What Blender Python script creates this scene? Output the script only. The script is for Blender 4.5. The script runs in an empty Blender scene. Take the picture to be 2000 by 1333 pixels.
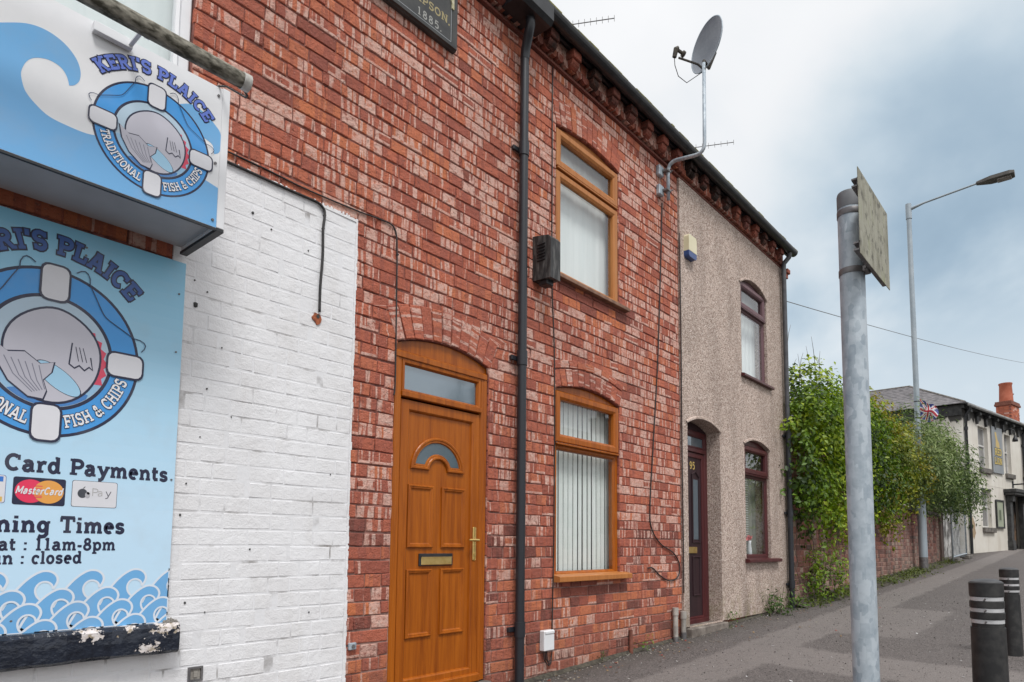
import bpy, bmesh, math, random
import numpy as np
from mathutils import Vector, Matrix, noise as mnoise
random.seed(7)
R = math.radians
C = bpy.context.scene.collection
scn = bpy.context.scene

# ------------------------------------------------------------------ camera
cd = bpy.data.cameras.new('camera')
cam = bpy.data.objects.new('camera', cd); C.objects.link(cam)
cam.location = (0, -3.4, 1.2)
cam.rotation_euler = (R(90 + 4.889), 0, R(-52.651))
cd.sensor_width = 36.0
cd.lens = 1286 / 2000 * 36
cd.shift_x = -0.075
cd.shift_y = 0.1483
cd.clip_start = 0.05
cd.clip_end = 2000
scn.camera = cam

# ------------------------------------------------------------------ sky and sun
SUN_EL, SUN_AZ = R(58), R(-155)      # direction to the sun: behind and to the left of the camera
sdir = Vector((math.cos(SUN_EL) * math.sin(SUN_AZ), math.cos(SUN_EL) * math.cos(SUN_AZ), math.sin(SUN_EL)))
world = bpy.data.worlds.new('World'); scn.world = world; world.use_nodes = True
nt = world.node_tree; nt.nodes.clear()
def N(t, kind, **kw):
    n = t.nodes.new(kind)
    for k, v in kw.items():
        if k == 'inp':
            for a, b in v.items():
                if hasattr(b, 'node'): t.links.new(b, n.inputs[a])
                else: n.inputs[a].default_value = b
        else: setattr(n, k, v)
    return n
def math_(t, op, a, b=0.0, clamp=False):
    n = N(t, 'ShaderNodeMath', operation=op, use_clamp=clamp)
    for i, v in enumerate((a, b)):
        if hasattr(v, 'node'): t.links.new(v, n.inputs[i])
        else: n.inputs[i].default_value = v
    return n.outputs[0]
def ramp(t, fac, stops, interp='LINEAR'):
    n = t.nodes.new('ShaderNodeValToRGB'); n.color_ramp.interpolation = interp
    e = n.color_ramp.elements
    while len(e) > 1: e.remove(e[-1])
    e[0].position = stops[0][0]; e[0].color = (*stops[0][1], 1) if len(stops[0][1]) == 3 else stops[0][1]
    for p, c in stops[1:]:
        k = e.new(p); k.color = (*c, 1)
    t.links.new(fac, n.inputs[0]); return n.outputs[0]
def mixc(t, f, a, b, blend='MIX'):
    n = N(t, 'ShaderNodeMix', data_type='RGBA', blend_type=blend)
    for i, v in ((0, f), (6, a), (7, b)):
        if hasattr(v, 'node'): t.links.new(v, n.inputs[i])
        else: n.inputs[i].default_value = v if i == 0 else (*v, 1)[:4]
    return n.outputs[2]
tc = N(nt, 'ShaderNodeTexCoord')
sky = N(nt, 'ShaderNodeTexSky', sky_type='NISHITA', sun_disc=False, sun_elevation=SUN_EL, sun_rotation=SUN_AZ, altitude=50)
sep = N(nt, 'ShaderNodeSeparateXYZ', inp={0: tc.outputs['Generated']})
zz = math_(nt, 'ADD', math_(nt, 'ABSOLUTE', sep.outputs[2]), 0.55)
cx = math_(nt, 'DIVIDE', sep.outputs[0], zz); cy = math_(nt, 'DIVIDE', sep.outputs[1], zz)
comb = N(nt, 'ShaderNodeCombineXYZ', inp={0: cx, 1: cy, 2: 0.0})
n1 = N(nt, 'ShaderNodeTexNoise', inp={'Vector': comb.outputs[0], 'Scale': 0.9, 'Detail': 4.0, 'Roughness': 0.42, 'Distortion': 0.1})
# thin bright cloud high up over the houses, a heavier blue-grey bank lower down
# mostly bright overcast, with one heavier blue-grey bank of cloud up the street
bd = Vector((0.965, 0.100, 0.243)).normalized()
dot = N(nt, 'ShaderNodeVectorMath', operation='DOT_PRODUCT', inp={0: tc.outputs['Generated'], 1: bd})
n2 = N(nt, 'ShaderNodeTexNoise', inp={'Vector': comb.outputs[0], 'Scale': 2.2, 'Detail': 6.0, 'Roughness': 0.5, 'Distortion': 0.2})
dn = math_(nt, 'ADD', dot.outputs['Value'], math_(nt, 'MULTIPLY', math_(nt, 'SUBTRACT', n2.outputs[0], 0.5), 0.24))
bank = N(nt, 'ShaderNodeMapRange', interpolation_type='SMOOTHSTEP', inp={0: dn, 1: 0.90, 2: 0.998})
low = N(nt, 'ShaderNodeMapRange', interpolation_type='SMOOTHSTEP', inp={0: math_(nt, 'ADD', sep.outputs[2], math_(nt, 'MULTIPLY', math_(nt, 'SUBTRACT', n2.outputs[0], 0.5), 0.34)), 1: 0.42, 2: 0.20})
v = math_(nt, 'ADD', math_(nt, 'MULTIPLY', n1.outputs[0], 0.55), 0.62)
v = math_(nt, 'SUBTRACT', v, math_(nt, 'MULTIPLY', bank.outputs[0], 0.74))
v = math_(nt, 'ADD', v, math_(nt, 'MULTIPLY', low.outputs[0], 0.40))
v = math_(nt, 'ADD', v, math_(nt, 'MULTIPLY', math_(nt, 'SUBTRACT', n2.outputs[0], 0.5), 0.75))
cloud = ramp(nt, v, [(0.06, (2.2, 3.1, 3.95)), (0.22, (3.05, 4.05, 4.95)), (0.42, (4.5, 5.4, 6.1)), (0.62, (6.0, 6.6, 7.0)), (0.82, (7.7, 7.8, 7.9)), (1.0, (8.6, 8.6, 8.6))])
allsky = mixc(nt, 0.9, sky.outputs[0], cloud)
bg = N(nt, 'ShaderNodeBackground', inp={'Color': allsky, 'Strength': 0.1})
out = N(nt, 'ShaderNodeOutputWorld'); nt.links.new(bg.outputs[0], out.inputs[0])

sl = bpy.data.lights.new('sun', 'SUN'); sl.energy = 1.9; sl.angle = R(16); sl.color = (1, 0.985, 0.96)
so = bpy.data.objects.new('sun', sl); C.objects.link(so)
so.rotation_euler = (-sdir).to_track_quat('-Z', 'Y').to_euler(); so.location = (0, -6, 20)
scn.view_settings.view_transform = 'Standard'; scn.view_settings.look = 'None'
scn.view_settings.exposure = 0.34; scn.view_settings.gamma = 1; scn.view_settings.use_curve_mapping = False
scn.cycles.max_bounces = 8; scn.cycles.transparent_max_bounces = 12

# ------------------------------------------------------------------ helpers
def gz(x, y=0.0):
    "height of the sloping pavement"
    return 0.08 + 0.035 * x + 0.02 * y

class MB:
    def __init__(s): s.v = []; s.f = []; s.c = []; s.uv = []; s.hasuv = False
    def face(s, pts, col=None, uv=None):
        i = len(s.v); s.v += [tuple(p) for p in pts]; s.f.append(tuple(range(i, i + len(pts)))); s.c.append(col)
        if uv: s.hasuv = True
        s.uv.append(uv)
    def box(s, x0, x1, y0, y1, z0, z1, col=None, b=0.0, skip=''):
        if b <= 0:
            p = [(x, y, z) for z in (z0, z1) for y in (y0, y1) for x in (x0, x1)]
            for k, q in (('d', (0, 2, 3, 1)), ('u', (4, 5, 7, 6)), ('f', (0, 1, 5, 4)), ('b', (2, 6, 7, 3)), ('l', (0, 4, 6, 2)), ('r', (1, 3, 7, 5))):
                if k not in skip: s.face([p[i] for i in q], col)
        else:   # chamfered box
            X, Y, Z = (x0, x1), (y0, y1), (z0, z1); sg = (1, -1)
            def P(i, j, k, ax):
                return (X[i] + (0 if ax == 0 else b * sg[i]), Y[j] + (0 if ax == 1 else b * sg[j]), Z[k] + (0 if ax == 2 else b * sg[k]))
            for i in (0, 1): s.face([P(i, j, k, 0) for j, k in ((0, 0), (1, 0), (1, 1), (0, 1))][::(1 if i else -1)], col)
            for j in (0, 1): s.face([P(i, j, k, 1) for i, k in ((0, 0), (0, 1), (1, 1), (1, 0))][::(1 if j else -1)], col)
            for k in (0, 1): s.face([P(i, j, k, 2) for i, j in ((0, 0), (1, 0), (1, 1), (0, 1))][::(1 if k else -1)], col)
            for j in (0, 1):
                for k in (0, 1): s.face([P(0, j, k, 1), P(1, j, k, 1), P(1, j, k, 2), P(0, j, k, 2)][::(1 if j == k else -1)], col)
            for i in (0, 1):
                for k in (0, 1): s.face([P(i, 0, k, 0), P(i, 1, k, 0), P(i, 1, k, 2), P(i, 0, k, 2)][::(-1 if i == k else 1)], col)
            for i in (0, 1):
                for j in (0, 1): s.face([P(i, j, 0, 0), P(i, j, 1, 0), P(i, j, 1, 1), P(i, j, 0, 1)][::(1 if i == j else -1)], col)
            for i in (0, 1):
                for j in (0, 1):
                    for k in (0, 1): s.face([P(i, j, k, 0), P(i, j, k, 1), P(i, j, k, 2)][::(1 if (i + j + k) % 2 else -1)], col)
    def tube(s, pts, r, n=10, col=None, caps=True):
        pts = [Vector(p) for p in pts]; rs = r if isinstance(r, (list, tuple)) else [r] * len(pts)
        rings = []; t0 = (pts[1] - pts[0]).normalized()
        nrm = t0.orthogonal().normalized()
        for i, p in enumerate(pts):
            t = (pts[min(i + 1, len(pts) - 1)] - pts[max(i - 1, 0)]).normalized()
            nrm = (nrm - t * nrm.dot(t)).normalized(); bn = t.cross(nrm)
            rings.append([p + (nrm * math.cos(2 * math.pi * k / n) + bn * math.sin(2 * math.pi * k / n)) * rs[i] for k in range(n)])
        i0 = len(s.v)
        for rg in rings: s.v += [tuple(q) for q in rg]
        for i in range(len(rings) - 1):
            for k in range(n):
                a, b = i0 + i * n + k, i0 + i * n + (k + 1) % n
                s.f.append((a, b, b + n, a + n)); s.c.append(col); s.uv.append(None)
        if caps:
            s.f.append(tuple(range(i0 + n - 1, i0 - 1, -1))); s.c.append(col); s.uv.append(None)
            e = i0 + (len(rings) - 1) * n
            s.f.append(tuple(range(e, e + n))); s.c.append(col); s.uv.append(None)
    def lathe(s, prof, x, y, n=24, col=None):
        "prof: (radius, z) list, bottom to top; closed with caps"
        i0 = len(s.v)
        for r, z in prof:
            s.v += [(x + r * math.cos(2 * math.pi * k / n), y + r * math.sin(2 * math.pi * k / n), z) for k in range(n)]
        for i in range(len(prof) - 1):
            for k in range(n):
                a, b = i0 + i * n + k, i0 + i * n + (k + 1) % n
                s.f.append((a, b, b + n, a + n)); s.c.append(col); s.uv.append(None)
        s.f.append(tuple(range(i0 + n - 1, i0 - 1, -1))); s.c.append(col); s.uv.append(None)
        e = i0 + (len(prof) - 1) * n
        s.f.append(tuple(range(e, e + n))); s.c.append(col); s.uv.append(None)
    def extrude(s, pts, y0, y1, col=None):
        "polygon in x,z pushed along y (y0 = front)"
        n = len(pts)
        s.face([(p[0], y0, p[1]) for p in pts], col); s.face([(p[0], y1, p[1]) for p in reversed(pts)], col)
        for i in range(n):
            a, b = pts[i], pts[(i + 1) % n]
            s.face([(a[0], y0, a[1]), (a[0], y1, a[1]), (b[0], y1, b[1]), (b[0], y0, b[1])], col)
    def sweep(s, path, prof, col=None, closed=True):
        "path: x,z loop (counter-clockwise seen from the street); prof: (inset, y) list"
        n = len(path); P = [Vector((p[0], p[1])) for p in path]; loops = []
        for i in range(n):
            a, b, c = P[i - 1], P[i], P[(i + 1) % n]
            if not closed:
                if i == 0: a = b - (c - b)
                if i == n - 1: c = b + (b - a)
            d1 = (b - a).normalized(); d2 = (c - b).normalized()
            n1 = Vector((-d1.y, d1.x)); n2 = Vector((-d2.y, d2.x)); m = (n1 + n2)
            m = m / max(0.3, m.dot(n1)) if m.length > 1e-6 else n1
            loops.append([(b.x + m.x * w, y, b.y + m.y * w) for w, y in prof])
        for i in range(n if closed else n - 1):
            A, B = loops[i], loops[(i + 1) % n]
            for k in range(len(prof) - 1):
                s.face([A[k], B[k], B[k + 1], A[k + 1]], col)
    def build(s, name, mat, parent=None, smooth=False, **props):
        me = bpy.data.meshes.new(name)
        o0 = Vector(parent.matrix_world_loc) if False else (Vector(origin(parent)) if parent else Vector((0, 0, 0)))
        vs = [(a - o0.x, b - o0.y, c - o0.z) for a, b, c in s.v]
        me.from_pydata(vs, [], s.f); me.update()
        if any(c is not None for c in s.c):
            at = me.color_attributes.new('Col', 'FLOAT_COLOR', 'CORNER')
            arr = []
            for f, c in zip(s.f, s.c): arr += [*(c if c else (0.5, 0.5, 0.5))[:3], 1.0] * len(f)
            at.data.foreach_set('color', arr)
        if s.hasuv:
            ul = me.uv_layers.new(name='UVMap'); arr = []
            for f, u in zip(s.f, s.uv):
                for k in range(len(f)): arr += list(u[k]) if u else [0.0, 0.0]
            ul.data.foreach_set('uv', arr)
        if smooth:
            me.shade_smooth()
            if smooth is not True: me.set_sharp_from_angle(angle=R(smooth))
        me.materials.append(mat)
        o = bpy.data.objects.new(name, me); C.objects.link(o)
        if parent: o.parent = parent
        for k, v2 in props.items(): o[k] = v2
        return o
ORI = {}
def origin(o):
    return ORI.get(o.name, (0, 0, 0)) if o else (0, 0, 0)
def thing(name, label, cat, loc, group=None, rz=0.0):
    o = bpy.data.objects.new(name, None); C.objects.link(o); o.location = loc; o.rotation_euler = (0, 0, rz)
    o.empty_display_size = 0.2
    o['label'] = label; o['category'] = cat
    if group: o['group'] = group
    ORI[o.name] = tuple(loc) if rz == 0 else (0, 0, 0)
    return o
def sub(o, like):
    "register a part so that its sub-parts share the thing's origin"
    ORI[o.name] = origin(like); return o
def part(mb, name, mat, parent, smooth=False, **p):
    o = mb.build(name, mat, parent, smooth, **p); ORI[o.name] = origin(parent); return o
def tag(o, label, cat, group=None):
    o['label'] = label; o['category'] = cat
    if group: o['group'] = group
    return o

# ------------------------------------------------------------------ materials
MATS = {}
def new_mat(name):
    m = bpy.data.materials.new(name); m.use_nodes = True
    t = m.node_tree; t.nodes.clear()
    b = N(t, 'ShaderNodeBsdfPrincipled'); o = N(t, 'ShaderNodeOutputMaterial'); t.links.new(b.outputs[0], o.inputs[0])
    MATS[name] = m; return m, t, b
def noise(t, vec, scale, detail=4.0, rough=0.55, dist=0.0):
    return N(t, 'ShaderNodeTexNoise', inp={'Vector': vec, 'Scale': scale, 'Detail': detail, 'Roughness': rough, 'Distortion': dist}).outputs[0]
def geo(t): return N(t, 'ShaderNodeNewGeometry').outputs['Position']
def scaled(t, vec, s):
    return N(t, 'ShaderNodeVectorMath', operation='MULTIPLY', inp={0: vec, 1: s}).outputs[0]
def bump(t, b, h, strength=0.3, dist=0.01):
    n = N(t, 'ShaderNodeBump', inp={'Height': h, 'Strength': strength, 'Distance': dist}); t.links.new(n.outputs[0], b.inputs['Normal'])
def simple(name, ca, cb=None, rough=0.6, scale=8.0, metal=0.0, spec=0.5, bstr=0.0, bscale=60.0, stretch=None, lo=0.35, hi=0.65, bdist=0.004, detail=5.0):
    m, t, b = new_mat(name); p = geo(t)
    if stretch: p = scaled(t, p, stretch)
    if cb:
        f = noise(t, p, scale, detail)
        t.links.new(ramp(t, f, [(lo, ca), (hi, cb)]), b.inputs['Base Color'])
    else: b.inputs['Base Color'].default_value = (*ca, 1)
    b.inputs['Roughness'].default_value = rough; b.inputs['Metallic'].default_value = metal
    b.inputs['Specular IOR Level'].default_value = spec
    if bstr: bump(t, b, noise(t, geo(t), bscale, 4.0), bstr, bdist)
    return m

def brick_mat(name, from_object):
    m, t, b = new_mat(name)
    if from_object: col = N(t, 'ShaderNodeObjectInfo').outputs['Color']
    else: col = N(t, 'ShaderNodeVertexColor', layer_name='Col').outputs['Color']
    s3 = N(t, 'ShaderNodeSeparateColor', inp={0: col})
    hue, pale, seed = s3.outputs[0], s3.outputs[1], s3.outputs[2]
    p = geo(t); sp = N(t, 'ShaderNodeSeparateXYZ', inp={0: p})
    uvn = N(t, 'ShaderNodeUVMap', uv_map='UVMap'); us = N(t, 'ShaderNodeSeparateXYZ', inp={0: uvn.outputs[0]})
    # pale vertical kiss marks: bands along the length of a brick, different on every brick
    sv = math_(t, 'MULTIPLY', seed, 61.0)
    v1 = N(t, 'ShaderNodeCombineXYZ', inp={0: math_(t, 'ADD', us.outputs[0], sv), 1: math_(t, 'MULTIPLY', us.outputs[1], 0.03), 2: sv})
    band = noise(t, v1.outputs[0], 30.0, 2.0, 0.45, 0.25)
    bf = N(t, 'ShaderNodeMapRange', interpolation_type='SMOOTHSTEP', inp={0: math_(t, 'ADD', band, math_(t, 'SUBTRACT', pale, 0.5)), 1: 0.560, 2: 0.582}).outputs[0]
    # some bricks also carry a pale mark along their lower or upper arris
    fr_ = math_(t, 'ADD', math_(t, 'LESS_THAN', us.outputs[1], 0.017), math_(t, 'MULTIPLY', math_(t, 'GREATER_THAN', us.outputs[1], 0.060), math_(t, 'LESS_THAN', seed, 0.2)))
    bf = math_(t, 'MAXIMUM', bf, math_(t, 'MULTIPLY', fr_, math_(t, 'LESS_THAN', math_(t, 'FRACT', math_(t, 'MULTIPLY', seed, 7.0)), 0.09)))
    wear = noise(t, p, 34.0, 5.0, 0.65)
    bf = math_(t, 'MULTIPLY', bf, N(t, 'ShaderNodeMapRange', inp={0: wear, 1: 0.34, 2: 0.50, 3: 0.05, 4: 1.0}).outputs[0])
    red = ramp(t, hue, [(0.0, (0.13, 0.052, 0.046)), (0.22, (0.36, 0.104, 0.070)), (0.55, (0.53, 0.156, 0.092)), (0.80, (0.61, 0.200, 0.096)), (1.0, (0.62, 0.195, 0.075))])
    drk = noise(t, N(t, 'ShaderNodeVectorMath', operation='ADD', inp={0: v1.outputs[0], 1: (7.3, 2.1, 5.5)}).outputs[0], 24.0, 2.0, 0.45, 0.3)
    red = mixc(t, N(t, 'ShaderNodeMapRange', interpolation_type='SMOOTHSTEP', inp={0: drk, 1: 0.52, 2: 0.56, 3: 0.0, 4: 0.5}).outputs[0], red, (0.27, 0.085, 0.07))
    red = mixc(t, math_(t, 'MULTIPLY', noise(t, p, 21.0, 5.0), 0.5), red, (0.43, 0.130, 0.082))
    pl = ramp(t, noise(t, p, 16.0, 4.0), [(0.3, (0.66, 0.35, 0.28)), (0.7, (0.74, 0.53, 0.45))])
    c = mixc(t, math_(t, 'MULTIPLY', bf, 0.9), red, pl)
    soot = N(t, 'ShaderNodeMapRange', inp={0: noise(t, p, 47.0, 4.0, 0.7), 1: 0.56, 2: 0.74, 3: 0.0, 4: 0.85}).outputs[0]
    c = mixc(t, soot, c, (0.11, 0.055, 0.046))
    fl = N(t, 'ShaderNodeMapRange', inp={0: noise(t, p, 120.0, 3.0, 0.7), 1: 0.62, 2: 0.70, 3: 0.0, 4: 0.6}).outputs[0]
    c = mixc(t, fl, c, (0.62, 0.40, 0.33))
    low_ = N(t, 'ShaderNodeMapRange', inp={0: math_(t, 'SUBTRACT', sp.outputs[2], math_(t, 'MULTIPLY', sp.outputs[0], 0.035)), 1: 0.62, 2: 0.10, 3: 0.0, 4: 0.75}).outputs[0]
    c = mixc(t, math_(t, 'MULTIPLY', low_, noise(t, p, 9.0, 4.0)), c, (0.10, 0.075, 0.06))
    big = N(t, 'ShaderNodeMapRange', inp={0: noise(t, p, 1.3, 3.0), 1: 0.45, 2: 0.72, 3: 0.0, 4: 0.25}).outputs[0]
    c = mixc(t, big, c, (0.16, 0.07, 0.06))
    t.links.new(c, b.inputs['Base Color']); b.inputs['Roughness'].default_value = 0.85; b.inputs['Specular IOR Level'].default_value = 0.25
    h = math_(t, 'ADD', noise(t, p, 90.0, 5.0, 0.7), math_(t, 'MULTIPLY', noise(t, p, 26.0, 3.0), 1.6))
    bump(t, b, h, 0.9, 0.010)
    return m
M_BRICK = brick_mat('brick_piece', True); M_BRICKS = brick_mat('brick_mass', False)
def paint_mat():
    m, t, b = new_mat('white_masonry_paint'); p = geo(t)
    c = ramp(t, noise(t, p, 3.0, 5.0), [(0.3, (0.72, 0.71, 0.72)), (0.7, (0.82, 0.82, 0.84))])
    d = N(t, 'ShaderNodeMapRange', inp={0: noise(t, p, 70.0, 4.0, 0.7), 1: 0.66, 2: 0.76, 3: 0.0, 4: 0.75}).outputs[0]
    c = mixc(t, d, c, (0.38, 0.33, 0.30))
    st = N(t, 'ShaderNodeMapRange', inp={0: noise(t, scaled(t, p, (7, 7, 0.9)), 1.0, 5.0), 1: 0.55, 2: 0.8, 3: 0.0, 4: 0.35}).outputs[0]
    c = mixc(t, st, c, (0.55, 0.52, 0.48))
    t.links.new(c, b.inputs['Base Color']); b.inputs['Roughness'].default_value = 0.55
    bump(t, b, math_(t, 'ADD', noise(t, p, 22.0, 5.0, 0.6), math_(t, 'MULTIPLY', noise(t, p, 120.0, 3.0), 0.3)), 0.7, 0.008)
    return m
M_WBRICK = paint_mat()
def mortar_mat():
    m, t, b = new_mat('mortar'); p = geo(t); z = N(t, 'ShaderNodeSeparateXYZ', inp={0: p}).outputs[2]
    red = ramp(t, noise(t, p, 14.0, 5.0, 0.7), [(0.36, (0.085, 0.035, 0.029)), (0.58, (0.30, 0.115, 0.09))])
    grey = ramp(t, noise(t, p, 14.0, 5.0, 0.7), [(0.33, (0.17, 0.10, 0.085)), (0.58, (0.40, 0.24, 0.20))])
    f = N(t, 'ShaderNodeMapRange', inp={0: math_(t, 'ADD', z, noise(t, p, 2.0, 3.0)), 1: 2.3, 2: 1.4}).outputs[0]
    t.links.new(mixc(t, f, red, grey), b.inputs['Base Color']); b.inputs['Roughness'].default_value = 0.95; bump(t, b, noise(t, p, 90.0, 4.0), 0.6, 0.004); return m
M_MORTAR = mortar_mat()
M_WMORTAR = simple('painted_mortar', (0.25, 0.23, 0.22), (0.76, 0.76, 0.78), 0.6, 6.0, bstr=0.4, bscale=50, lo=0.30, hi=0.47)
def wood(name, a, b_, c_, rough=0.32):
    m, t, b = new_mat(name); p = geo(t)
    g = noise(t, scaled(t, p, (26, 26, 1.4)), 1.0, 6.0, 0.6, 0.6)
    g2 = noise(t, scaled(t, p, (150, 150, 4.0)), 1.0, 3.0, 0.6)
    c = ramp(t, math_(t, 'ADD', math_(t, 'MULTIPLY', g, 0.75), math_(t, 'MULTIPLY', g2, 0.25)), [(0.32, a), (0.5, b_), (0.68, c_)])
    t.links.new(c, b.inputs['Base Color']); b.inputs['Roughness'].default_value = rough; b.inputs['Specular IOR Level'].default_value = 0.32
    bump(t, b, g2, 0.08, 0.002); return m
M_OAK = wood('golden_oak', (0.21, 0.046, 0.003), (0.34, 0.087, 0.005), (0.43, 0.120, 0.008))
M_OAKF = wood('faded_oak', (0.36, 0.13, 0.035), (0.43, 0.165, 0.045), (0.48, 0.20, 0.062), 0.45)
M_MAHOG = wood('mahogany', (0.045, 0.010, 0.012), (0.075, 0.016, 0.018), (0.10, 0.024, 0.024), 0.35)
M_MAHOGD = wood('dark_door', (0.018, 0.010, 0.013), (0.032, 0.016, 0.020), (0.045, 0.022, 0.026), 0.38)
M_MAHOGF = wood('faded_mahogany', (0.10, 0.050, 0.058), (0.14, 0.075, 0.085), (0.17, 0.095, 0.105), 0.5)
M_BRASS = simple('brass', (0.62, 0.42, 0.14), (0.75, 0.55, 0.22), 0.32, 20, metal=0.85)
M_BLACK = simple('black_plastic', (0.012, 0.013, 0.016), (0.026, 0.028, 0.032), 0.42, 12, bstr=0.08, bscale=40)
def pipe_mat():
    m, t, b = new_mat('black_painted_pipe'); p = geo(t)
    f = N(t, 'ShaderNodeMapRange', inp={0: noise(t, scaled(t, p, (9, 9, 2.2)), 1.0, 6.0, 0.65), 1: 0.60, 2: 0.70}).outputs[0]
    low = N(t, 'ShaderNodeMapRange', inp={0: N(t, 'ShaderNodeSeparateXYZ', inp={0: p}).outputs[2], 1: 2.2, 2: 0.4}).outputs[0]
    f = math_(t, 'MULTIPLY', f, math_(t, 'ADD', math_(t, 'MULTIPLY', low, 0.8), 0.15))
    t.links.new(mixc(t, f, (0.018, 0.020, 0.026), (0.16, 0.19, 0.25)), b.inputs['Base Color'])
    b.inputs['Roughness'].default_value = 0.4; return m
M_PIPE = pipe_mat()
M_GREYPIPE = simple('grey_pipe', (0.05, 0.052, 0.06), (0.09, 0.092, 0.10), 0.5, 10)
M_WHITE = simple('white_plastic', (0.74, 0.75, 0.77), (0.80, 0.80, 0.82), 0.4, 6)
M_CREAM = simple('cream_plastic', (0.66, 0.60, 0.40), (0.72, 0.66, 0.46), 0.4, 6)
M_BLUEP = simple('blue_plastic', (0.03, 0.07, 0.22), None, 0.35)
def galv():
    m, t, b = new_mat('galvanised_steel'); p = geo(t)
    v = N(t, 'ShaderNodeTexVoronoi', inp={'Vector': scaled(t, p, (1, 1, 0.55)), 'Scale': 42.0, 'Randomness': 1.0})
    v.distance = 'CHEBYCHEV'
    cc = N(t, 'ShaderNodeSeparateColor', inp={0: v.outputs['Color']})
    mx = math_(t, 'ADD', math_(t, 'MULTIPLY', cc.outputs[0], 0.26), math_(t, 'MULTIPLY', noise(t, p, 11.0, 6.0, 0.65), 0.95))
    t.links.new(ramp(t, mx, [(0.25, (0.20, 0.25, 0.30)), (0.5, (0.32, 0.375, 0.425)), (0.75, (0.47, 0.525, 0.57))]), b.inputs['Base Color'])
    b.inputs['Metallic'].default_value = 0.2; b.inputs['Roughness'].default_value = 0.52; return m
M_GALV = galv()
M_STEEL = simple('dull_steel', (0.13, 0.125, 0.13), (0.22, 0.21, 0.21), 0.5, 20, metal=0.5)
M_LAMPCOL = simple('grey_lamp_paint', (0.30, 0.355, 0.40), (0.38, 0.43, 0.47), 0.5, 3, metal=0.2)
M_DISH = simple('grey_dish', (0.19, 0.21, 0.245), (0.27, 0.29, 0.325), 0.5, 5)
M_LNB = simple('grimy_plastic', (0.035, 0.03, 0.028), (0.09, 0.075, 0.055), 0.6, 30)
M_CABLE = simple('black_cable', (0.014, 0.013, 0.014), (0.03, 0.026, 0.026), 0.5, 30)
M_CONC = simple('old_concrete', (0.20, 0.18, 0.16), (0.34, 0.32, 0.29), 0.9, 9, bstr=0.5, bscale=60)
M_STONE = simple('sooty_stone', (0.07, 0.065, 0.06), (0.20, 0.18, 0.16), 0.9, 9, bstr=0.5, bscale=50)
M_SLATE = simple('slate', (0.10, 0.095, 0.10), (0.20, 0.185, 0.19), 0.7, 5, bstr=0.2, bscale=20)
M_DARK = simple('dark_interior', (0.05, 0.05, 0.05), None, 0.9)
M_SOIL = simple('dark_soil', (0.035, 0.03, 0.024), (0.09, 0.08, 0.06), 0.95, 30, bstr=0.6, bscale=90)
def glass(name, dark, refl=1.0):
    m = bpy.data.materials.new(name); m.use_nodes = True; t = m.node_tree; t.nodes.clear()
    gl = N(t, 'ShaderNodeBsdfGlossy', inp={'Roughness': 0.015, 'Color': (0.95, 0.97, 1.0, 1)})
    tr = N(t, 'ShaderNodeBsdfTransparent', inp={'Color': (*dark, 1)})
    g_ = N(t, 'ShaderNodeNewGeometry')
    dt = N(t, 'ShaderNodeVectorMath', operation='DOT_PRODUCT', inp={0: g_.outputs['Incoming'], 1: g_.outputs['Normal']})
    gr = math_(t, 'POWER', math_(t, 'SUBTRACT', 1.0, math_(t, 'ABSOLUTE', dt.outputs['Value'])), 5.0)
    fac = math_(t, 'MULTIPLY', math_(t, 'ADD', math_(t, 'MULTIPLY', gr, 0.92), 0.08), refl, True)
    mx = N(t, 'ShaderNodeMixShader', inp={0: fac, 1: tr.outputs[0], 2: gl.outputs[0]})
    o = N(t, 'ShaderNodeOutputMaterial', inp={0: mx.outputs[0]}); return m
M_GLASS = glass('clear_glass', (0.93, 0.955, 0.95), 1.25)
def frosted():
    m, t, b = new_mat('obscured_glass')
    b.inputs['Base Color'].default_value = (0.075, 0.115, 0.145, 1); b.inputs['Roughness'].default_value = 0.3
    gl = N(t, 'ShaderNodeBsdfGlossy', inp={'Roughness': 0.06, 'Color': (0.85, 0.93, 1.0, 1)})
    mx = N(t, 'ShaderNodeMixShader', inp={0: 0.20, 1: b.outputs[0], 2: gl.outputs[0]})
    o = [n for n in t.nodes if n.type == 'OUTPUT_MATERIAL'][0]; t.links.new(mx.outputs[0], o.inputs[0])
    return m
M_FROST = frosted()
M_BLIND = simple('blind_fabric', (0.80, 0.84, 0.81), (0.86, 0.88, 0.86), 0.8, 12)
M_NET = simple('net_curtain', (0.76, 0.80, 0.80), (0.84, 0.87, 0.87), 0.85, 1.0, stretch=(14, 14, 0.6))
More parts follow.
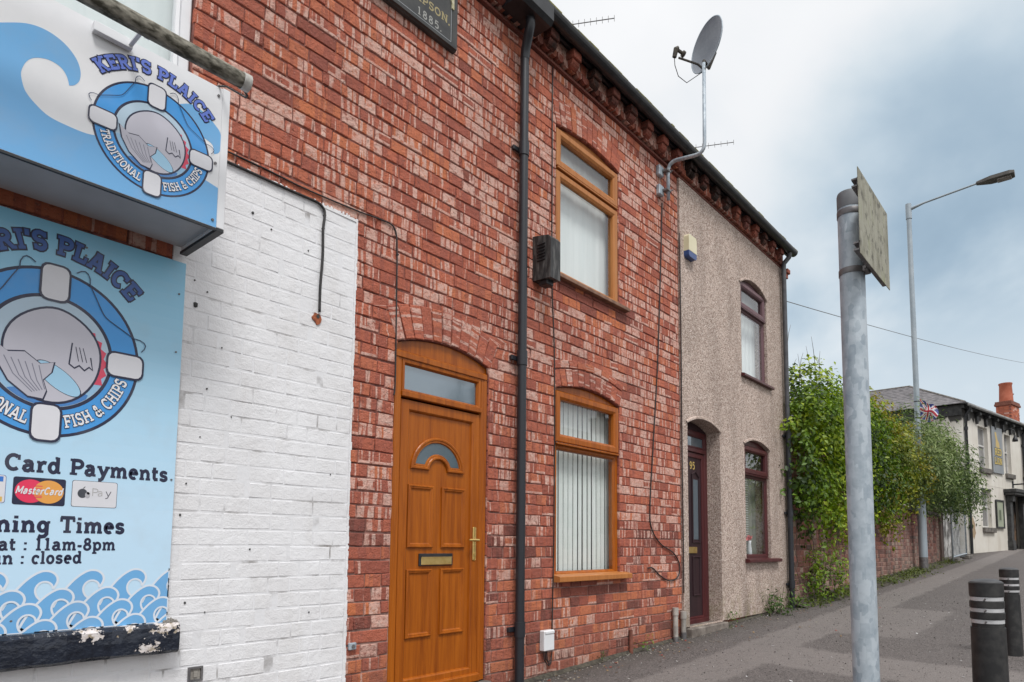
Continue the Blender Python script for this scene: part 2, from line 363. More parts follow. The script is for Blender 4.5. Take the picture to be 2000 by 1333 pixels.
def pebble():
    m, t, b = new_mat('pebbledash'); p = geo(t)
    v = N(t, 'ShaderNodeTexVoronoi', inp={'Vector': p, 'Scale': 88.0})
    cc = N(t, 'ShaderNodeSeparateColor', inp={0: v.outputs['Color']})
    c = ramp(t, cc.outputs[0], [(0.0, (0.23, 0.170, 0.14)), (0.2, (0.39, 0.295, 0.25)), (0.55, (0.525, 0.415, 0.355)), (0.85, (0.63, 0.515, 0.45)), (1.0, (0.74, 0.65, 0.59))])
    z = N(t, 'ShaderNodeSeparateXYZ', inp={0: p})
    dirt = N(t, 'ShaderNodeMapRange', inp={0: noise(t, scaled(t, p, (3.0, 3.0, 0.9)), 1.0, 5.0, 0.6), 1: 0.42, 2: 0.70, 3: 0.0, 4: 0.65}).outputs[0]
    lowz = N(t, 'ShaderNodeMapRange', inp={0: z.outputs[2], 1: 1.3, 2: 0.35, 3: 0.5, 4: 1.0}).outputs[0]
    c = mixc(t, math_(t, 'MULTIPLY', dirt, lowz), c, (0.13, 0.098, 0.08))
    edge = N(t, 'ShaderNodeMapRange', inp={0: z.outputs[0], 1: 8.2, 2: 9.0, 3: 0.0, 4: 0.45}).outputs[0]
    c = mixc(t, math_(t, 'MULTIPLY', edge, noise(t, scaled(t, p, (4, 4, 1)), 1.0, 4.0)), c, (0.10, 0.085, 0.06))
    moss = math_(t, 'MULTIPLY', N(t, 'ShaderNodeMapRange', inp={0: z.outputs[2], 1: 0.85, 2: 0.42}).outputs[0], N(t, 'ShaderNodeMapRange', inp={0: noise(t, p, 7.0, 4.0), 1: 0.45, 2: 0.65, 3: 0.0, 4: 0.45}).outputs[0])
    c = mixc(t, moss, c, (0.22, 0.20, 0.08))
    t.links.new(c, b.inputs['Base Color']); b.inputs['Roughness'].default_value = 0.9; b.inputs['Specular IOR Level'].default_value = 0.3
    h = math_(t, 'SUBTRACT', 1.0, v.outputs['Distance']); bump(t, b, h, 0.7, 0.008); return m
M_PEB = pebble()
def print_mat(name, rough=0.35):
    m, t, b = new_mat(name); p = geo(t)
    c = N(t, 'ShaderNodeVertexColor', layer_name='Col').outputs['Color']
    d = N(t, 'ShaderNodeMapRange', inp={0: noise(t, p, 6.0, 6.0, 0.6), 1: 0.5, 2: 0.85, 3: 0.0, 4: 0.22}).outputs[0]
    t.links.new(mixc(t, d, c, (0.40, 0.40, 0.42)), b.inputs['Base Color']); b.inputs['Roughness'].default_value = rough; return m
M_PRINT = print_mat('printed_vinyl')
M_FLAT = print_mat('painted_detail', 0.6)

def tarmac():
    m, t, b = new_mat('worn_tarmac'); p = geo(t)
    s = N(t, 'ShaderNodeSeparateXYZ', inp={0: p})
    c = ramp(t, noise(t, p, 75.0, 5.0, 0.85), [(0.34, (0.030, 0.027, 0.026)), (0.5, (0.110, 0.097, 0.093)), (0.64, (0.31, 0.280, 0.268))])
    big = noise(t, p, 0.9, 5.0, 0.6)
    c = mixc(t, N(t, 'ShaderNodeMapRange', inp={0: big, 1: 0.35, 2: 0.65, 3: 0.0, 4: 0.6}).outputs[0], c, (0.150, 0.133, 0.127))
    mot = noise(t, p, 24.0, 5.0, 0.7)
    c = mixc(t, N(t, 'ShaderNodeMapRange', inp={0: mot, 1: 0.50, 2: 0.68, 3: 0.0, 4: 0.55}).outputs[0], c, (0.055, 0.049, 0.047))
    # trench repairs: smoother, paler strips with their own outline
    wob = math_(t, 'MULTIPLY', math_(t, 'SUBTRACT', noise(t, p, 3.0, 4.0), 0.5), 0.22)
    yy = math_(t, 'ADD', s.outputs[1], wob)
    def strip(v, a, b_, soft=0.03):
        i1 = N(t, 'ShaderNodeMapRange', inp={0: v, 1: a - soft, 2: a + soft}).outputs[0]
        i2 = N(t, 'ShaderNodeMapRange', inp={0: v, 1: b_ + soft, 2: b_ - soft}).outputs[0]
        return math_(t, 'MULTIPLY', i1, i2)
    xx = math_(t, 'ADD', s.outputs[0], math_(t, 'MULTIPLY', wob, 1.6))
    s1 = strip(yy, -1.15, -0.62); s2 = math_(t, 'MULTIPLY', strip(xx, 5.35, 6.2, 0.05), strip(yy, -4.0, -0.9)); s3 = math_(t, 'MULTIPLY', strip(xx, 7.3, 9.8, 0.05), strip(yy, -1.9, -0.62))
    pm = math_(t, 'MAXIMUM', math_(t, 'MULTIPLY', s1, 0.75), math_(t, 'MAXIMUM', math_(t, 'MULTIPLY', s2, 0.8), math_(t, 'MULTIPLY', s3, 0.6)))
    patch = ramp(t, noise(t, p, 120.0, 3.0, 0.75), [(0.3, (0.17, 0.152, 0.143)), (0.7, (0.32, 0.290, 0.275))])
    c = mixc(t, math_(t, 'MULTIPLY', pm, 0.7), c, patch)
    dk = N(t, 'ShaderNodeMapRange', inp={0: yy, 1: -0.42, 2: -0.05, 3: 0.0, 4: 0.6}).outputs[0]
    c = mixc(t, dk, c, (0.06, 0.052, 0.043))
    sp = N(t, 'ShaderNodeTexVoronoi', inp={'Vector': p, 'Scale': 9.0})
    spot = N(t, 'ShaderNodeMapRange', inp={0: sp.outputs['Distance'], 1: 0.10, 2: 0.07}).outputs[0]
    c = mixc(t, math_(t, 'MULTIPLY', spot, 0.35), c, (0.30, 0.28, 0.26))
    cr = noise(t, p, 2.2, 6.0, 0.6); crack = N(t, 'ShaderNodeMapRange', inp={0: math_(t, 'ABSOLUTE', math_(t, 'SUBTRACT', cr, 0.5)), 1: 0.006, 2: 0.0, 3: 0.0, 4: 0.5}).outputs[0]
    c = mixc(t, crack, c, (0.035, 0.032, 0.03))
    t.links.new(c, b.inputs['Base Color']); b.inputs['Roughness'].default_value = 0.88; b.inputs['Specular IOR Level'].default_value = 0.3
    bump(t, b, noise(t, p, 140.0, 3.0, 0.8), 0.8, 0.006); return m
M_TAR = tarmac()
M_ROAD = simple('road_asphalt', (0.04, 0.04, 0.042), (0.075, 0.073, 0.072), 0.9, 60, bstr=0.6, bscale=150)
M_GROUND = simple('bare_ground', (0.06, 0.06, 0.05), (0.10, 0.10, 0.075), 0.95, 0.5)

# ------------------------------------------------------------------ the ground
def slope_sheet(name, mat, x0, x1, y0, y1, dz, nx=1):
    mb = MB()
    for i in range(nx):
        a = x0 + (x1 - x0) * i / nx; b = x0 + (x1 - x0) * (i + 1) / nx
        mb.face([(a, y0, gz(a, y0) + dz), (b, y0, gz(b, y0) + dz), (b, y1, gz(b, y1) + dz), (a, y1, gz(a, y1) + dz)])
    return mb.build(name, mat, kind='structure')
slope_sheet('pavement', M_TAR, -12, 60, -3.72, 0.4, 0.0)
slope_sheet('road', M_ROAD, -30, 80, -11.2, -3.86, -0.11)
slope_sheet('far_pavement', M_TAR, -12, 60, -14.5, -11.2, 0.02)
mb = MB()
for i in range(72):
    a = -12 + i; b = a + 0.985
    mb.v += []; z = 0.012
    mb.face([(a, -3.86, gz(a, -3.86) - 0.12), (b, -3.86, gz(b, -3.86) - 0.12), (b, -3.845, gz(b, -3.8) + z), (a, -3.845, gz(a, -3.8) + z)])
    mb.face([(a, -3.845, gz(a, -3.8) + z), (b, -3.845, gz(b, -3.8) + z), (b, -3.71, gz(b, -3.8) + z), (a, -3.71, gz(a, -3.8) + z)])
mb.build('kerb', M_CONC, kind='structure')
mb = MB()
xs = [-600, -30, 80, 1500]; zs = [gz(-30) - 0.4, gz(-30) - 0.4, gz(80) - 0.4, gz(80) - 0.4]
for i in range(3):
    mb.face([(xs[i], -800, zs[i]), (xs[i + 1], -800, zs[i + 1]), (xs[i + 1], 800, zs[i + 1]), (xs[i], 800, zs[i])])
mb.build('ground', M_GROUND, kind='structure')

# ------------------------------------------------------------------ walls with openings
def arch_z(o, x):
    "height of an opening's head at x: o = (xa, xb, z0, zspring, rise)"
    xa, xb, z0, zs_, rise = o
    if rise <= 0: return zs_
    w = (xb - xa) / 2; r = (w * w + rise * rise) / (2 * rise)
    d = x - (xa + xb) / 2
    return zs_ + rise - r + math.sqrt(max(0, r * r - d * d))
def wall_panel(mb, x0, x1, z0f, z1, ops, y, reveal=0.0, col=None):
    "front sheet with holes; z0f(x) is the foot of the wall; reveals run back to y+reveal"
    ed = {x0, x1}
    for o in ops:
        n = 14 if o[4] > 0 else 1
        for i in range(n + 1): ed.add(o[0] + (o[1] - o[0]) * i / n)
    ed = sorted(e for e in ed if x0 - 1e-9 <= e <= x1 + 1e-9)
    for a, b in zip(ed[:-1], ed[1:]):
        m = (a + b) / 2
        act = sorted([o for o in ops if o[0] < m < o[1]], key=lambda o: o[2])
        lo = (z0f(a), z0f(b))
        for o in act:
            mb.face([(a, y, lo[0]), (b, y, lo[1]), (b, y, o[2]), (a, y, o[2])], col)
            lo = (arch_z(o, a), arch_z(o, b))
            if reveal: mb.face([(a, y, lo[0]), (b, y, lo[1]), (b, y + reveal, lo[1]), (a, y + reveal, lo[0])], col)
        mb.face([(a, y, lo[0]), (b, y, lo[1]), (b, y, z1), (a, y, z1)], col)
    if reveal:
        for o in ops:
            mb.face([(o[0], y, o[2]), (o[0], y, o[3]), (o[0], y + reveal, o[3]), (o[0], y + reveal, o[2])], col)
            mb.face([(o[1], y, o[2]), (o[1], y + reveal, o[2]), (o[1], y + reveal, o[3]), (o[1], y, o[3])], col)
            mb.face([(o[0], y, o[2]), (o[0], y + reveal, o[2]), (o[1], y + reveal, o[2]), (o[1], y, o[2])], col)

# one brick as a lump with worn arrises: front at y=-proud, back at y=0.02
def brick_faces(mb, q, proud, back, rng, ch=0.004, jit=0.0038, uvo=(0, 0), col=None):
    "q: 4 corners (x,z) of the face, anticlockwise from bottom left seen from the street"
    cxm = sum(p[0] for p in q) / 4; czm = sum(p[1] for p in q) / 4
    fr, bk = [], []
    tilt = rng.uniform(-0.002, 0.002)
    L = math.hypot(q[1][0] - q[0][0], q[1][1] - q[0][1])
    for i, p in enumerate(q):
        jx, jz = rng.uniform(-jit, jit), rng.uniform(-jit, jit)
        x, z = p[0] + jx, p[1] + jz
        bk.append((x, z)); dx, dz = cxm - x, czm - z; l = math.hypot(dx, dz) or 1
        fr.append((x + (ch if dx > 0 else -ch) * min(1, abs(dx) / l * 1.5), z + (ch if dz > 0 else -ch)))
    F = [(fr[i][0], -proud + (tilt if i in (0, 3) else -tilt), fr[i][1]) for i in range(4)]
    S = [(bk[i][0], -proud + ch, bk[i][1]) for i in range(4)]
    B = [(bk[i][0], back, bk[i][1]) for i in range(4)]
    h = math.hypot(q[3][0] - q[0][0], q[3][1] - q[0][1])
    U = [(0, 0), (L, 0), (L, h), (0, h)]
    mb.face(F, col, U)
    for i in range(4):
        j = (i + 1) % 4
        mb.face([S[i], S[j], F[j], F[i]], col, [U[i], U[j], U[j], U[i]])
        mb.face([B[i], B[j], S[j], S[i]], col, [U[i], U[j], U[j], U[i]])

CAMP = Vector((0, -3.4, 1.2))
def shows(x, z):
    "rough size a brick face has from the street, used only to choose which bricks get an object of their own"
    d = Vector((x, 0, z)) - CAMP
    return 3.4 / d.length ** 3
def lay_bricks(x0, x1, z0, z1, blocked, rng, course=0.080, joint=0.007, style=None, p_head=0.5):
    "returns quads for a wall of x0..x1 x z0..z1; blocked(x-range at z) gives intervals taken by openings"
    out = []
    n = int(round((z1 - z0) / course)); course = (z1 - z0) / n
    for r in range(n):
        za = z0 + r * course; zb = za + course
        ba, bb = blocked(za + 0.004), blocked(zb - 0.004)
        # free spans at bottom and top edge of this course
        if len(ba) != len(bb): bb = ba = ba if len(ba) < len(bb) else bb
        spans = []; ca = cb = x0
        for (a0, a1), (b0, b1) in zip(ba, bb):
            spans.append((ca, cb, a0, b0)); ca, cb = a1, b1
        spans.append((ca, cb, x1, x1))
        for (sa, sb, ea, eb) in spans:
            lo, hi = max(sa, sb), min(ea, eb)
            if max(ea, eb) - min(sa, sb) < 0.03: continue
            xs = []; x = min(sa, sb) + (0.0 if rng.random() < 0.5 else 0.05) + (r % 2) * 0.055
            end = max(ea, eb)
            cuts = []
            while x < end - 0.05:
                if x > min(sa, sb) + 0.045: cuts.append(x)
                x += (0.1175 if rng.random() < p_head else 0.235) + rng.uniform(-0.006, 0.006)
            cuts = [c for c in cuts if c > lo + 0.035 and c < hi - 0.035]
            ed = [(sa, sb)] + [(c, c) for c in cuts] + [(ea, eb)]
            for (p0, p1), (q0, q1) in zip(ed[:-1], ed[1:]):
                j = joint / 2; jx = j * 0.6
                if q0 - p0 < 0.012 or q1 - p1 < 0.012: 
                    if max(q0 - p0, q1 - p1) < 0.03: continue
                w = rng.uniform(-0.0015, 0.0015)
                out.append([(p0 + jx, za + j + w), (max(q0 - jx, p0 + jx + 0.004), za + j + w), (max(q1 - jx, p1 + jx + 0.004), zb - j + w), (p1 + jx, zb - j + w)])
    return out
def openings_blocked(ops, ring):
    def f(z):
        res = []
        for o in ops:
            xa, xb, z0, zs_, rise = o
            if z < z0 or z > zs_ + rise + ring - 0.035: continue
            if z <= zs_: res.append((xa, xb)); continue
            w = (xb - xa) / 2; r = (w * w + rise * rise) / (2 * rise); cxm = (xa + xb) / 2; cz = zs_ + rise - r
            rr = r + ring - 0.035; d = rr * rr - (z - cz) ** 2
            hw = math.sqrt(d) if d > 0 else 0
            # the ring's springing ends are radial
            tx = w * (1 + (z - zs_) / (zs_ - cz) )
            hw = min(hw, tx - 0.02)
            if hw > 0.02: res.append((cxm - hw, cxm + hw))
        return sorted(res)
    return f
def voussoirs(o, ring, n, rng, joint=0.007, r_extra=0.0):
    xa, xb, z0, zs_, rise = o
    w = (xb - xa) / 2; r = (w * w + rise * rise) / (2 * rise); cxm = (xa + xb) / 2; cz = zs_ + rise - r
    a0 = math.asin(w / r); out = []
    r0 = r + r_extra + 0.004; r1 = r + r_extra + ring - 0.004
    for i in range(n):
        t0 = -a0 + 2 * a0 * i / n + joint / 2 / r; t1 = -a0 + 2 * a0 * (i + 1) / n - joint / 2 / r
        P = lambda t, q: (cxm + q * math.sin(t), cz + q * math.cos(t))
        out.append([P(t0, r0), P(t1, r0), P(t1, r1), P(t0, r1)])
    return out
def vbrick_faces(mb, q, proud, back, rng, col):
    "voussoir: same lump, but its length runs up the arch ring"
    k = len(mb.uv); brick_faces(mb, q, proud, back, rng, col=col)
    for i in range(k, len(mb.uv)): mb.uv[i] = [(v_, u_) for u_, v_ in mb.uv[i]]

# shared brick lumps for the pieces that are objects of their own
def lump_mesh(L, seed, mat, proud=0.0, ch=0.004, h=0.076, jit=0.0022):
    rng = random.Random(seed); mb = MB()
    brick_faces(mb, [(-L / 2, 0), (L / 2, 0), (L / 2, h), (-L / 2, h)], proud, 0.02, rng, ch, jit)
    o = mb.build('brick', mat); me = o.data; bpy.data.objects.remove(o); return me
LUMPS = {}
def lumps(kind):
    if kind not in LUMPS:
        mat = M_BRICK if kind == 'red' else M_WBRICK
        ch, jit = (0.004, 0.0042) if kind == 'red' else (0.004, 0.0015)
        LUMPS[kind] = ([lump_mesh(0.110, 10 + i, mat, 0, ch, jit=jit) for i in range(8)], [lump_mesh(0.228, 40 + i, mat, 0, ch, jit=jit) for i in range(8)])
    return LUMPS[kind]
def is_rect(q): return abs(q[0][0] - q[3][0]) < 1e-6 and abs(q[1][0] - q[2][0]) < 1e-6
def brick_piece(q, kind, parent, rng, col, proud):
    L = q[1][0] - q[0][0]; h = q[3][1] - q[0][1]
    hd, st = lumps(kind); me, L0 = (rng.choice(hd), 0.110) if L < 0.17 else (rng.choice(st), 0.228)
    o = bpy.data.objects.new('brick', me); C.objects.link(o); o.parent = parent
    ox, oy, oz = origin(parent)
    o.location = ((q[0][0] + q[1][0]) / 2 - ox, -proud - oy, q[0][1] - oz); o.scale = (L / L0, 1, h / 0.076)
    o.color = (*col, 1)
    return o
def brick_colour(x, z, rng, shop=False):
    hue = rng.gauss(0.50, 0.17); pale = rng.gauss(0.515, 0.095)
    if z < 1.45:
        f = min(1, (1.45 - z) / 0.5); hue = rng.gauss(0.36, 0.24); pale -= 0.12 * f
        if z < 1.0 and rng.random() < 0.35: hue = rng.uniform(0.7, 1.0)
        if rng.random() < 0.14: hue = rng.uniform(-0.1, 0.1)
    if shop: hue += 0.06; pale -= 0.012
    if rng.random() < 0.06: pale += 0.22
    return (max(0.0, min(1.0, hue)), max(0.2, min(0.9, pale)), rng.random())

# ------------------------------------------------------------------ the shared terrace bits: cornice, roof, gutter
Z_TOP = 5.24
def house_shell(parent, x0, x1, roofmat=M_SLATE, left=False, right=False, depth=8.0):
    mb = MB(); zb = gz(x0) - 0.3
    mb.face([(x0, depth, zb), (x1, depth, zb), (x1, depth, 5.4), (x0, depth, 5.4)])
    for x, on in ((x0 + 0.003, left), (x1 - 0.003, right)):
        mb.face([(x, 0.008, zb), (x, depth, zb), (x, depth, 5.4), (x, 4.0, 7.95), (x, 0.008, 5.4)])
    part(mb, 'shell', M_MORTAR, parent)
    mb = MB()
    for (ya, za, yb, zb2) in ((-0.12, 5.50, 4.0, 8.12), (8.15, 5.50, 4.0, 8.12)):
        mb.face([(x0, ya, za), (x1, ya, za), (x1, yb, zb2), (x0, yb, zb2)])
        mb.face([(x0, ya, za - 0.03), (x1, ya, za - 0.03), (x1, yb, zb2 - 0.03), (x0, yb, zb2 - 0.03)])
        mb.face([(x0, ya, za - 0.03), (x1, ya, za - 0.03), (x1, ya, za), (x0, ya, za)])
        for x in (x0, x1): mb.face([(x, ya, za - 0.03), (x, ya, za), (x, yb, zb2), (x, yb, zb2 - 0.03)])
    part(mb, 'roof', roofmat, parent)
def sooty(name, amt):
    m = brick_mat(name, True); t = m.node_tree; b = [n for n in t.nodes if n.type == 'BSDF_PRINCIPLED'][0]
    c = b.inputs['Base Color'].links[0].from_socket; p = geo(t); rnd = N(t, 'ShaderNodeObjectInfo').outputs['Random']
    f = N(t, 'ShaderNodeMapRange', inp={0: math_(t, 'ADD', noise(t, p, 11.0, 4.0), math_(t, 'MULTIPLY', rnd, 0.5)), 1: 0.55, 2: 1.0, 3: amt, 4: 0.15}).outputs[0]
    t.links.new(mixc(t, f, c, (0.030, 0.022, 0.019)), b.inputs['Base Color']); return m
M_SOOTB = sooty('sooty_corbel_brick', 0.95); M_DENT = sooty('sooty_dentil_brick', 0.55)
def cornice(parent, x0, x1, rng, scallop=True):
    # string course, a row of round-ended bricks, a plain row and stepped corbels below the gutter
    mb = MB(); mb.box(x0, x1, -0.028, 0.05, Z_TOP, Z_TOP + 0.022, (0.0, 0.3, 0.4)); mb.box(x0, x1, -0.012, 0.05, Z_TOP + 0.022, 5.50, (0.1, 0.3, 0.2), skip='d')
    part(mb, 'string_course', M_BRICKS, parent)
    n = int(round((x1 - x0) / (0.085 if scallop else 0.062))); w = (x1 - x0) / n
    for kind in ('dentil', 'frieze_brick'):
        me = None
        for v_ in range(4):
            m2 = MB()
            if kind == 'dentil':
                zt, zb = Z_TOP + 0.095, Z_TOP + 0.030; hw = w / 2 - 0.004
                pts = [(hw, zt), (-hw, zt), (-hw, zb + hw * 0.8)]
                if scallop: pts += [(-hw * math.cos(a), zb + hw * 0.8 - hw * 0.8 * math.sin(a)) for a in (0.4, 0.8, 1.2, 1.57, 1.94, 2.34, 2.74)]
                else: pts += [(-hw, zb)] + [(hw, zb)]
                pts += [(hw, zb + hw * 0.8)] if scallop else []
                m2.extrude(pts[::-1] if False else pts, -0.062, 0.0)
            else:
                m2.box(-w / 2 + 0.004, w / 2 - 0.004, -0.046, 0.0, Z_TOP + 0.103, 5.46, b=0.003)
            m2.uv = [[(p[0], p[2]) for p in (m2.v[i] for i in f)] for f in m2.f]; m2.hasuv = True
            o = m2.build(kind, M_BRICK if kind != 'dentil' else M_DENT); me = o.data; bpy.data.objects.remove(o)
            break
        for i in range(n):
            o = bpy.data.objects.new(kind, me); C.objects.link(o); o.parent = parent
            ox, oy, oz = origin(parent); o.location = (x0 + (i + 0.5) * w - ox, -oy - rng.uniform(0, 0.004), -oz)
            o.color = (max(0, min(1, rng.gauss(0.40, 0.2))), rng.gauss(0.44, 0.12) + (0.26 if kind == 'frieze_brick' else 0.06), rng.random(), 1)
CORBEL = None
def corbels(parent, xs, rng):
    global CORBEL
    if CORBEL is None:
        m2 = MB()
        # bull-nosed lower brick and a square brick over it
        pr = [(-0.03, 5.285), (-0.075, 5.285), (-0.098, 5.296), (-0.112, 5.315), (-0.115, 5.342), (-0.03, 5.342)]
        for x, s_ in ((-0.048, 1), (0.048, -1)):
            m2.face([(x, y, z) for y, z in (pr if s_ < 0 else pr[::-1])])
        for i in range(len(pr)):
            a, b = pr[i], pr[(i + 1) % len(pr)]
            m2.face([(-0.048, a[0], a[1]), (0.048, a[0], a[1]), (0.048, b[0], b[1]), (-0.048, b[0], b[1])])
        m2.box(-0.052, 0.052, -0.135, -0.03, 5.349, 5.425, b=0.004)
        m2.uv = [[(p[0], p[2]) for p in (m2.v[i] for i in f)] for f in m2.f]; m2.hasuv = True
        o = m2.build('corbel', M_SOOTB); CORBEL = o.data; bpy.data.objects.remove(o)
    for x in xs:
        o = bpy.data.objects.new('corbel', CORBEL); C.objects.link(o); o.parent = parent
        ox, oy, oz = origin(parent); o.location = (x - ox, -oy, -oz)
        o.color = (max(0, min(1, rng.gauss(0.25, 0.25))), 0.30, rng.random(), 1)
def gutter(parent, x0, x1, mat=M_BLACK):
    mb = MB(); n = 10; yc, zc, r = -0.175, 5.475, 0.062
    for ins, flip in ((0, 1), (0.006, -1)):
        for i in range(n):
            a, b = math.pi + math.pi * i / n, math.pi + math.pi * (i + 1) / n
            rr = r - ins
            p = [(x0, yc + rr * math.cos(a), zc + rr * math.sin(a)), (x1, yc + rr * math.cos(a), zc + rr * math.sin(a)), (x1, yc + rr * math.cos(b), zc + rr * math.sin(b)), (x0, yc + rr * math.cos(b), zc + rr * math.sin(b))]
            mb.face(p if flip > 0 else p[::-1])
    for x in (x0, x1):
        mb.face([(x, yc + r * math.cos(math.pi + math.pi * i / n), zc + r * math.sin(math.pi + math.pi * i / n)) for i in range(n + 1)])
    mb.box(x0, x1, -0.11, -0.085, 5.425, 5.53)
    g = part(mb, 'gutter', mat, parent)
    mb = MB(); rng = random.Random(int(x0 * 10))
    x = x0
    while x < x1:
        l = rng.uniform(0.05, 0.22); h = rng.uniform(0.004, 0.018)
        mb.box(x, min(x + l, x1), -0.236, -0.205, 5.474, 5.476 + h, b=0.0018); x += l
    part(mb, 'moss', M_MOSS, g, kind='stuff')
    return g
M_MOSS = simple('dry_moss', (0.10, 0.095, 0.02), (0.24, 0.22, 0.06), 0.95, 30, bstr=0.6, bscale=120)

# ------------------------------------------------------------------ windows and doors
def rect(x0, x1, z0, z1): return [(x0, z0), (x1, z0), (x1, z1), (x0, z1)]
def arch_path(o, y=None, inset=0.0, n=16):
    xa, xb = o[0] + inset, o[1] - inset
    return [(xa + (xb - xa) * i / n, arch_z(o, xa + (xb - xa) * i / n) - inset) for i in range(n + 1)]
def upvc_window(parent, o, y, mat, zt, ztop, top_fixed=True, low_sash=True):
    "o: opening; zt: height of transom; ztop: top of the square frame below the arched filler"
    xa, xb, z0, zs_, rise = o; g = 0.004
    mb = MB()
    # outer frame and transom
    mb.sweep(rect(xa + g, xb - g, z0 + g, ztop), [(0, y + 0.06), (0, y), (0.004, y - 0.004), (0.040, y - 0.004), (0.046, y + 0.004), (0.046, y + 0.06)])
    mb.box(xa + 0.05, xb - 0.05, y - 0.003, y + 0.055, zt - 0.022, zt + 0.022, b=0.003)
    # filler panel under the arch
    pts = [(xa + g, ztop + 0.004)] + [(xb - g, ztop + 0.004)] + arch_path(o, inset=g)[::-1]
    mb.extrude(pts, y + 0.006, y + 0.05)
    fr = part(mb, 'window', mat, parent)
    # top opening light stands proud of the frame
    m2 = MB()
    m2.sweep(rect(xa + 0.012, xb - 0.012, zt + 0.026, ztop - 0.010), [(0, y - 0.004), (0, y - 0.022), (0.006, y - 0.028), (0.045, y - 0.028), (0.066, y - 0.016), (0.070, y + 0.01)])
    m2.box(xa + 0.02, xb - 0.02, y - 0.036, y - 0.006, zt + 0.004, zt + 0.018, b=0.002)
    part(m2, 'sash', mat, fr)
    m2 = MB()
    if low_sash:
        m2.sweep(rect(xa + 0.012, xb - 0.012, z0 + 0.012, zt - 0.012), [(0, y - 0.004), (0, y - 0.020), (0.006, y - 0.026), (0.045, y - 0.026), (0.066, y - 0.014), (0.070, y + 0.01)])
    else:
        m2.sweep(rect(xa + 0.047, xb - 0.047, z0 + 0.047, zt - 0.023), [(0, y + 0.002), (0.012, y + 0.012), (0.015, y + 0.022)])
    part(m2, 'sash', mat, fr)
    ins = 0.075 if low_sash else 0.055
    for r_ in ((xa + 0.07, xb - 0.07, zt + 0.09, ztop - 0.07), (xa + ins - 0.01, xb - ins + 0.01, z0 + ins - 0.01, zt - (0.08 if low_sash else 0.03))):
        m3 = MB(); m3.face([(p[0], y + 0.012, p[1]) for p in rect(*r_)]); part(m3, 'pane', M_GLASS, fr)
        m3 = MB(); m3.sweep(rect(*r_), [(-0.012, y + 0.008), (0.003, y + 0.008), (0.003, y + 0.012)]); part(m3, 'gasket', M_BLACK, fr)
    return fr
def sill(parent, x0, x1, z, h, y0, y1, mat, over=0.0):
    mb = MB()
    for a, b in ((x0, x1),):
        P = [(y1, z - h), (y0 + 0.004, z - h), (y0, z - h + 0.004), (y0, z - 0.006), (y0 + 0.006, z), (y1, z + 0.02)]
        mb.face([(a, p[0], p[1]) for p in P][::-1]); mb.face([(b, p[0], p[1]) for p in P])
        for i in range(len(P)):
            p, q = P[i], P[(i + 1) % len(P)]
            mb.face([(a, p[0], p[1]), (b, p[0], p[1]), (b, q[0], q[1]), (a, q[0], q[1])])
    return part(mb, 'sill', mat, parent)
def room(parent, o, y0, y1):
    "lining of the room behind a window, so that the glass has something to look into"
    xa, xb, z0, zs_, rise = o; xa -= 0.5; xb += 0.5; z0 -= 0.6; z1 = zs_ + rise + 0.3
    mb = MB()
    mb.face([(xa, y1, z0), (xb, y1, z0), (xb, y1, z1), (xa, y1, z1)])
    for x in (xa, xb): mb.face([(x, y0, z0), (x, y1, z0), (x, y1, z1), (x, y0, z1)])
    for z in (z0, z1): mb.face([(xa, y0, z), (xb, y0, z), (xb, y1, z), (xa, y1, z)])
    part(mb, 'room', M_DARK, parent)

# ------------------------------------------------------------------ the chip shop (left)
rng = random.Random(3)
SX0, SX1 = -2.4, 2.168
shop = thing('corner_shop', 'chip shop of red brick with white painted ground floor at left edge', 'shop', (0, 0, gz(0)))
SHOPWIN = (-0.4, 1.238, 3.20, 4.95, 0.0)
mb = MB(); wall_panel(mb, SX0, SX1, lambda x: gz(x) - 0.1, 5.5, [SHOPWIN], 0.007, 0.16)
part(mb, 'mortar', M_MORTAR, shop)
def wavy(x): return 3.158 + 0.006 * math.sin(x * 21) + 0.004 * math.sin(x * 57)
mb = MB(); n = 60
for i in range(n):     # paint spread over the joints
    a = 0.3 + (SX1 - 0.3) * i / n; b = 0.3 + (SX1 - 0.3) * (i + 1) / n
    mb.face([(a, 0.0004, gz(a) - 0.1), (b, 0.0004, gz(b) - 0.1), (b, 0.0004, 3.156 if a > 1.2 else 2.40), (a, 0.0004, 3.156 if a > 1.2 else 2.40)])
part(mb, 'painted_mortar', M_WMORTAR, shop)
house_shell(shop, SX0, SX1, left=True)
WH_TOP = 3.158
qw = lay_bricks(1.20, SX1 - 0.002, 0.004, WH_TOP, lambda z: [], rng, 0.080, 0.0045, p_head=0.5)
qw += lay_bricks(0.2, 1.20, 0.004, 0.834, lambda z: [], rng, 0.080, 0.0045, p_head=0.5)
# the red brickwork above the paint is coursed straight through into the house next door
HX1_ = 6.045; HOUSE_OPS = [(2.468, 3.272, gz(2.8) - 0.02, 2.498, 0.078), (4.012, 4.922, 0.962, 2.508, 0.068), (4.005, 4.922, 3.432, 4.758, 0.055)]
b_s, b_h = openings_blocked([SHOPWIN], 0), openings_blocked(HOUSE_OPS, 0.225)
upper = lay_bricks(SX0, HX1_ - 0.002, WH_TOP, Z_TOP, lambda z: b_s(z) + b_h(z), rng, 0.080, 0.0085, p_head=0.62)
qr = [q for q in upper if (q[0][0] + q[1][0]) / 2 < SX1]
qr += lay_bricks(0.2, 1.20, 2.41, WH_TOP, lambda z: [], rng, 0.080, 0.0075)
cand = [(shows(q[0][0], q[0][1]) * (q[1][0] - q[0][0]), 'w', q) for q in qw if q[0][1] > 0.35 and is_rect(q)] + [(shows(q[0][0], q[0][1]) * (q[1][0] - q[0][0]), 'r', q) for q in qr if q[0][0] > 1.2 and q[0][1] < 4.9 and is_rect(q)]
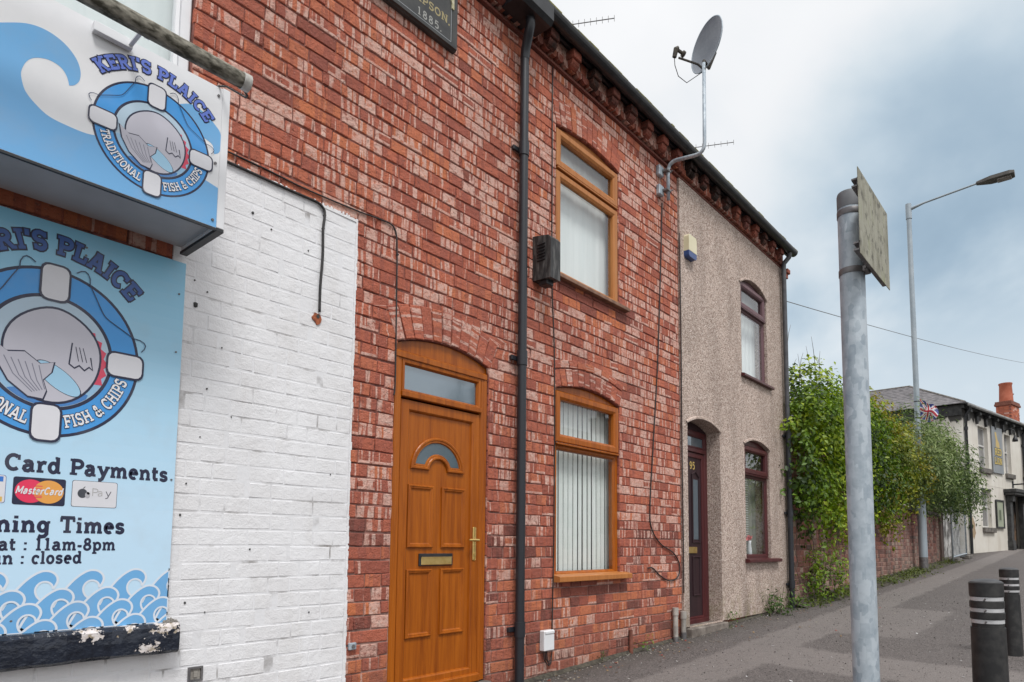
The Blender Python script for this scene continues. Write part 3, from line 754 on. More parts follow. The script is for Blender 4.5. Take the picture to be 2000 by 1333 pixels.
cand.sort(key=lambda c: -c[0]); own = set(id(c[2]) for c in cand[:300])
mbw, mbr = MB(), MB()
for q in qw:
    pr = rng.uniform(0.0004, 0.0017)
    if id(q) in own: brick_piece(q, 'white', shop, rng, (0.5, 0.5, rng.random()), pr)
    else: brick_faces(mbw, q, pr, 0.02, rng, 0.004, 0.0015)
for q in qr:
    col = brick_colour(q[0][0], q[0][1], rng, True); pr = rng.uniform(-0.002, 0.0035)
    if id(q) in own: brick_piece(q, 'red', shop, rng, col, pr)
    else: brick_faces(mbr, q, pr, 0.02, rng, col=col)
part(mbw, 'painted_brickwork', M_WBRICK, shop, kind='stuff')
part(mbr, 'brickwork', M_BRICKS, shop, kind='stuff')
# ragged brush strokes where the white paint stops
mb = MB()
x = 1.2
while x < SX1:
    w_ = rng.uniform(0.004, 0.014); h = rng.uniform(0.0, 0.016) * (1 if rng.random() < 0.6 else 0.3)
    mb.box(x, x + w_, -0.0048, 0.01, WH_TOP - 0.012, WH_TOP + 0.001 + h); x += w_
z = 0.3
while z < WH_TOP:
    w_ = rng.uniform(0.01, 0.05); h = rng.uniform(-0.002, 0.005)
    mb.box(SX1 - 0.006, SX1 + 0.006 + h + 0.012 * max(0, 1 - z / 1.2), -0.0046, 0.01, z, z + w_); z += w_
part(mb, 'paint_edge', M_WBRICK, shop, kind='stuff')
# small holes, plugs and nail heads left in the painted wall
for (x, z, r_) in ((1.31, 2.38, 0.011), (1.30, 2.50, 0.004), (1.36, 2.46, 0.004), (1.29, 1.36, 0.005), (1.31, 1.51, 0.004), (1.33, 0.95, 0.005), (1.42, 0.90, 0.003), (1.56, 2.95, 0.006), (1.66, 2.90, 0.004), (1.87, 2.86, 0.004), (1.62, 1.20, 0.004), (2.05, 1.62, 0.003), (1.50, 1.86, 0.003), (1.38, 1.98, 0.004), (1.95, 0.86, 0.004), (1.44, 2.20, 0.003), (1.36, 1.74, 0.003)):
    mb = MB(); mb.extrude([(x + r_ * math.cos(a) * rng.uniform(0.7, 1.2), z + r_ * 1.2 * math.sin(a)) for a in [k * math.pi / 4 for k in range(8)]], -0.0055, 0.0); part(mb, 'hole', M_DARK, shop)
# the window over the sign
o = SHOPWIN
mb = MB(); mb.sweep(rect(o[0] + .004, o[1] - .004, o[2], o[3]), [(0, 0.10), (0, 0.028), (0.006, 0.022), (0.046, 0.022), (0.05, 0.035), (0.05, 0.1)])
wfr = part(mb, 'window', M_WHITE, shop)
mb = MB(); mb.sweep(rect(o[0] + .05, o[1] - .052, o[2] + .05, o[3] - .05), [(0, 0.038), (0.004, 0.026), (0.02, 0.030), (0.024, 0.06)]); part(mb, 'sash', M_WHITE, wfr)
mb = MB(); mb.face([(p[0], 0.05, p[1]) for p in rect(o[0] + .06, o[1] - .06, o[2] + .05, o[3] - .05)]); part(mb, 'pane', M_GLASS, wfr)
mb = MB(); mb.face([(p[0], 0.12, p[1]) for p in rect(o[0] + .02, o[1] - .02, o[2], o[3])]); part(mb, 'net_curtain', M_NET, wfr)
room(shop, o, 0.17, 2.0)
cornice(shop, 2.2 - 0.085 * 12 - 0.02, SX1, rng)
corbels(shop, [1.25, 1.62, 1.99], rng)
gutter(shop, SX0, 3.30)
# boxed-in gutter end over the downpipe
mb = MB()
P = [(-0.03, 5.275), (-0.235, 5.275), (-0.265, 5.31), (-0.265, 5.435), (-0.03, 5.435)]
for x, f in ((3.29, 1), (3.66, -1)): mb.face([(x, p[0], p[1]) for p in P][::f])
for i in range(len(P)):
    p, q = P[i], P[(i + 1) % len(P)]; mb.face([(3.29, *p), (3.66, *p), (3.66, *q), (3.29, *q)])
part(mb, 'gutter_outlet', M_BLACK, shop)
# painted ledge under the notice board, its navy paint flaking
def ledge_mat():
    m, t, b = new_mat('flaking_navy_paint'); p = geo(t)
    n_ = noise(t, scaled(t, p, (9, 9, 13)), 1.0, 5.0, 0.6); sx = N(t, 'ShaderNodeSeparateXYZ', inp={0: p})
    right = N(t, 'ShaderNodeMapRange', inp={0: sx.outputs[0], 1: 0.75, 2: 1.28, 3: -0.06, 4: 0.075}).outputs[0]
    n2_ = noise(t, scaled(t, p, (38, 38, 38)), 1.0, 5.0, 0.7)
    acc = math_(t, 'ADD', math_(t, 'SUBTRACT', n_, 0.70), right)
    for (ax, az, rx, rz) in ((0.945, 0.850, 0.060, 0.040), (1.085, 0.862, 0.040, 0.026), (1.225, 0.850, 0.075, 0.040), (1.165, 0.770, 0.060, 0.036), (1.262, 0.870, 0.05, 0.02)):
        dx_ = math_(t, 'DIVIDE', math_(t, 'SUBTRACT', sx.outputs[0], ax), rx); dz_ = math_(t, 'DIVIDE', math_(t, 'SUBTRACT', sx.outputs[2], az), rz)
        d_ = math_(t, 'SQRT', math_(t, 'ADD', math_(t, 'MULTIPLY', dx_, dx_), math_(t, 'MULTIPLY', dz_, dz_)))
        acc = math_(t, 'MAXIMUM', acc, math_(t, 'ADD', math_(t, 'MULTIPLY', math_(t, 'SUBTRACT', 1.0, d_), 0.30), math_(t, 'SUBTRACT', n2_, 0.62)))
    f = N(t, 'ShaderNodeMapRange', inp={0: acc, 1: 0.0, 2: 0.012}).outputs[0]
    under = ramp(t, noise(t, p, 45.0, 4.0), [(0.35, (0.34, 0.28, 0.20)), (0.5, (0.68, 0.62, 0.60)), (0.7, (0.74, 0.70, 0.68))])
    nav = ramp(t, noise(t, p, 30.0, 4.0), [(0.3, (0.008, 0.011, 0.020)), (0.7, (0.018, 0.024, 0.040))])
    t.links.new(mixc(t, f, nav, under), b.inputs['Base Color'])
    t.links.new(math_(t, 'ADD', math_(t, 'MULTIPLY', f, 0.5), 0.25), b.inputs['Roughness'])
    bump(t, b, math_(t, 'SUBTRACT', noise(t, p, 34.0, 4.0), math_(t, 'MULTIPLY', f, 0.8)), 0.7, 0.01); return m
M_LEDGE = ledge_mat()
mb = MB(); nx = 40; L0_, L1_ = -0.8, 1.285
prof = [(0.02, 0.735), (-0.065, 0.735), (-0.082, 0.748), (-0.085, 0.80), (-0.082, 0.852), (-0.068, 0.868), (0.02, 0.872)]
for i in range(nx):
    for k in range(len(prof) - 1):
        def pt(ii, kk):
            x = L0_ + (L1_ - L0_) * ii / nx; y, z = prof[kk]
            d = 0.010 * (mnoise.noise(Vector((x * 9, kk * 2.3, 4.0)))) if 0 < kk < len(prof) - 1 else 0
            return (x, y + d, z + (0.6 * d if kk < 3 else 0))
        mb.face([pt(i, k), pt(i, k + 1), pt(i + 1, k + 1), pt(i + 1, k)])
mb.face([(L1_, y, z) for y, z in prof])
part(mb, 'ledge', M_LEDGE, shop, 35)
mb = MB()   # grit on the ledge's end
for k in range(60):
    x, y = rng.uniform(1.225, 1.28), rng.uniform(-0.07, -0.005); s_ = rng.uniform(0.003, 0.009)
    mb.box(x, x + s_, y, y + s_, 0.872 - 0.002, 0.874 + rng.uniform(0, 0.022) * (1 + y / 0.07), b=s_ * 0.2)
part(mb, 'rubble', M_CONC, shop, kind='stuff')

# ------------------------------------------------------------------ the red brick house
rng = random.Random(11)
HX0, HX1 = 2.168, 6.045
house = thing('brick_house', 'red brick terraced house with golden oak door and two oak framed windows', 'house', (HX0, 0, gz(HX0)))
DOOR = (2.468, 3.272, gz(2.8) - 0.02, 2.498, 0.078)
LWIN = (4.012, 4.922, 0.962, 2.508, 0.068)
UWIN = (4.005, 4.922, 3.432, 4.758, 0.055)
OPS = [DOOR, LWIN, UWIN]; RING = 0.225
mb = MB(); wall_panel(mb, HX0, HX1, lambda x: gz(x) - 0.1, 5.5, OPS, 0.007, 0.13)
part(mb, 'mortar', M_MORTAR, house)
house_shell(house, HX0, HX1)
block = openings_blocked(OPS, RING)
z0 = 0.004
qs = lay_bricks(HX0 + 0.003, HX1 - 0.002, z0, WH_TOP, block, rng, 0.080, 0.0085, p_head=0.72) + [q for q in upper if (q[0][0] + q[1][0]) / 2 >= SX1]
qs = [q for q in qs if q[2][1] > gz(q[0][0]) - 0.05]
vs = []
vs += voussoirs(DOOR, RING, 11, rng); vs += voussoirs(LWIN, 0.148, 12, rng); vs += voussoirs(UWIN, RING, 13, rng)
# a bonded header ring over the lower window
vs2 = voussoirs(LWIN, 0.072, 9, rng, r_extra=0.152)
sized = sorted([(-shows(q[0][0], q[0][1]) * (q[1][0] - q[0][0]), i) for i, q in enumerate(qs) if is_rect(q) and q[0][1] < 4.6])
own = set(i for _, i in sized[:260])
mbr = MB()
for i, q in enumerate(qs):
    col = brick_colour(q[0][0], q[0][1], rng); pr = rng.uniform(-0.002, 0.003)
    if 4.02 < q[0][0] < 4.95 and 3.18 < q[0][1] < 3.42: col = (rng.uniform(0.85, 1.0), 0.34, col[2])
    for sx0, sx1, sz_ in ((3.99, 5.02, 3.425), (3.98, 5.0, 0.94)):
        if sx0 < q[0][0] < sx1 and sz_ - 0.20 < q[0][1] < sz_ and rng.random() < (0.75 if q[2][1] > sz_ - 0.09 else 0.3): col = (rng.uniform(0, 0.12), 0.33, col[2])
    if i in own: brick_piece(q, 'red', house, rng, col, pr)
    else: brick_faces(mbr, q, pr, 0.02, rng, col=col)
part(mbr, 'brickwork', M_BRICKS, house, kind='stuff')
for q in vs + vs2:
    m2 = MB(); vbrick_faces(m2, q, rng.uniform(0.0045, 0.006), 0.02, rng, (max(0, min(1, rng.gauss(0.46, 0.15))), rng.gauss(0.50, 0.08), rng.random()))
    part(m2, 'arch_brick', M_BRICKS, house)
# brick reveals at the right of the openings
mb = MB()
for o in OPS:
    n_ = int((o[3] - o[2]) / 0.083)
    for k in range(n_):
        a = o[2] + k * 0.083; 
        if a < gz(o[1]): continue
        mb = MB(); mb.box(o[1] - 0.004, o[1] + 0.02, 0.006, 0.12 if k % 2 else 0.105, a + 0.004, a + 0.079, (rng.uniform(0, 0.4), 0.45, rng.random()), b=0.002); part(mb, 'reveal_brick', M_BRICKS, house)
cornice(house, HX0, HX1, rng)
corbels(house, [HX0 + 0.2 + 0.293 * i for i in range(14) if not (3.25 < HX0 + 0.2 + 0.293 * i < 3.72)], rng)
gutter(house, 3.30, HX1 - 0.02)
# --- door
y = 0.022
mb = MB()
zh = 2.455
mb.sweep([(2.475, 0.30), (3.266, 0.30), (3.266, zh), (2.475, zh)], [(0, y + 0.06), (0, y - 0.004), (0.004, y - 0.008), (0.026, y - 0.008), (0.030, y - 0.004), (0.052, y - 0.004), (0.062, y + 0.012), (0.062, y + 0.06)])
dr = part(mb, 'door', M_OAK, house)
mb = MB(); pts = [(2.476, zh + 0.004), (3.266, zh + 0.004)] + arch_path(DOOR, inset=0.004)[::-1]
mb.extrude(pts, y + 0.006, y + 0.05); part(mb, 'arch_filler', M_OAK, dr)
mb = MB(); mb.box(2.478, 3.263, y - 0.014, y - 0.002, 2.411, 2.450, b=0.003); part(mb, 'head_board', M_OAK, dr)
# fanlight
mb = MB(); mb.sweep(rect(2.53, 3.21, 2.188, 2.408), [(0, y + 0.002), (0.004, y - 0.006), (0.022, y - 0.004), (0.030, y + 0.010), (0.034, y + 0.024)]); part(mb, 'fanlight_frame', M_OAK, dr)
mb = MB(); mb.face([(p[0], y + 0.020, p[1]) for p in rect(2.550, 3.190, 2.206, 2.390)]); part(mb, 'fanlight_pane', M_FROST, dr)
mb = MB(); mb.sweep(rect(2.558, 3.182, 2.216, 2.381), [(-0.004, y + 0.0185), (0.005, y + 0.0185), (0.005, y + 0.0198)]); part(mb, 'gasket', M_BLACK, dr)
mb = MB(); mb.box(2.53, 3.21, y - 0.020, y + 0.03, 2.162, 2.200, b=0.005); part(mb, 'transom', M_OAK, dr)
# leaf: sash border, then slab with raised mouldings
LX0, LX1, LZ0, LZ1 = 2.537, 3.205, 0.330, 2.150
mb = MB(); mb.sweep(rect(LX0, LX1, LZ0, LZ1), [(0, y + 0.03), (0, y + 0.004), (0.003, y + 0.001), (0.058, y + 0.001), (0.066, y + 0.008), (0.072, y + 0.022)])
lf = part(mb, 'door_leaf', M_OAK, dr)
mb = MB(); mb.face([(p[0], y + 0.020, p[1]) for p in rect(LX0 + 0.06, LX1 - 0.06, LZ0 + 0.06, LZ1 - 0.05)]); part(mb, 'door_slab', M_OAK, dr)
ys = y + 0.020
MOULD = [(0, ys), (0.0, ys - 0.010), (0.004, ys - 0.014), (0.010, ys - 0.014), (0.013, ys - 0.010), (0.020, ys - 0.010), (0.024, ys - 0.004), (0.030, ys - 0.001)]
for (a, b, c_, d) in ((2.612, 2.815, 1.210, 1.612), (2.885, 3.088, 1.210, 1.612), (2.612, 2.815, 0.642, 1.072), (2.885, 3.088, 0.642, 1.072)):
    mb = MB(); mb.sweep(rect(a, b, c_, d), MOULD); part(mb, 'moulding', M_OAK, dr)
# half-round light with a small arch cut into its foot
bx, bz = 2.850, 1.715; Ro, ri = 0.222, 0.078
path = [(bx - Ro, bz), (bx - ri, bz)] + [(bx - ri * math.cos(a), bz + ri * math.sin(a)) for a in [math.pi * k / 10 for k in range(1, 10)]] + [(bx + ri, bz), (bx + Ro, bz)] + [(bx + Ro * math.cos(a), bz + Ro * math.sin(a)) for a in [math.pi * k / 24 for k in range(1, 24)]]
mb = MB(); mb.sweep(path, [(0, ys), (0, ys - 0.012), (0.005, ys - 0.017), (0.015, ys - 0.017), (0.020, ys - 0.012), (0.030, ys - 0.012), (0.036, ys - 0.002)])
part(mb, 'half_round_moulding', M_OAK, dr)
mb = MB(); g = 0.036
rg_ = Ro - g; a0_ = math.asin((g + .001) / rg_)
inner = [(bx - (ri + g) * math.cos(a), bz + (ri + g) * math.sin(a)) for a in [math.asin((g + .001) / (ri + g)) + (math.pi - 2 * math.asin((g + .001) / (ri + g))) * k / 10 for k in range(11)]] + [(bx + rg_ * math.cos(a), bz + rg_ * math.sin(a)) for a in [a0_ + (math.pi - 2 * a0_) * k / 24 for k in range(25)]]
mb.face([(p[0], ys - 0.003, p[1]) for p in inner]); part(mb, 'half_round_pane', M_FROST, dr)
mb = MB(); mb.box(LX0 - 0.01, LX1 + 0.01, y - 0.028, y + 0.03, 0.300, 0.352, b=0.006); part(mb, 'weather_bar', M_OAK, dr)
mb = MB(); mb.box(2.708, 2.986, ys - 0.012, ys + 0.002, 1.092, 1.172, b=0.003); lb = part(mb, 'letterbox', M_BLACK, dr)
mb = MB(); mb.box(2.722, 2.974, ys - 0.017, ys - 0.008, 1.098, 1.150, b=0.003); mb.box(2.722, 2.974, ys - 0.020, ys - 0.013, 1.144, 1.150, b=0.001); part(mb, 'flap', M_BRASS, dr)
mb = MB(); mb.box(3.152, 3.182, y - 0.007, y + 0.002, 1.122, 1.355, b=0.006)
mb.tube([(3.167, y - 0.004, 1.262), (3.167, y - 0.045, 1.262)], 0.009, 8); mb.tube([(3.172, y - 0.045, 1.262), (3.13, y - 0.047, 1.264), (3.085, y - 0.042, 1.262)], [0.009, 0.008, 0.007], 8)
mb.tube([(3.167, y - 0.004, 1.165), (3.167, y - 0.012, 1.165)], 0.011, 8)
part(mb, 'handle', M_BRASS, dr, 40)
# stone step at the foot of the door
mb = MB(); mb.box(2.45, 3.29, -0.05, 0.16, gz(2.5) - 0.08, 0.292, b=0.008); part(mb, 'step', M_STONE, house)
# --- windows
fr1 = upvc_window(house, LWIN, 0.030, M_OAK, 2.045, 2.500, low_sash=False)
fr2 = upvc_window(house, UWIN, 0.030, M_OAKF, 4.385, 4.752, low_sash=True)
sill(house, 3.985, 5.005, 0.985, 0.045, -0.075, 0.05, M_OAKF)
sill(house, 3.99, 5.03, 3.462, 0.035, -0.050, 0.05, simple('weathered_brown_sill', (0.15, 0.075, 0.045), (0.27, 0.145, 0.09), 0.6, 14))
# vertical blind in the lower window, each slat hanging on its own
sl_me = []
for k, ang in enumerate((58, 64, 70)):
    m2 = MB(); hw = 0.0316
    for i in range(4):
        a0, a1 = -hw + hw * i / 2, -hw + hw * (i + 1) / 2
        c0, c1 = 0.006 * (1 - (a0 / hw) ** 2), 0.006 * (1 - (a1 / hw) ** 2)
        m2.face([(a0, c0, -1.44), (a1, c1, -1.44), (a1, c1, 0), (a0, c0, 0)])
    o_ = m2.build('blind_slat', M_BLIND, smooth=True); sl_me.append(o_.data); bpy.data.objects.remove(o_)
hx, hy, hz = origin(house)
for k in range(14):
    o_ = bpy.data.objects.new('blind_slat', sl_me[k % 3]); C.objects.link(o_); o_.parent = fr1
    o_.location = (4.03 + k * 0.066 - hx, 0.125 - hy, 2.46 - hz); gap = 12 if k in (2, 7, 9) else 0
    o_.rotation_euler = (0, rng.uniform(-0.004, 0.004), R(3 + rng.uniform(-2, 2) + gap * .4))
mb = MB(); mb.box(3.98, 4.96, 0.09, 0.15, 2.462, 2.49); part(mb, 'blind_rail', M_WHITE, fr1)
mb = MB(); nn = 60
for i in range(nn):
    xa = 4.0 + 0.93 * i / nn; xb = 4.0 + 0.93 * (i + 1) / nn; f = lambda x: 0.14 + 0.0016 * math.sin(x * 60) + 0.002 * math.sin(x * 23)
    mb.face([(xa, f(xa), 3.40), (xb, f(xb), 3.40), (xb, f(xb), 4.80), (xa, f(xa), 4.80)])
part(mb, 'net_curtain', M_NET, fr2, True)
room(house, LWIN, 0.17, 2.2); room(house, UWIN, 0.17, 2.2)
# --- downpipe between the shop and the house
mb = MB()
mb.tube([(3.50, -0.16, 5.30), (3.50, -0.165, 5.23), (3.515, -0.13, 5.17), (3.545, -0.075, 5.10), (3.548, -0.062, 5.02)], 0.037, 14, caps=False)
dp = part(mb, 'downpipe', M_PIPE, house, 40)
mb = MB(); mb.tube([(3.548, -0.062, 5.05), (3.548, -0.062, gz(3.5, -0.06) - 0.02)], 0.034, 16); part(mb, 'pipe_length', M_PIPE, dp, 40)
for z in (4.28, 2.63, 0.62):
    mb = MB(); mb.tube([(3.548, -0.062, z - 0.055), (3.548, -0.062, z + 0.055)], 0.040, 16)
    mb.box(3.47, 3.626, -0.03, -0.012, z - 0.018, z + 0.018, b=0.003); mb.box(3.474, 3.49, -0.012, 0.0, z - 0.015, z + 0.015); mb.box(3.606, 3.622, -0.012, 0.0, z - 0.015, z + 0.015)
    part(mb, 'pipe_clip', M_PIPE, dp, 40)

# ------------------------------------------------------------------ the pebbledashed house
rng = random.Random(23)
PX0, PX1 = 6.045, 9.03
pebh = thing('pebbledashed_house', 'pebbledashed end terrace house with dark red door and window frames', 'house', (PX0, 0, gz(PX0)))
PDOOR = (6.165, 6.935, gz(6.2) - 0.02, 2.553, 0.085)
PLWIN = (7.615, 8.40, 1.075, 2.515, 0.075)
PUWIN = (7.590, 8.42, 3.385, 4.575, 0.12)
POPS = [PDOOR, PLWIN, PUWIN]
foot = lambda x: 0.392 if x > 6.16 else 0.40
mb = MB(); wall_panel(mb, PX0 + 0.004, PX1, foot, Z_TOP, POPS, -0.020, 0.255)
mb.face([(PX0 + 0.004, -0.02, 0.40), (PX0 + 0.004, -0.02, Z_TOP), (PX0 + 0.004, 0.02, Z_TOP), (PX0 + 0.004, 0.02, 0.40)])
mb.face([(PX1, -0.02, 0.392), (PX1, 0.30, 0.392), (PX1, 0.30, Z_TOP), (PX1, -0.02, Z_TOP)])
mb.face([(PX0, -0.02, 0.392), (PX0, 0.01, 0.392), (PX1, 0.01, 0.392), (PX1, -0.02, 0.392)])
part(mb, 'render', M_PEB, pebh)
mb = MB()
for a, b in ((PX0, 6.16), (6.94, PX1)): mb.face([(a, 0.009, gz(a) - .1), (b, 0.009, gz(b) - .1), (b, 0.009, 0.42), (a, 0.009, 0.42)])
part(mb, 'plinth', M_MORTAR, pebh)
qs = lay_bricks(6.95, PX1, 0.225, 0.391, lambda z: [], rng, 0.083, 0.008)
qs += lay_bricks(PX0, 6.15, 0.225, 0.40, lambda z: [], rng, 0.083, 0.008)
for q in qs: mb = MB(); brick_faces(mb, q, -0.001, 0.02, rng, col=(rng.uniform(0, 0.35), 0.36, rng.random())); part(mb, 'plinth_brick', M_BRICKS, pebh)
house_shell(pebh, PX0, PX1, right=True)
cornice(pebh, PX0, PX1, rng, scallop=False)
corbels(pebh, [PX0 + 0.16 + 0.287 * i for i in range(10)], rng)
gutter(pebh, PX0 - 0.02, PX1 + 0.09)
for dx, y0_, za_, zb_ in ((0.10, -0.115, 5.17, 5.235), (0.075, -0.09, 5.10, 5.165), (0.05, -0.07, 5.03, 5.095)):
    mb = MB(); mb.box(PX1, PX1 + dx, y0_, 0.02, za_, zb_, (0.2, 0.3, 0.6), b=0.006)
    mb.uv = [[(p[0], p[2]) for p in (mb.v[i] for i in f)] for f in mb.f]; mb.hasuv = True; part(mb, 'gable_corbel', M_BRICKS, pebh)
# thin gritty drip edge over the lower window and arch heads
for o in POPS:
    mb = MB(); pa = arch_path((o[0] - 0.02, o[1] + 0.02, o[2], o[3] - 0.01, o[4] + 0.01), n=20)
    mb.sweep(pa[::-1], [(0.004, -0.02), (0.0, -0.034), (-0.018, -0.034), (-0.03, -0.02)], closed=False); part(mb, 'arch_bead', M_PEB, pebh)
# --- dark red door, set well back
y = 0.155
mb = MB(); mb.sweep([(6.17, 0.36), (6.93, 0.36), (6.93, 2.545), (6.17, 2.545)], [(0, y + 0.06), (0, y - 0.004), (0.006, y - 0.010), (0.048, y - 0.010), (0.058, y + 0.006), (0.058, y + 0.05)])
pd = part(mb, 'door', M_MAHOG, pebh)
mb = MB(); mb.extrude([(6.17, 2.549), (6.93, 2.549)] + arch_path(PDOOR, inset=0.004)[::-1], y, y + 0.04); part(mb, 'arch_filler', M_MAHOGD, pd)
mb = MB(); mb.sweep(rect(6.22, 6.88, 2.345, 2.500), [(0, y), (0.006, y - 0.008), (0.022, y - 0.004), (0.028, y + 0.012)]); part(mb, 'fanlight_frame', M_MAHOG, pd)
mb = MB(); mb.face([(p[0], y + 0.012, p[1]) for p in rect(6.24, 6.86, 2.365, 2.48)]); part(mb, 'fanlight_pane', M_FROST, pd)
mb = MB(); mb.box(6.22, 6.88, y - 0.016, y + 0.03, 2.298, 2.345, b=0.004); part(mb, 'transom', M_MAHOG, pd)
mb = MB(); mb.sweep(rect(6.228, 6.872, 0.395, 2.292), [(0, y + 0.03), (0, y + 0.002), (0.003, y), (0.050, y), (0.056, y + 0.006), (0.060, y + 0.018)]); part(mb, 'door_leaf', M_MAHOG, pd)
mb = MB(); mb.face([(p[0], y + 0.015, p[1]) for p in rect(6.28, 6.82, 0.44, 2.24)]); part(mb, 'door_slab', M_MAHOGD, pd)
ys = y + 0.015; MO2 = [(0, ys), (0, ys - 0.009), (0.005, ys - 0.013), (0.012, ys - 0.012), (0.018, ys - 0.002)]
for (a, b) in ((6.33, 6.51), (6.59, 6.77)):
    mb = MB(); mb.sweep([(a, 1.27), (b, 1.27), (b, 2.02), ((a + b) / 2, 2.09), (a, 2.05)] if a > 6.5 else [(a, 1.27), (b, 1.27), (b, 2.05), ((a + b) / 2, 2.09), (a, 2.02)], MO2); part(mb, 'moulding', M_MAHOGD, pd)
    mb = MB(); mb.sweep(rect(a, b, 0.68, 1.12), MO2); part(mb, 'moulding', M_MAHOGD, pd)
    mb = MB(); mb.face([(p[0], ys - 0.002, p[1]) for p in rect(a + 0.035, b - 0.035, 1.31, 1.99)]); part(mb, 'pane', M_FROST, pd)
mb = MB(); mb.box(6.40, 6.68, ys - 0.014, ys, 1.155, 1.225, b=0.003); part(mb, 'letterbox', M_BRASS, pd)
mb = MB(); mb.box(6.22, 6.88, y - 0.03, y + 0.02, 0.375, 0.43, b=0.006); part(mb, 'weather_bar', M_MAHOG, pd)
mb = MB(); mb.tube([(6.262, y, 1.36), (6.262, y - 0.04, 1.36)], 0.008, 8); mb.tube([(6.262, y - 0.04, 1.36), (6.35, y - 0.045, 1.36)], 0.008, 8); mb.box(6.25, 6.274, y - 0.006, y, 1.26, 1.46, b=0.003); part(mb, 'handle', M_WHITE, pd)
NUM_AT = (6.545, y + 0.0135, 2.105)
M_STEP = simple('dirty_step', (0.10, 0.08, 0.068), (0.27, 0.235, 0.205), 0.9, 7, bstr=0.6, bscale=50)
mb = MB(); mb.box(6.10, 6.955, -0.085, 0.24, gz(6.3) - 0.15, 0.383, b=0.010); part(mb, 'doorstep', M_STEP, pebh)
# --- windows
f3 = upvc_window(pebh, PLWIN, 0.022, M_MAHOG, 2.125, 2.505, low_sash=False)
f4 = upvc_window(pebh, PUWIN, 0.022, M_MAHOGF, 4.255, 4.62, low_sash=False)
sill(pebh, 7.575, 8.62, 1.075, 0.040, -0.085, 0.06, M_MAHOG); sill(pebh, 7.56, 8.53, 3.392, 0.035, -0.07, 0.06, M_MAHOG)
# horizontal slats and a pulled-back grey curtain behind the lower window, white blind upstairs
m2 = MB(); m2.box(7.70, 8.08, 0.15, 0.168, 0, 0.004); o_ = m2.build('blind_slat', M_BLIND); sm = o_.data; bpy.data.objects.remove(o_)
px, py, pz = origin(pebh)
for k in range(46):
    o_ = bpy.data.objects.new('blind_slat', sm); C.objects.link(o_); o_.parent = f3; o_.location = (-px, -py, 1.13 + k * 0.03 - pz)
M_GREYCUR = simple('grey_curtain', (0.20, 0.205, 0.17), (0.27, 0.27, 0.23), 0.9, 6)
mb = MB()
for i in range(24):
    xa = 8.10 + 0.36 * i / 24; xb = 8.10 + 0.36 * (i + 1) / 24; f = lambda x: 0.19 + 0.008 * math.sin(x * 50)
    mb.face([(xa, f(xa), 1.0), (xb, f(xb), 1.0), (xb, f(xb), 2.6), (xa, f(xa), 2.6)])
part(mb, 'curtain', M_GREYCUR, f3, True)
mb = MB()
for i in range(40):
    xa = 7.55 + 0.92 * i / 40; xb = 7.55 + 0.92 * (i + 1) / 40; f = lambda x: 0.16 + 0.006 * math.sin(x * 55)
    mb.face([(xa, f(xa), 3.3), (xb, f(xb), 3.3), (xb, f(xb), 4.72), (xa, f(xa), 4.72)])
part(mb, 'net_curtain', M_NET, f4, True)
room(pebh, PLWIN, 0.245, 2.2); room(pebh, PUWIN, 0.245, 2.2)
fl = thing('flower_vase', 'pink flowers in a glass vase behind the lower pebbledashed window', 'flowers', (8.04, 0.125, 1.09))
mb = MB(); mb.lathe([(0.025, 1.09), (0.032, 1.12), (0.028, 1.20), (0.020, 1.27), (0.026, 1.31)], 8.04, 0.125, 12); part(mb, 'vase', M_WHITE, fl, True)
M_PETAL = simple('pink_petals', (0.75, 0.10, 0.12), (0.80, 0.22, 0.24), 0.7, 40)
mb = MB()
for k in range(46):
    a, r_ = rng.uniform(0, 6.28), rng.uniform(0, 0.075); cxx, cyy, czz = 8.04 + r_ * math.cos(a), 0.125 + 0.4 * r_ * math.sin(a), 1.345 + rng.uniform(-0.025, 0.03)
    u_ = Vector((rng.gauss(0, 1), rng.gauss(0, 1), rng.gauss(0, 1))).normalized() * 0.016; w_ = u_.orthogonal().normalized() * 0.016; c0 = Vector((cxx, cyy, czz))
    mb.face([c0 - u_, c0 + w_, c0 + u_, c0 - w_])
part(mb, 'petals', M_PETAL, fl)
# --- downpipe at the corner
mb = MB(); mb.tube([(8.965, -0.17, 5.42), (8.965, -0.16, 5.36), (8.955, -0.085, 5.28), (8.955, -0.08, 5.20)], 0.034, 12, caps=False)
dp2 = part(mb, 'downpipe', M_GREYPIPE, pebh, 40)
mb = MB(); mb.tube([(8.955, -0.08, 5.22), (8.955, -0.08, 2.75)], 0.034, 14); part(mb, 'pipe_length', M_GREYPIPE, dp2, 40)
mb = MB(); mb.tube([(8.955, -0.08, 2.80), (8.955, -0.08, gz(9) - 0.02)], 0.038, 14); part(mb, 'pipe_length', M_PIPE, dp2, 40)
for z in (2.78, 1.70, 0.72):
    mb = MB(); mb.tube([(8.955, -0.08, z - 0.05), (8.955, -0.08, z + 0.05)], 0.046, 14); mb.box(8.88, 9.03, -0.05, -0.02, z - 0.015, z + 0.015, b=0.003); part(mb, 'pipe_clip', M_PIPE, dp2, 40)

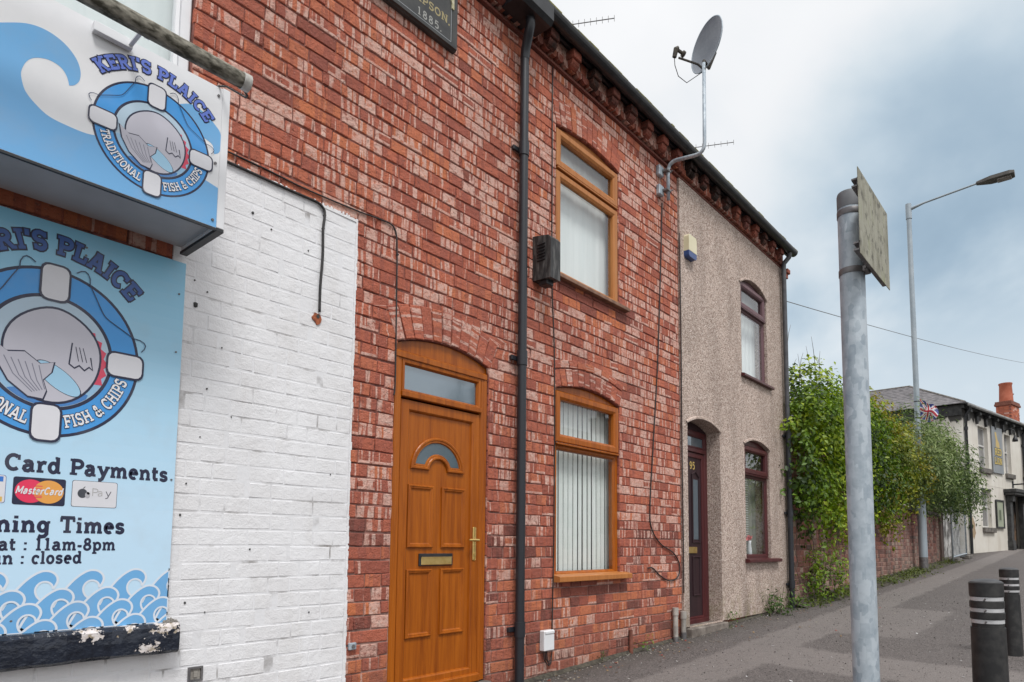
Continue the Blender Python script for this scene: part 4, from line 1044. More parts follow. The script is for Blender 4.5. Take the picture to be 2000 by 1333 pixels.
# ------------------------------------------------------------------ lettering (a slab-serif drawn from strokes)
def arc(cx_, cy_, rx, ry, a0, a1, n=9):
    return [(cx_ + rx * math.cos(R(a0 + (a1 - a0) * i / n)), cy_ + ry * math.sin(R(a0 + (a1 - a0) * i / n))) for i in range(n + 1)]
def O_(cx_, cy_, rx, ry): return arc(cx_, cy_, rx, ry, 0, 360, 20)
def H_(*s): return [[(a, y), (b, y)] for a, b, y in s]
T_, B_ = 0.94, 0.06
G = {
 'K': (0.98, [[(.22, 0), (.22, 1)], [(.74, 1), (.25, .42)], [(.42, .60), (.80, 0)]], H_((.02, .42, B_), (.02, .42, T_), (.55, .94, T_), (.62, 1.0, B_))),
 'E': (0.88, [[(.22, 0), (.22, 1)], [(.2, .93), (.80, .93)], [(.2, .5), (.58, .5)], [(.2, .07), (.82, .07)]], H_((.02, .3, B_), (.02, .3, T_)) + [[(.76, .95), (.76, .70)], [(.78, .05), (.78, .32)], [(.58, .62), (.58, .38)]]),
 'R': (0.98, [[(.22, 0), (.22, 1)], [(.2, .92)] + arc(.48, .71, .24, .21, 90, -90) + [(.2, .50)], [(.48, .5), (.78, .05)]], H_((.02, .42, B_), (.02, .3, T_), (.68, .98, B_))),
 'I': (0.48, [[(.24, 0), (.24, 1)]], H_((.04, .44, B_), (.04, .44, T_))),
 "'": (0.28, [[(.15, 1.02), (.11, .70)]], []),
 'S': (0.80, [arc(.4, .715, .26, .22, 30, 270) + arc(.4, .285, .27, .225, 90, -150)[1:]], [[(.66, .97), (.66, .70)], [(.14, .03), (.14, .30)]]),
 'P': (0.86, [[(.22, 0), (.22, 1)], [(.2, .92)] + arc(.50, .69, .25, .23, 90, -90) + [(.2, .46)]], H_((.02, .46, B_), (.02, .3, T_))),
 'L': (0.82, [[(.22, 0), (.22, 1)], [(.2, .07), (.78, .07)]], H_((.02, .44, T_), (.02, .3, B_)) + [[(.74, .05), (.74, .36)]]),
 'A': (1.0, [[(.16, .03), (.46, 1)], [(.50, 1), (.82, .03)], [(.28, .33), (.70, .33)]], H_((.0, .36, B_), (.63, 1.0, B_), (.3, .55, T_))),
 'C': (0.92, [arc(.48, .5, .35, .43, 48, 312, 14)], [[(.77, .97), (.77, .66)]]),
 'T': (0.92, [[(.46, 0), (.46, 1)], [(.06, .93), (.86, .93)]], H_((.24, .68, B_)) + [[(.10, .95), (.10, .68)], [(.82, .95), (.82, .68)]]),
 'D': (0.96, [[(.22, 0), (.22, 1)], [(.2, .92)] + arc(.44, .5, .36, .42, 90, -90) + [(.2, .08)]], H_((.02, .3, B_), (.02, .3, T_))),
 'O': (0.96, [O_(.48, .5, .36, .43)], []),
 'N': (1.02, [[(.2, 0), (.2, 1)], [(.80, 0), (.80, 1)], [(.2, .98), (.80, .02)]], H_((.02, .38, B_), (.02, .2, T_), (.62, .98, T_))),
 'F': (0.84, [[(.22, 0), (.22, 1)], [(.2, .93), (.78, .93)], [(.2, .5), (.58, .5)]], H_((.02, .44, B_), (.02, .3, T_)) + [[(.74, .95), (.74, .68)], [(.58, .62), (.58, .38)]]),
 'H': (1.02, [[(.22, 0), (.22, 1)], [(.80, 0), (.80, 1)], [(.2, .5), (.82, .5)]], H_((.03, .41, B_), (.03, .41, T_), (.61, .99, B_), (.61, .99, T_))),
 'M': (1.18, [[(.2, 0), (.2, 1)], [(.98, 0), (.98, 1)], [(.2, .98), (.59, .2)], [(.59, .2), (.98, .98)]], H_((.02, .38, B_), (.80, 1.16, B_), (.02, .2, T_), (.98, 1.16, T_))),
 '&': (0.94, [[(.86, .04), (.34, .60), (.26, .78), (.37, .93), (.53, .91), (.57, .76), (.44, .60), (.2, .42), (.12, .25), (.2, .10), (.38, .05), (.58, .14), (.72, .32), (.78, .50)]], []),
 'a': (0.74, [[(.12, .52), (.20, .61), (.34, .64), (.47, .59), (.52, .48), (.52, .05)], [(.52, .38), (.30, .38), (.14, .30), (.11, .17), (.19, .06), (.33, .04), (.46, .12), (.52, .24)]], H_((.5, .70, .05))),
 'r': (0.60, [[(.2, 0), (.2, .66)], [(.2, .40), (.30, .56), (.42, .62), (.56, .58)]], H_((.03, .42, .05), (.03, .2, .62))),
 'd': (0.80, [O_(.34, .33, .22, .29), [(.58, 0), (.58, 1)]], H_((.58, .76, .05), (.42, .58, .95))),
 'y': (0.78, [[(.14, .66), (.42, .04)], [(.66, .66), (.34, -.14), (.24, -.22), (.10, -.22)]], H_((.0, .3, .62), (.5, .8, .62))),
 'm': (1.16, [[(.2, 0), (.2, .66)], [(.58, 0), (.58, .44), (.52, .58), (.42, .62), (.30, .56), (.2, .42)], [(.96, 0), (.96, .44), (.90, .58), (.80, .62), (.68, .56), (.58, .42)]], H_((.04, .36, .05), (.44, .72, .05), (.82, 1.13, .05), (.03, .2, .62))),
 'n': (0.82, [[(.2, 0), (.2, .66)], [(.62, 0), (.62, .42), (.55, .57), (.44, .62), (.30, .56), (.2, .42)]], H_((.04, .36, .05), (.46, .78, .05), (.03, .2, .62))),
 'e': (0.70, [[(.12, .36), (.56, .36)] + arc(.35, .33, .22, .29, 8, 310, 14)], []),
 't': (0.52, [[(.2, .90), (.2, .18), (.27, .07), (.46, .09)], [(.03, .61), (.45, .61)]], []),
 's': (0.62, [arc(.31, .48, .18, .145, 30, 270) + arc(.31, .19, .19, .145, 90, -150)[1:]], [[(.48, .66), (.48, .48)], [(.12, 0), (.12, .2)]]),
 'p': (0.80, [[(.2, -.28), (.2, .66)], O_(.44, .33, .23, .29)], H_((.03, .4, -.24), (.03, .2, .62))),
 'i': (0.42, [[(.2, 0), (.2, .66)], [(.2, .80), (.2, .97)]], H_((.03, .38, .05), (.03, .2, .62))),
 'g': (0.78, [O_(.34, .35, .21, .27), [(.57, .62), (.57, -.10), (.46, -.24), (.28, -.27), (.12, -.21)]], H_((.57, .74, .62))),
 'u': (0.82, [[(.2, .66), (.2, .20), (.28, .07), (.42, .04), (.55, .14), (.62, .3)], [(.62, .66), (.62, 0)]], H_((.03, .2, .62), (.45, .62, .62), (.62, .79, .05))),
 'c': (0.66, [arc(.35, .33, .22, .29, 48, 312, 12)], [[(.53, .64), (.53, .44)]]),
 'l': (0.40, [[(.2, 0), (.2, 1)]], H_((.03, .38, .05), (.03, .2, .95))),
 'o': (0.72, [O_(.36, .33, .23, .29)], []),
 '1': (0.64, [[(.33, 0), (.33, 1)], [(.33, .95), (.16, .82)]], H_((.14, .52, .05))),
 '8': (0.74, [O_(.37, .73, .19, .20), O_(.37, .26, .24, .22)], []),
 '9': (0.74, [O_(.36, .68, .22, .26), [(.58, .68), (.55, .34), (.42, .10), (.18, .05)]], []),
 '5': (0.74, [[(.62, .93), (.22, .93), (.18, .55)] + arc(.36, .33, .25, .28, 110, -140, 10)], []),
 '-': (0.46, [[(.06, .33), (.40, .33)]], []),
 ':': (0.36, [[(.18, .0), (.18, .17)], [(.18, .46), (.18, .63)]], []),
 ',': (0.28, [[(.14, .12), (.09, -.12)]], []), '.': (0.26, [[(.13, 0), (.13, .16)]], []), ' ': (0.42, [], []),
}
def ribbon(mb, pts, w, place, layer, col, closed=False):
    P = [Vector(p) for p in pts]
    if closed and (P[0] - P[-1]).length < 1e-5: P = P[:-1]
    n = len(P); Ls, Rs = [], []
    for i in range(n):
        a = P[i - 1] if (closed or i > 0) else None; c = P[(i + 1) % n] if (closed or i < n - 1) else None
        b = P[i]
        d1 = (b - a).normalized() if a is not None else (c - b).normalized(); d2 = (c - b).normalized() if c is not None else d1
        m = Vector((-d1.y, d1.x)) + Vector((-d2.y, d2.x)); m = m / max(0.5, m.length ** 2 / 2) if m.length > 1e-6 else Vector((-d1.y, d1.x))
        Ls.append(b + m * w / 2); Rs.append(b - m * w / 2)
    for i in range(n if closed else n - 1):
        j = (i + 1) % n
        mb.face([place(*Rs[i], layer), place(*Rs[j], layer), place(*Ls[j], layer), place(*Ls[i], layer)], col)
EPS = 0.00012
def text(mb, s, place, h, col, layer, w=0.19, sw=0.125, slab=True, track=0.03, grow=0.0, x0=0.0):
    "place(x, y, layer) with x, y in metres along and above the baseline"
    x = x0
    for ch in s:
        gw, st, se = G[ch]; k = 0
        for strokes, ww in ((st, w), (se if slab else [], sw)):
            for pl in strokes:
                cl = len(pl) > 8 and abs(pl[0][0] - pl[-1][0]) < 1e-6 and abs(pl[0][1] - pl[-1][1]) < 1e-6
                q = [((x + px_ * h), py_ * h) for px_, py_ in pl]
                if grow and not cl:
                    a, b = Vector(q[0]), Vector(q[1]); q[0] = tuple(a + (a - b).normalized() * grow / 2)
                    a, b = Vector(q[-1]), Vector(q[-2]); q[-1] = tuple(a + (a - b).normalized() * grow / 2)
                ribbon(mb, q, ww * h + grow, place, layer + k * EPS, col, cl); k += 1
        x += (gw + track) * h
    return x
def text_width(s, h, track=0.03): return sum((G[c][0] + track) * h for c in s)
def flat(x0, z0, Y): return lambda x, y, l: (x0 + x, Y - l, z0 + y)
def on_arc(cx_, cz_, r, a_mid, total, Y, sx=1.0, sz=1.0, inner=False):
    "text bent along a circle; a_mid in degrees clockwise from the top; inner = read along the foot of the ring"
    def f(x, y, l):
        if inner: t = R(a_mid) - (x - total / 2) / r; rr = r - y
        else: t = R(a_mid) + (x - total / 2) / r; rr = r + y
        return (cx_ + rr * math.sin(t) * sx, Y - l, cz_ + rr * math.cos(t) * sz)
    return f
NAVY = (0.013, 0.016, 0.050); WHITE_ = (0.72, 0.72, 0.76); SKYB = (0.16, 0.42, 0.74); RINGB = (0.055, 0.32, 0.74); LILAC = (0.55, 0.54, 0.61)
def curve(P, k=5):
    P = [Vector(q) for q in P]; Q = []
    for i in range(len(P) - 1):
        a, b, c_, d = P[max(i - 1, 0)], P[i], P[i + 1], P[min(i + 2, len(P) - 1)]
        for j in range(k):
            u = j / k; Q.append(tuple(0.5 * ((2 * b) + (c_ - a) * u + (2 * a - 5 * b + 4 * c_ - d) * u * u + (3 * b - a - 3 * c_ + d) * u ** 3)))
    return Q + [tuple(P[-1])]
def poly(mb, pts, Y, layer, col): mb.face([(p[0], Y - layer, p[1]) for p in pts], col)
def emblem(parent, cx_, cz_, Rx, Rz, Y, lay0):
    k = lambda u, v_: (cx_ + u * Rx, cz_ + v_ * Rz)
    def disc(mb, r0, lay, col, n=72): poly(mb, [k(r0 * math.cos(2 * math.pi * i / n), r0 * math.sin(2 * math.pi * i / n)) for i in range(n)], Y, lay, col)
    mb = MB()
    disc(mb, 1.0, lay0, NAVY); disc(mb, 0.965, lay0 + .0003, RINGB); disc(mb, 0.685, lay0 + .0006, NAVY); disc(mb, 0.645, lay0 + .0009, (0.46, 0.60, 0.72))
    # water inside the ring: pale sea with a darker swell at its foot
    def chord(z_at, lay, col):
        pts = [(0.64 * math.cos(t), 0.64 * math.sin(t)) for t in [R(180 + 180 * i / 36) for i in range(37)]]
        top = [(x, z_at(x)) for x in [0.64 - 1.28 * i / 24 for i in range(25)]]
        lo = [p for p in pts if p[1] < z_at(p[0])]; up = [p for p in top if p[0] ** 2 + p[1] ** 2 < 0.41]
        poly(mb, [k(*p) for p in lo + up], Y, lay, col)
    chord(lambda x: -0.12 + 0.10 * math.sin(x * 5), lay0 + .0012, (0.30, 0.52, 0.74)); chord(lambda x: -0.42 + 0.06 * math.sin(x * 6 + 1), lay0 + .0015, (0.06, 0.22, 0.55))
    ring = part(mb, 'lifebuoy_print', M_PRINT, parent)
    # a plain fish shape in the ring
    mb = MB(); l = lay0 + .0018
    fin = [(0.30, 0.40)] + [(0.20 + (0.43 if i % 2 else 0.385) * math.cos(R(a)), -0.06 + (0.50 if i % 2 else 0.455) * math.sin(R(a))) for i, a in enumerate(range(60, -34, -8))] + [(0.46, -0.30)]
    poly(mb, [k(*p) for p in fin], Y, l, (0.68, 0.06, 0.12))
    def blob(pts, grow, lay, col):
        c0 = (sum(p[0] for p in pts) / len(pts), sum(p[1] for p in pts) / len(pts))
        poly(mb, [k(p[0] + (p[0] - c0[0]) * grow, p[1] + (p[1] - c0[1]) * grow) for p in pts], Y, lay, col)
    body = [(0.03 + (0.50 - 0.10 * math.sin(R(a)) ** 4 * (a < 180)) * math.cos(R(a)), 0.0 + (0.52 if a < 180 else 0.58) * math.sin(R(a))) for a in range(0, 360, 8)]
    blob(body, 0.05, l + .0003, NAVY); blob(body, 0.0, l + .0006, LILAC)
    bel = [(0.10 + 0.24 * math.cos(R(a)), -0.30 + 0.13 * math.sin(R(a)) - 0.13 * math.cos(R(a))) for a in range(0, 360, 12)]
    blob(bel, 0.05, l + .0008, NAVY); blob(bel, 0.0, l + .0010, (0.36, 0.62, 0.82))
    tail = [(-0.05, -0.56), (-0.20, -0.55), (-0.40, -0.40), (-0.52, -0.20), (-0.57, 0.02), (-0.42, -0.08), (-0.26, -0.05), (-0.10, -0.16), (0.04, -0.12), (0.02, -0.24), (-0.06, -0.34), (-0.02, -0.46)]
    blob(tail, 0.07, l + .0013, NAVY); blob(tail, 0.0, l + .0016, (0.50, 0.49, 0.56))
    pl = lambda x, y, ly: (cx_ + x * Rx, Y - ly, cz_ + y * Rz)
    for i in range(6): ribbon(mb, [(-0.46 + i * 0.07, -0.13 - 0.01 * i), (-0.36 + i * 0.06, -0.32 - 0.01 * i), (-0.16 + i * 0.025, -0.50 + 0.01 * i)], 0.010, pl, l + .0020, (0.2, 0.2, 0.26))
    sf = [(0.22, 0.16), (0.20, -0.10), (0.26, -0.14), (0.31, -0.10), (0.37, -0.15), (0.42, -0.10), (0.46, -0.13), (0.43, 0.02), (0.34, 0.16)]
    ribbon(mb, sf[:-1], 0.016, pl, l + .0013, NAVY)
    for i in range(3): ribbon(mb, [(0.26 + i * 0.04, 0.12), (0.30 + i * 0.045, -0.05)], 0.008, pl, l + .0017, NAVY)
    part(mb, 'fish_print', M_PRINT, parent)
    mb = MB()
    for a in (0, 90, 180, 270):
        ca, sa = math.cos(R(a)), math.sin(R(a))
        def rr(x0, x1, hw, c_):
            pts = []
            for (cx2, cy2, st) in ((x1 - c_, hw - c_, 0), (x0 + c_, hw - c_, 90), (x0 + c_, -hw + c_, 180), (x1 - c_, -hw + c_, 270)):
                pts += [(cx2 + c_ * math.cos(R(st + q)), cy2 + c_ * math.sin(R(st + q))) for q in (0, 30, 60, 90)]
            return [k(u * ca - v_ * sa, u * sa + v_ * ca) for u, v_ in pts]
        mb = MB(); poly(mb, rr(0.605, 1.06, 0.165, 0.09), Y, lay0 + .0042, NAVY); poly(mb, rr(0.63, 1.035, 0.14, 0.075), Y, lay0 + .0045, WHITE_); part(mb, 'band_print', M_PRINT, parent)
    for a in (45, 135, -45, 225) if True else (): 
        if a in (225,): continue
        pts = []
        for i in range(33):
            t = -33 + 66 * i / 32; r_ = 0.80 + 0.33 * (abs(t) / 33) ** 1.6 if abs(t) < 30 else 1.0 - 0.02
            if abs(t) > 24: r_ = 1.04 + 0.07 * math.sin((abs(t) - 24) / 9 * math.pi)
            pts.append((r_ * math.cos(R(a + t)), r_ * math.sin(R(a + t))))
        if a == -45: continue
        mb = MB(); ribbon(mb, pts, 0.012, pl, lay0 + .0039, (0.02, 0.04, 0.10)); part(mb, 'rope_print', M_PRINT, parent)
    mb = MB(); h = 0.145 * (Rx + Rz) / 2; r = 0.895 * (Rx + Rz) / 2; sx = Rx / ((Rx + Rz) / 2); sz = Rz / ((Rx + Rz) / 2)
    for s_, a_ in (('TRADITIONAL', 225), ('FISH & CHIPS', 135)):
        mb = MB(); tw = text_width(s_, h, 0.0); k_ = R(64) * r / tw; pf0 = on_arc(cx_, cz_, r, a_, tw * k_, Y, sx, sz, True); pf = lambda x, y, l, pf0=pf0, k_=k_: pf0(x * k_, y, l)
        text(mb, s_, pf, h, NAVY, lay0 + .002, w=0.20, track=0.0, grow=h * 0.10); text(mb, s_, pf, h, (0.82, 0.82, 0.85), lay0 + .0034, w=0.18, track=0.0); part(mb, 'lettering', M_PRINT, parent)
def arched_name(parent, s, cx_, cz_, r, h, Y, lay, total_deg, fill, sx=1.0, sz=1.0):
    mb = MB(); tw = text_width(s, h, 0.05); k_ = R(total_deg) * r / tw
    pf0 = on_arc(cx_, cz_, r, 0, tw * k_, Y, sx, sz); pf = lambda x, y, l: pf0(x * k_, y, l)
    text(mb, s, pf, h, NAVY, lay, w=0.22, sw=0.17, track=0.05, grow=h * 0.16); text(mb, s, pf, h, fill, lay + .0016, w=0.22, sw=0.16, track=0.05)
    part(mb, 'lettering', M_PRINT, parent)

# ------------------------------------------------------------------ projecting fascia sign
FY = -0.402
sign = thing('fascia_sign', 'projecting shop sign with a blue wave and lifebuoy reading KERI\'S PLAICE', 'sign', (0.2, 0, 2.606))
FXL = -1.7
mb = MB(); mb.box(FXL, 1.222, FY, FY + 0.004, 2.610, 3.256); part(mb, 'face_panel', M_WHITE, sign)
M_SOFFIT = simple('grey_soffit', (0.36, 0.36, 0.38), (0.48, 0.48, 0.50), 0.5, 2.0)
mb = MB(); mb.box(FXL, 1.222, FY + 0.006, -0.030, 2.628, 3.246); part(mb, 'soffit', M_SOFFIT, sign)
mb = MB(); mb.box(1.2225, 1.254, FY - 0.003, -0.03, 2.612, 3.262, b=0.002); part(mb, 'end_cap', M_WHITE, sign)
mb = MB(); mb.box(1.2225, 1.254, FY - 0.002, -0.02, 2.597, 2.611, b=0.001); mb.box(FXL, 1.222, FY - 0.001, FY + 0.012, 2.600, 2.609); part(mb, 'black_trim', M_BLACK, sign)
FF = FY
mb = MB()
big = [(0.472, 3.069), (0.541, 3.113), (0.599, 3.125), (0.654, 3.109), (0.693, 3.072), (0.709, 3.03), (0.708, 2.991), (0.694, 2.964), (0.678, 2.953), (0.669, 2.984), (0.649, 3.009), (0.613, 3.016), (0.576, 3.001), (0.552, 2.973), (0.539, 2.93), (0.541, 2.898), (0.555, 2.857), (0.586, 2.825), (0.625, 2.801), (0.679, 2.794), (0.743, 2.795), (0.80, 2.812), (0.90, 2.80), (1.0, 2.795), (1.126, 2.814), (1.167, 2.806), (1.2215, 2.793), (1.2215, 2.611), (-0.3, 2.611), (-0.3, 2.90), (0.05, 2.98), (0.30, 3.02)]
big = curve(big[:9]) + curve(big[8:22])[1:] + big[22:]
poly(mb, big[::-1], FF, .0006, SKYB)
tail = [(1.03, 3.07), (1.056, 3.093), (1.101, 3.116), (1.153, 3.105), (1.197, 3.074), (1.2215, 3.042), (1.2215, 2.965), (1.199, 2.939), (1.191, 2.976), (1.169, 2.988), (1.12, 3.0)]
tail = curve(tail[:8]) + curve(tail[7:])[1:]
poly(mb, tail[::-1], FF, .0006, SKYB)
part(mb, 'wave_print', M_PRINT, sign)
mb = MB(); text(mb, 'E', flat(0.03, 2.84, FF), 0.46, NAVY, .001, w=0.22, sw=0.2, grow=0.06); text(mb, 'E', flat(0.03, 2.84, FF), 0.46, (0.10, 0.16, 0.52), .0025, w=0.22, sw=0.17)
part(mb, 'lettering', M_PRINT, sign)
emblem(sign, 0.967, 2.883, 0.2145, 0.226, FF, .0010)
arched_name(sign, "KERI'S PLAICE", 0.967, 2.883, 0.262, 0.050, FF, .001, 98, (0.12, 0.19, 0.62), 0.97, 1.04)
mb = MB()
for (x, z) in ((1.205, 2.64), (1.205, 3.215), (1.205, 2.90)):
    mb = MB(); mb.tube([(x, FF + 0.001, z), (x, FF - 0.005, z)], 0.006, 8); part(mb, 'screw', M_STEEL, sign)

# ------------------------------------------------------------------ trough light over the sign
tl = thing('sign_light', 'mossy tubular trough light running above the shop sign', 'light', (0.2, -0.62, 3.19))
M_TUBE = simple('lichened_tube', (0.055, 0.050, 0.034), (0.40, 0.375, 0.31), 0.8, 40, stretch=(0.5, 1, 1), lo=0.40, hi=0.72, bstr=0.5, bscale=80)
mb = MB(); mb.tube([(-1.7, -0.62, 3.19), (1.205, -0.62, 3.19)], 0.034, 20); part(mb, 'tube', M_TUBE, tl, 40)
M_CAP = simple('pale_cap', (0.35, 0.34, 0.31), (0.62, 0.61, 0.58), 0.6, 30)
mb = MB(); mb.tube([(1.205, -0.62, 3.19), (1.236, -0.62, 3.19)], 0.0365, 20); part(mb, 'end_cap', M_CAP, tl, 40)
mb = MB(); mb.box(0.735, 0.865, -0.432, -0.404, 3.205, 3.244, b=0.002); mb.box(0.850, 0.864, -0.60, -0.430, 3.215, 3.222); mb.box(0.848, 0.866, -0.612, -0.600, 3.16, 3.224)
part(mb, 'bracket', M_WHITE, tl)
mb = MB(); mb.tube([(1.225, -0.600, 3.165), (1.245, -0.590, 3.158), (1.252, -0.560, 3.165), (1.24, -0.52, 3.195), (1.215, -0.45, 3.245), (1.205, -0.40, 3.262), (1.19, -0.36, 3.262)], 0.0045, 8); part(mb, 'cable', M_CABLE, tl, True)

# ------------------------------------------------------------------ notice board
BY = -0.030
board = thing('notice_board', 'light blue fish and chip shop board with card payments and opening times', 'board', (0.2, 0, 0.868))
BX0, BX1, BZ0, BZ1 = -0.55, 1.249, 0.868, 2.556
mb = MB(); mb.box(BX0, BX1, BY, -0.012, BZ0, BZ1); part(mb, 'backing', M_WHITE, board)
mb = MB(); n = 30
for i in range(n):
    a = BZ0 + (BZ1 - BZ0) * i / n; b = BZ0 + (BZ1 - BZ0) * (i + 1) / n
    f = lambda z: min(1, max(0, (z - 1.35) / (BZ1 - 1.35)))
    cc = lambda z: tuple(p + (q - p) * f(z) for p, q in zip((0.54, 0.75, 0.92), (0.23, 0.55, 0.76)))
    m_ = cc((a + b) / 2)
    mb.face([(BX0, BY - .0006, a), (BX1, BY - .0006, a), (BX1, BY - .0006, b), (BX0, BY - .0006, b)], m_)
part(mb, 'print_sheet', M_PRINT, board)
# rows of curling waves along the foot
def wave_shape(x0, z0, p, h):
    "outer back of a wave from its left foot over the crest and in round the curl"
    o = [(0.0, 0.0), (0.10, 0.24), (0.24, 0.50), (0.42, 0.75), (0.60, 0.92), (0.76, 1.0), (0.92, 0.98), (1.03, 0.88), (1.07, 0.74), (1.03, 0.60), (0.98, 0.50)]
    c = [(0.98, 0.50), (0.95, 0.62), (0.86, 0.70), (0.75, 0.70), (0.66, 0.62), (0.62, 0.48), (0.66, 0.32), (0.76, 0.20), (0.92, 0.10)]
    mp = lambda q: (x0 + q[0] * p, z0 + q[1] * h)
    return curve([mp(q) for q in o], 3), curve([mp(q) for q in c], 3)
mbw = MB(); p = 0.158; wh = 0.148
clip = lambda pts: [(min(max(a, BX0 + .001), BX1 - .001), max(b, BZ0 + .001)) for a, b in pts]
for row, (dx, zt) in enumerate(((0.0, 1.112), (0.056, 1.038), (0.110, 0.983), (0.163, 0.916))):
    for i in range(-9, 5):
        xl = 0.79 - 0.76 * p + dx + i * p - (0.0 if row == 0 else 0.0)
        if xl > BX1 - 0.01 or xl + p * 1.1 < BX0: continue
        z0_ = zt - wh
        o_, c_ = wave_shape(xl, z0_, p, wh); lay = .0012 + row * .0012
        bodyp = clip(o_ + c_[1:] + [(xl + 1.25 * p, z0_ - 0.10), (xl, z0_ - 0.10)])
        poly(mbw, bodyp[::-1], BY, lay, SKYB)
        pl = lambda x, y, l: (min(max(x, BX0 + .001), BX1 - .001), BY - l, max(y, BZ0 + .001))
        ribbon(mbw, clip(o_), 0.0085, pl, lay + .0003, (0.70, 0.76, 0.84)); ribbon(mbw, clip(c_), 0.0075, pl, lay + .0006, (0.70, 0.76, 0.84))
part(mbw, 'wave_print', M_PRINT, board)
emblem(board, 0.763, 2.008, 0.316, 0.352, BY, .0012)
arched_name(board, "KERI'S PLAICE", 0.763, 2.008, 0.402, 0.074, BY, .0012, 92, (0.035, 0.10, 0.33), 0.93, 1.045)
mb = MB()
def line(s_, x_right, z_, h, w, total=None, track=0.03):
    tw = text_width(s_, h, track); k_ = 1.0 if total is None else total / tw; x = 0.0
    for wd in s_.split(' '):
        mb = MB(); x = text(mb, wd, lambda x, y, l: (x_right - (tw - x) * k_, BY - l, z_ + y), h, NAVY, .0012, w=w, sw=0.15, track=track, x0=x); part(mb, 'lettering', M_PRINT, board)
        x += (G[' '][0] + track) * h
def fit(s_, tail_, span): return span * text_width(s_, 1.0) / text_width(tail_, 1.0)
line('Card Payments', 1.222, 1.510, 0.066, 0.225, 0.577)
line('Opening Times', 1.064, 1.268, 0.066, 0.225, fit('Opening Times', 'ning Times', 0.432))
line('Sat : 11am-8pm', 1.033, 1.196, 0.050, 0.205, fit('Sat : 11am-8pm', 'at : 11am-8pm', 0.388))
line('Sun : closed', 0.917, 1.142, 0.050, 0.205, fit('Sun : closed', 'un : closed', 0.292))
def card(x0, x1, z0, z1, edge, fill, cr=0.008):
    m2 = MB()
    def rr(g):
        pts = []
        for (cx2, cz2, st) in ((x1 - g - cr, z1 - g - cr, 0), (x0 + g + cr, z1 - g - cr, 90), (x0 + g + cr, z0 + g + cr, 180), (x1 - g - cr, z0 + g + cr, 270)):
            pts += [(cx2 + cr * math.cos(R(st + q)), cz2 + cr * math.sin(R(st + q))) for q in (0, 30, 60, 90)]
        return pts
    poly(m2, rr(0), BY, .0012, edge); poly(m2, rr(0.0016), BY, .0016, fill); return m2
m2 = card(0.676, 0.844, 1.376, 1.487, NAVY, NAVY)
def ell(cx2, cz2, rx, rz, a0=0, a1=360, n=40): return [(cx2 + rx * math.cos(R(a0 + (a1 - a0) * i / n)), cz2 + rz * math.sin(R(a0 + (a1 - a0) * i / n))) for i in range(n)]
poly(m2, ell(0.731, 1.4315, 0.049, 0.047), BY, .0020, (0.78, 0.03, 0.10)); poly(m2, ell(0.789, 1.4315, 0.049, 0.047), BY, .0024, (0.80, 0.36, 0.07))
for i in range(4):
    z_ = 1.452 - i * 0.011 if i < 2 else 1.424 - i * 0.006
    poly(m2, [(0.744, z_), (0.768, z_), (0.768, z_ + 0.003), (0.744, z_ + 0.003)], BY, .0028, (0.78, 0.03, 0.10))
s_ = 'MasterCard'; tw = text_width(s_, 0.030, 0.0)
text(m2, s_, lambda x, y, l: (0.682 + x * 0.152 / tw + y * 0.22, BY - l, 1.420 + y), 0.030, (0.75, 0.75, 0.78), .0034, w=0.2, slab=False, track=0.0)
part(m2, 'card_logo', M_PRINT, board)
m2 = card(0.865, 1.026, 1.377, 1.488, NAVY, WHITE_)
poly(m2, ell(0.902, 1.434, 0.017, 0.0195), BY, .0020, (0.04, 0.045, 0.06)); poly(m2, ell(0.922, 1.438, 0.006, 0.008), BY, .0024, WHITE_)
poly(m2, [(0.902, 1.455), (0.908, 1.462), (0.911, 1.466), (0.909, 1.458), (0.905, 1.455)], BY, .0024, (0.04, 0.045, 0.06))
poly(m2, ell(0.920, 1.428, 0.009, 0.013), BY, .0024, (0.45, 0.45, 0.48))
for ch, xx, cc_ in (('P', 0.930, (0.42, 0.41, 0.40)), ('a', 0.953, (0.46, 0.45, 0.44)), ('y', 0.980, (0.03, 0.03, 0.05))):
    text(m2, ch, flat(xx, 1.425, BY), 0.034, cc_, .0024, w=0.075, slab=False)
part(m2, 'card_logo', M_PRINT, board)
m2 = card(0.484, 0.655, 1.379, 1.489, (0.05, 0.08, 0.30), WHITE_)
poly(m2, [(0.492, 1.463), (0.646, 1.463), (0.646, 1.483), (0.492, 1.483)], BY, .0020, (0.03, 0.18, 0.60)); poly(m2, [(0.492, 1.385), (0.646, 1.385), (0.646, 1.404), (0.492, 1.404)], BY, .0020, (0.72, 0.48, 0.10))
part(m2, 'card_logo', M_PRINT, board)
mb = MB()
for (x, z) in ((1.225, 2.40), (1.225, 2.12), (0.86, 2.49), (0.86, 2.455), (1.235, 1.52), (0.70, 0.92)): mb = MB(); mb.tube([(x, BY, z), (x, BY - 0.004, z)], 0.0045, 8); part(mb, 'screw', M_STEEL, board)

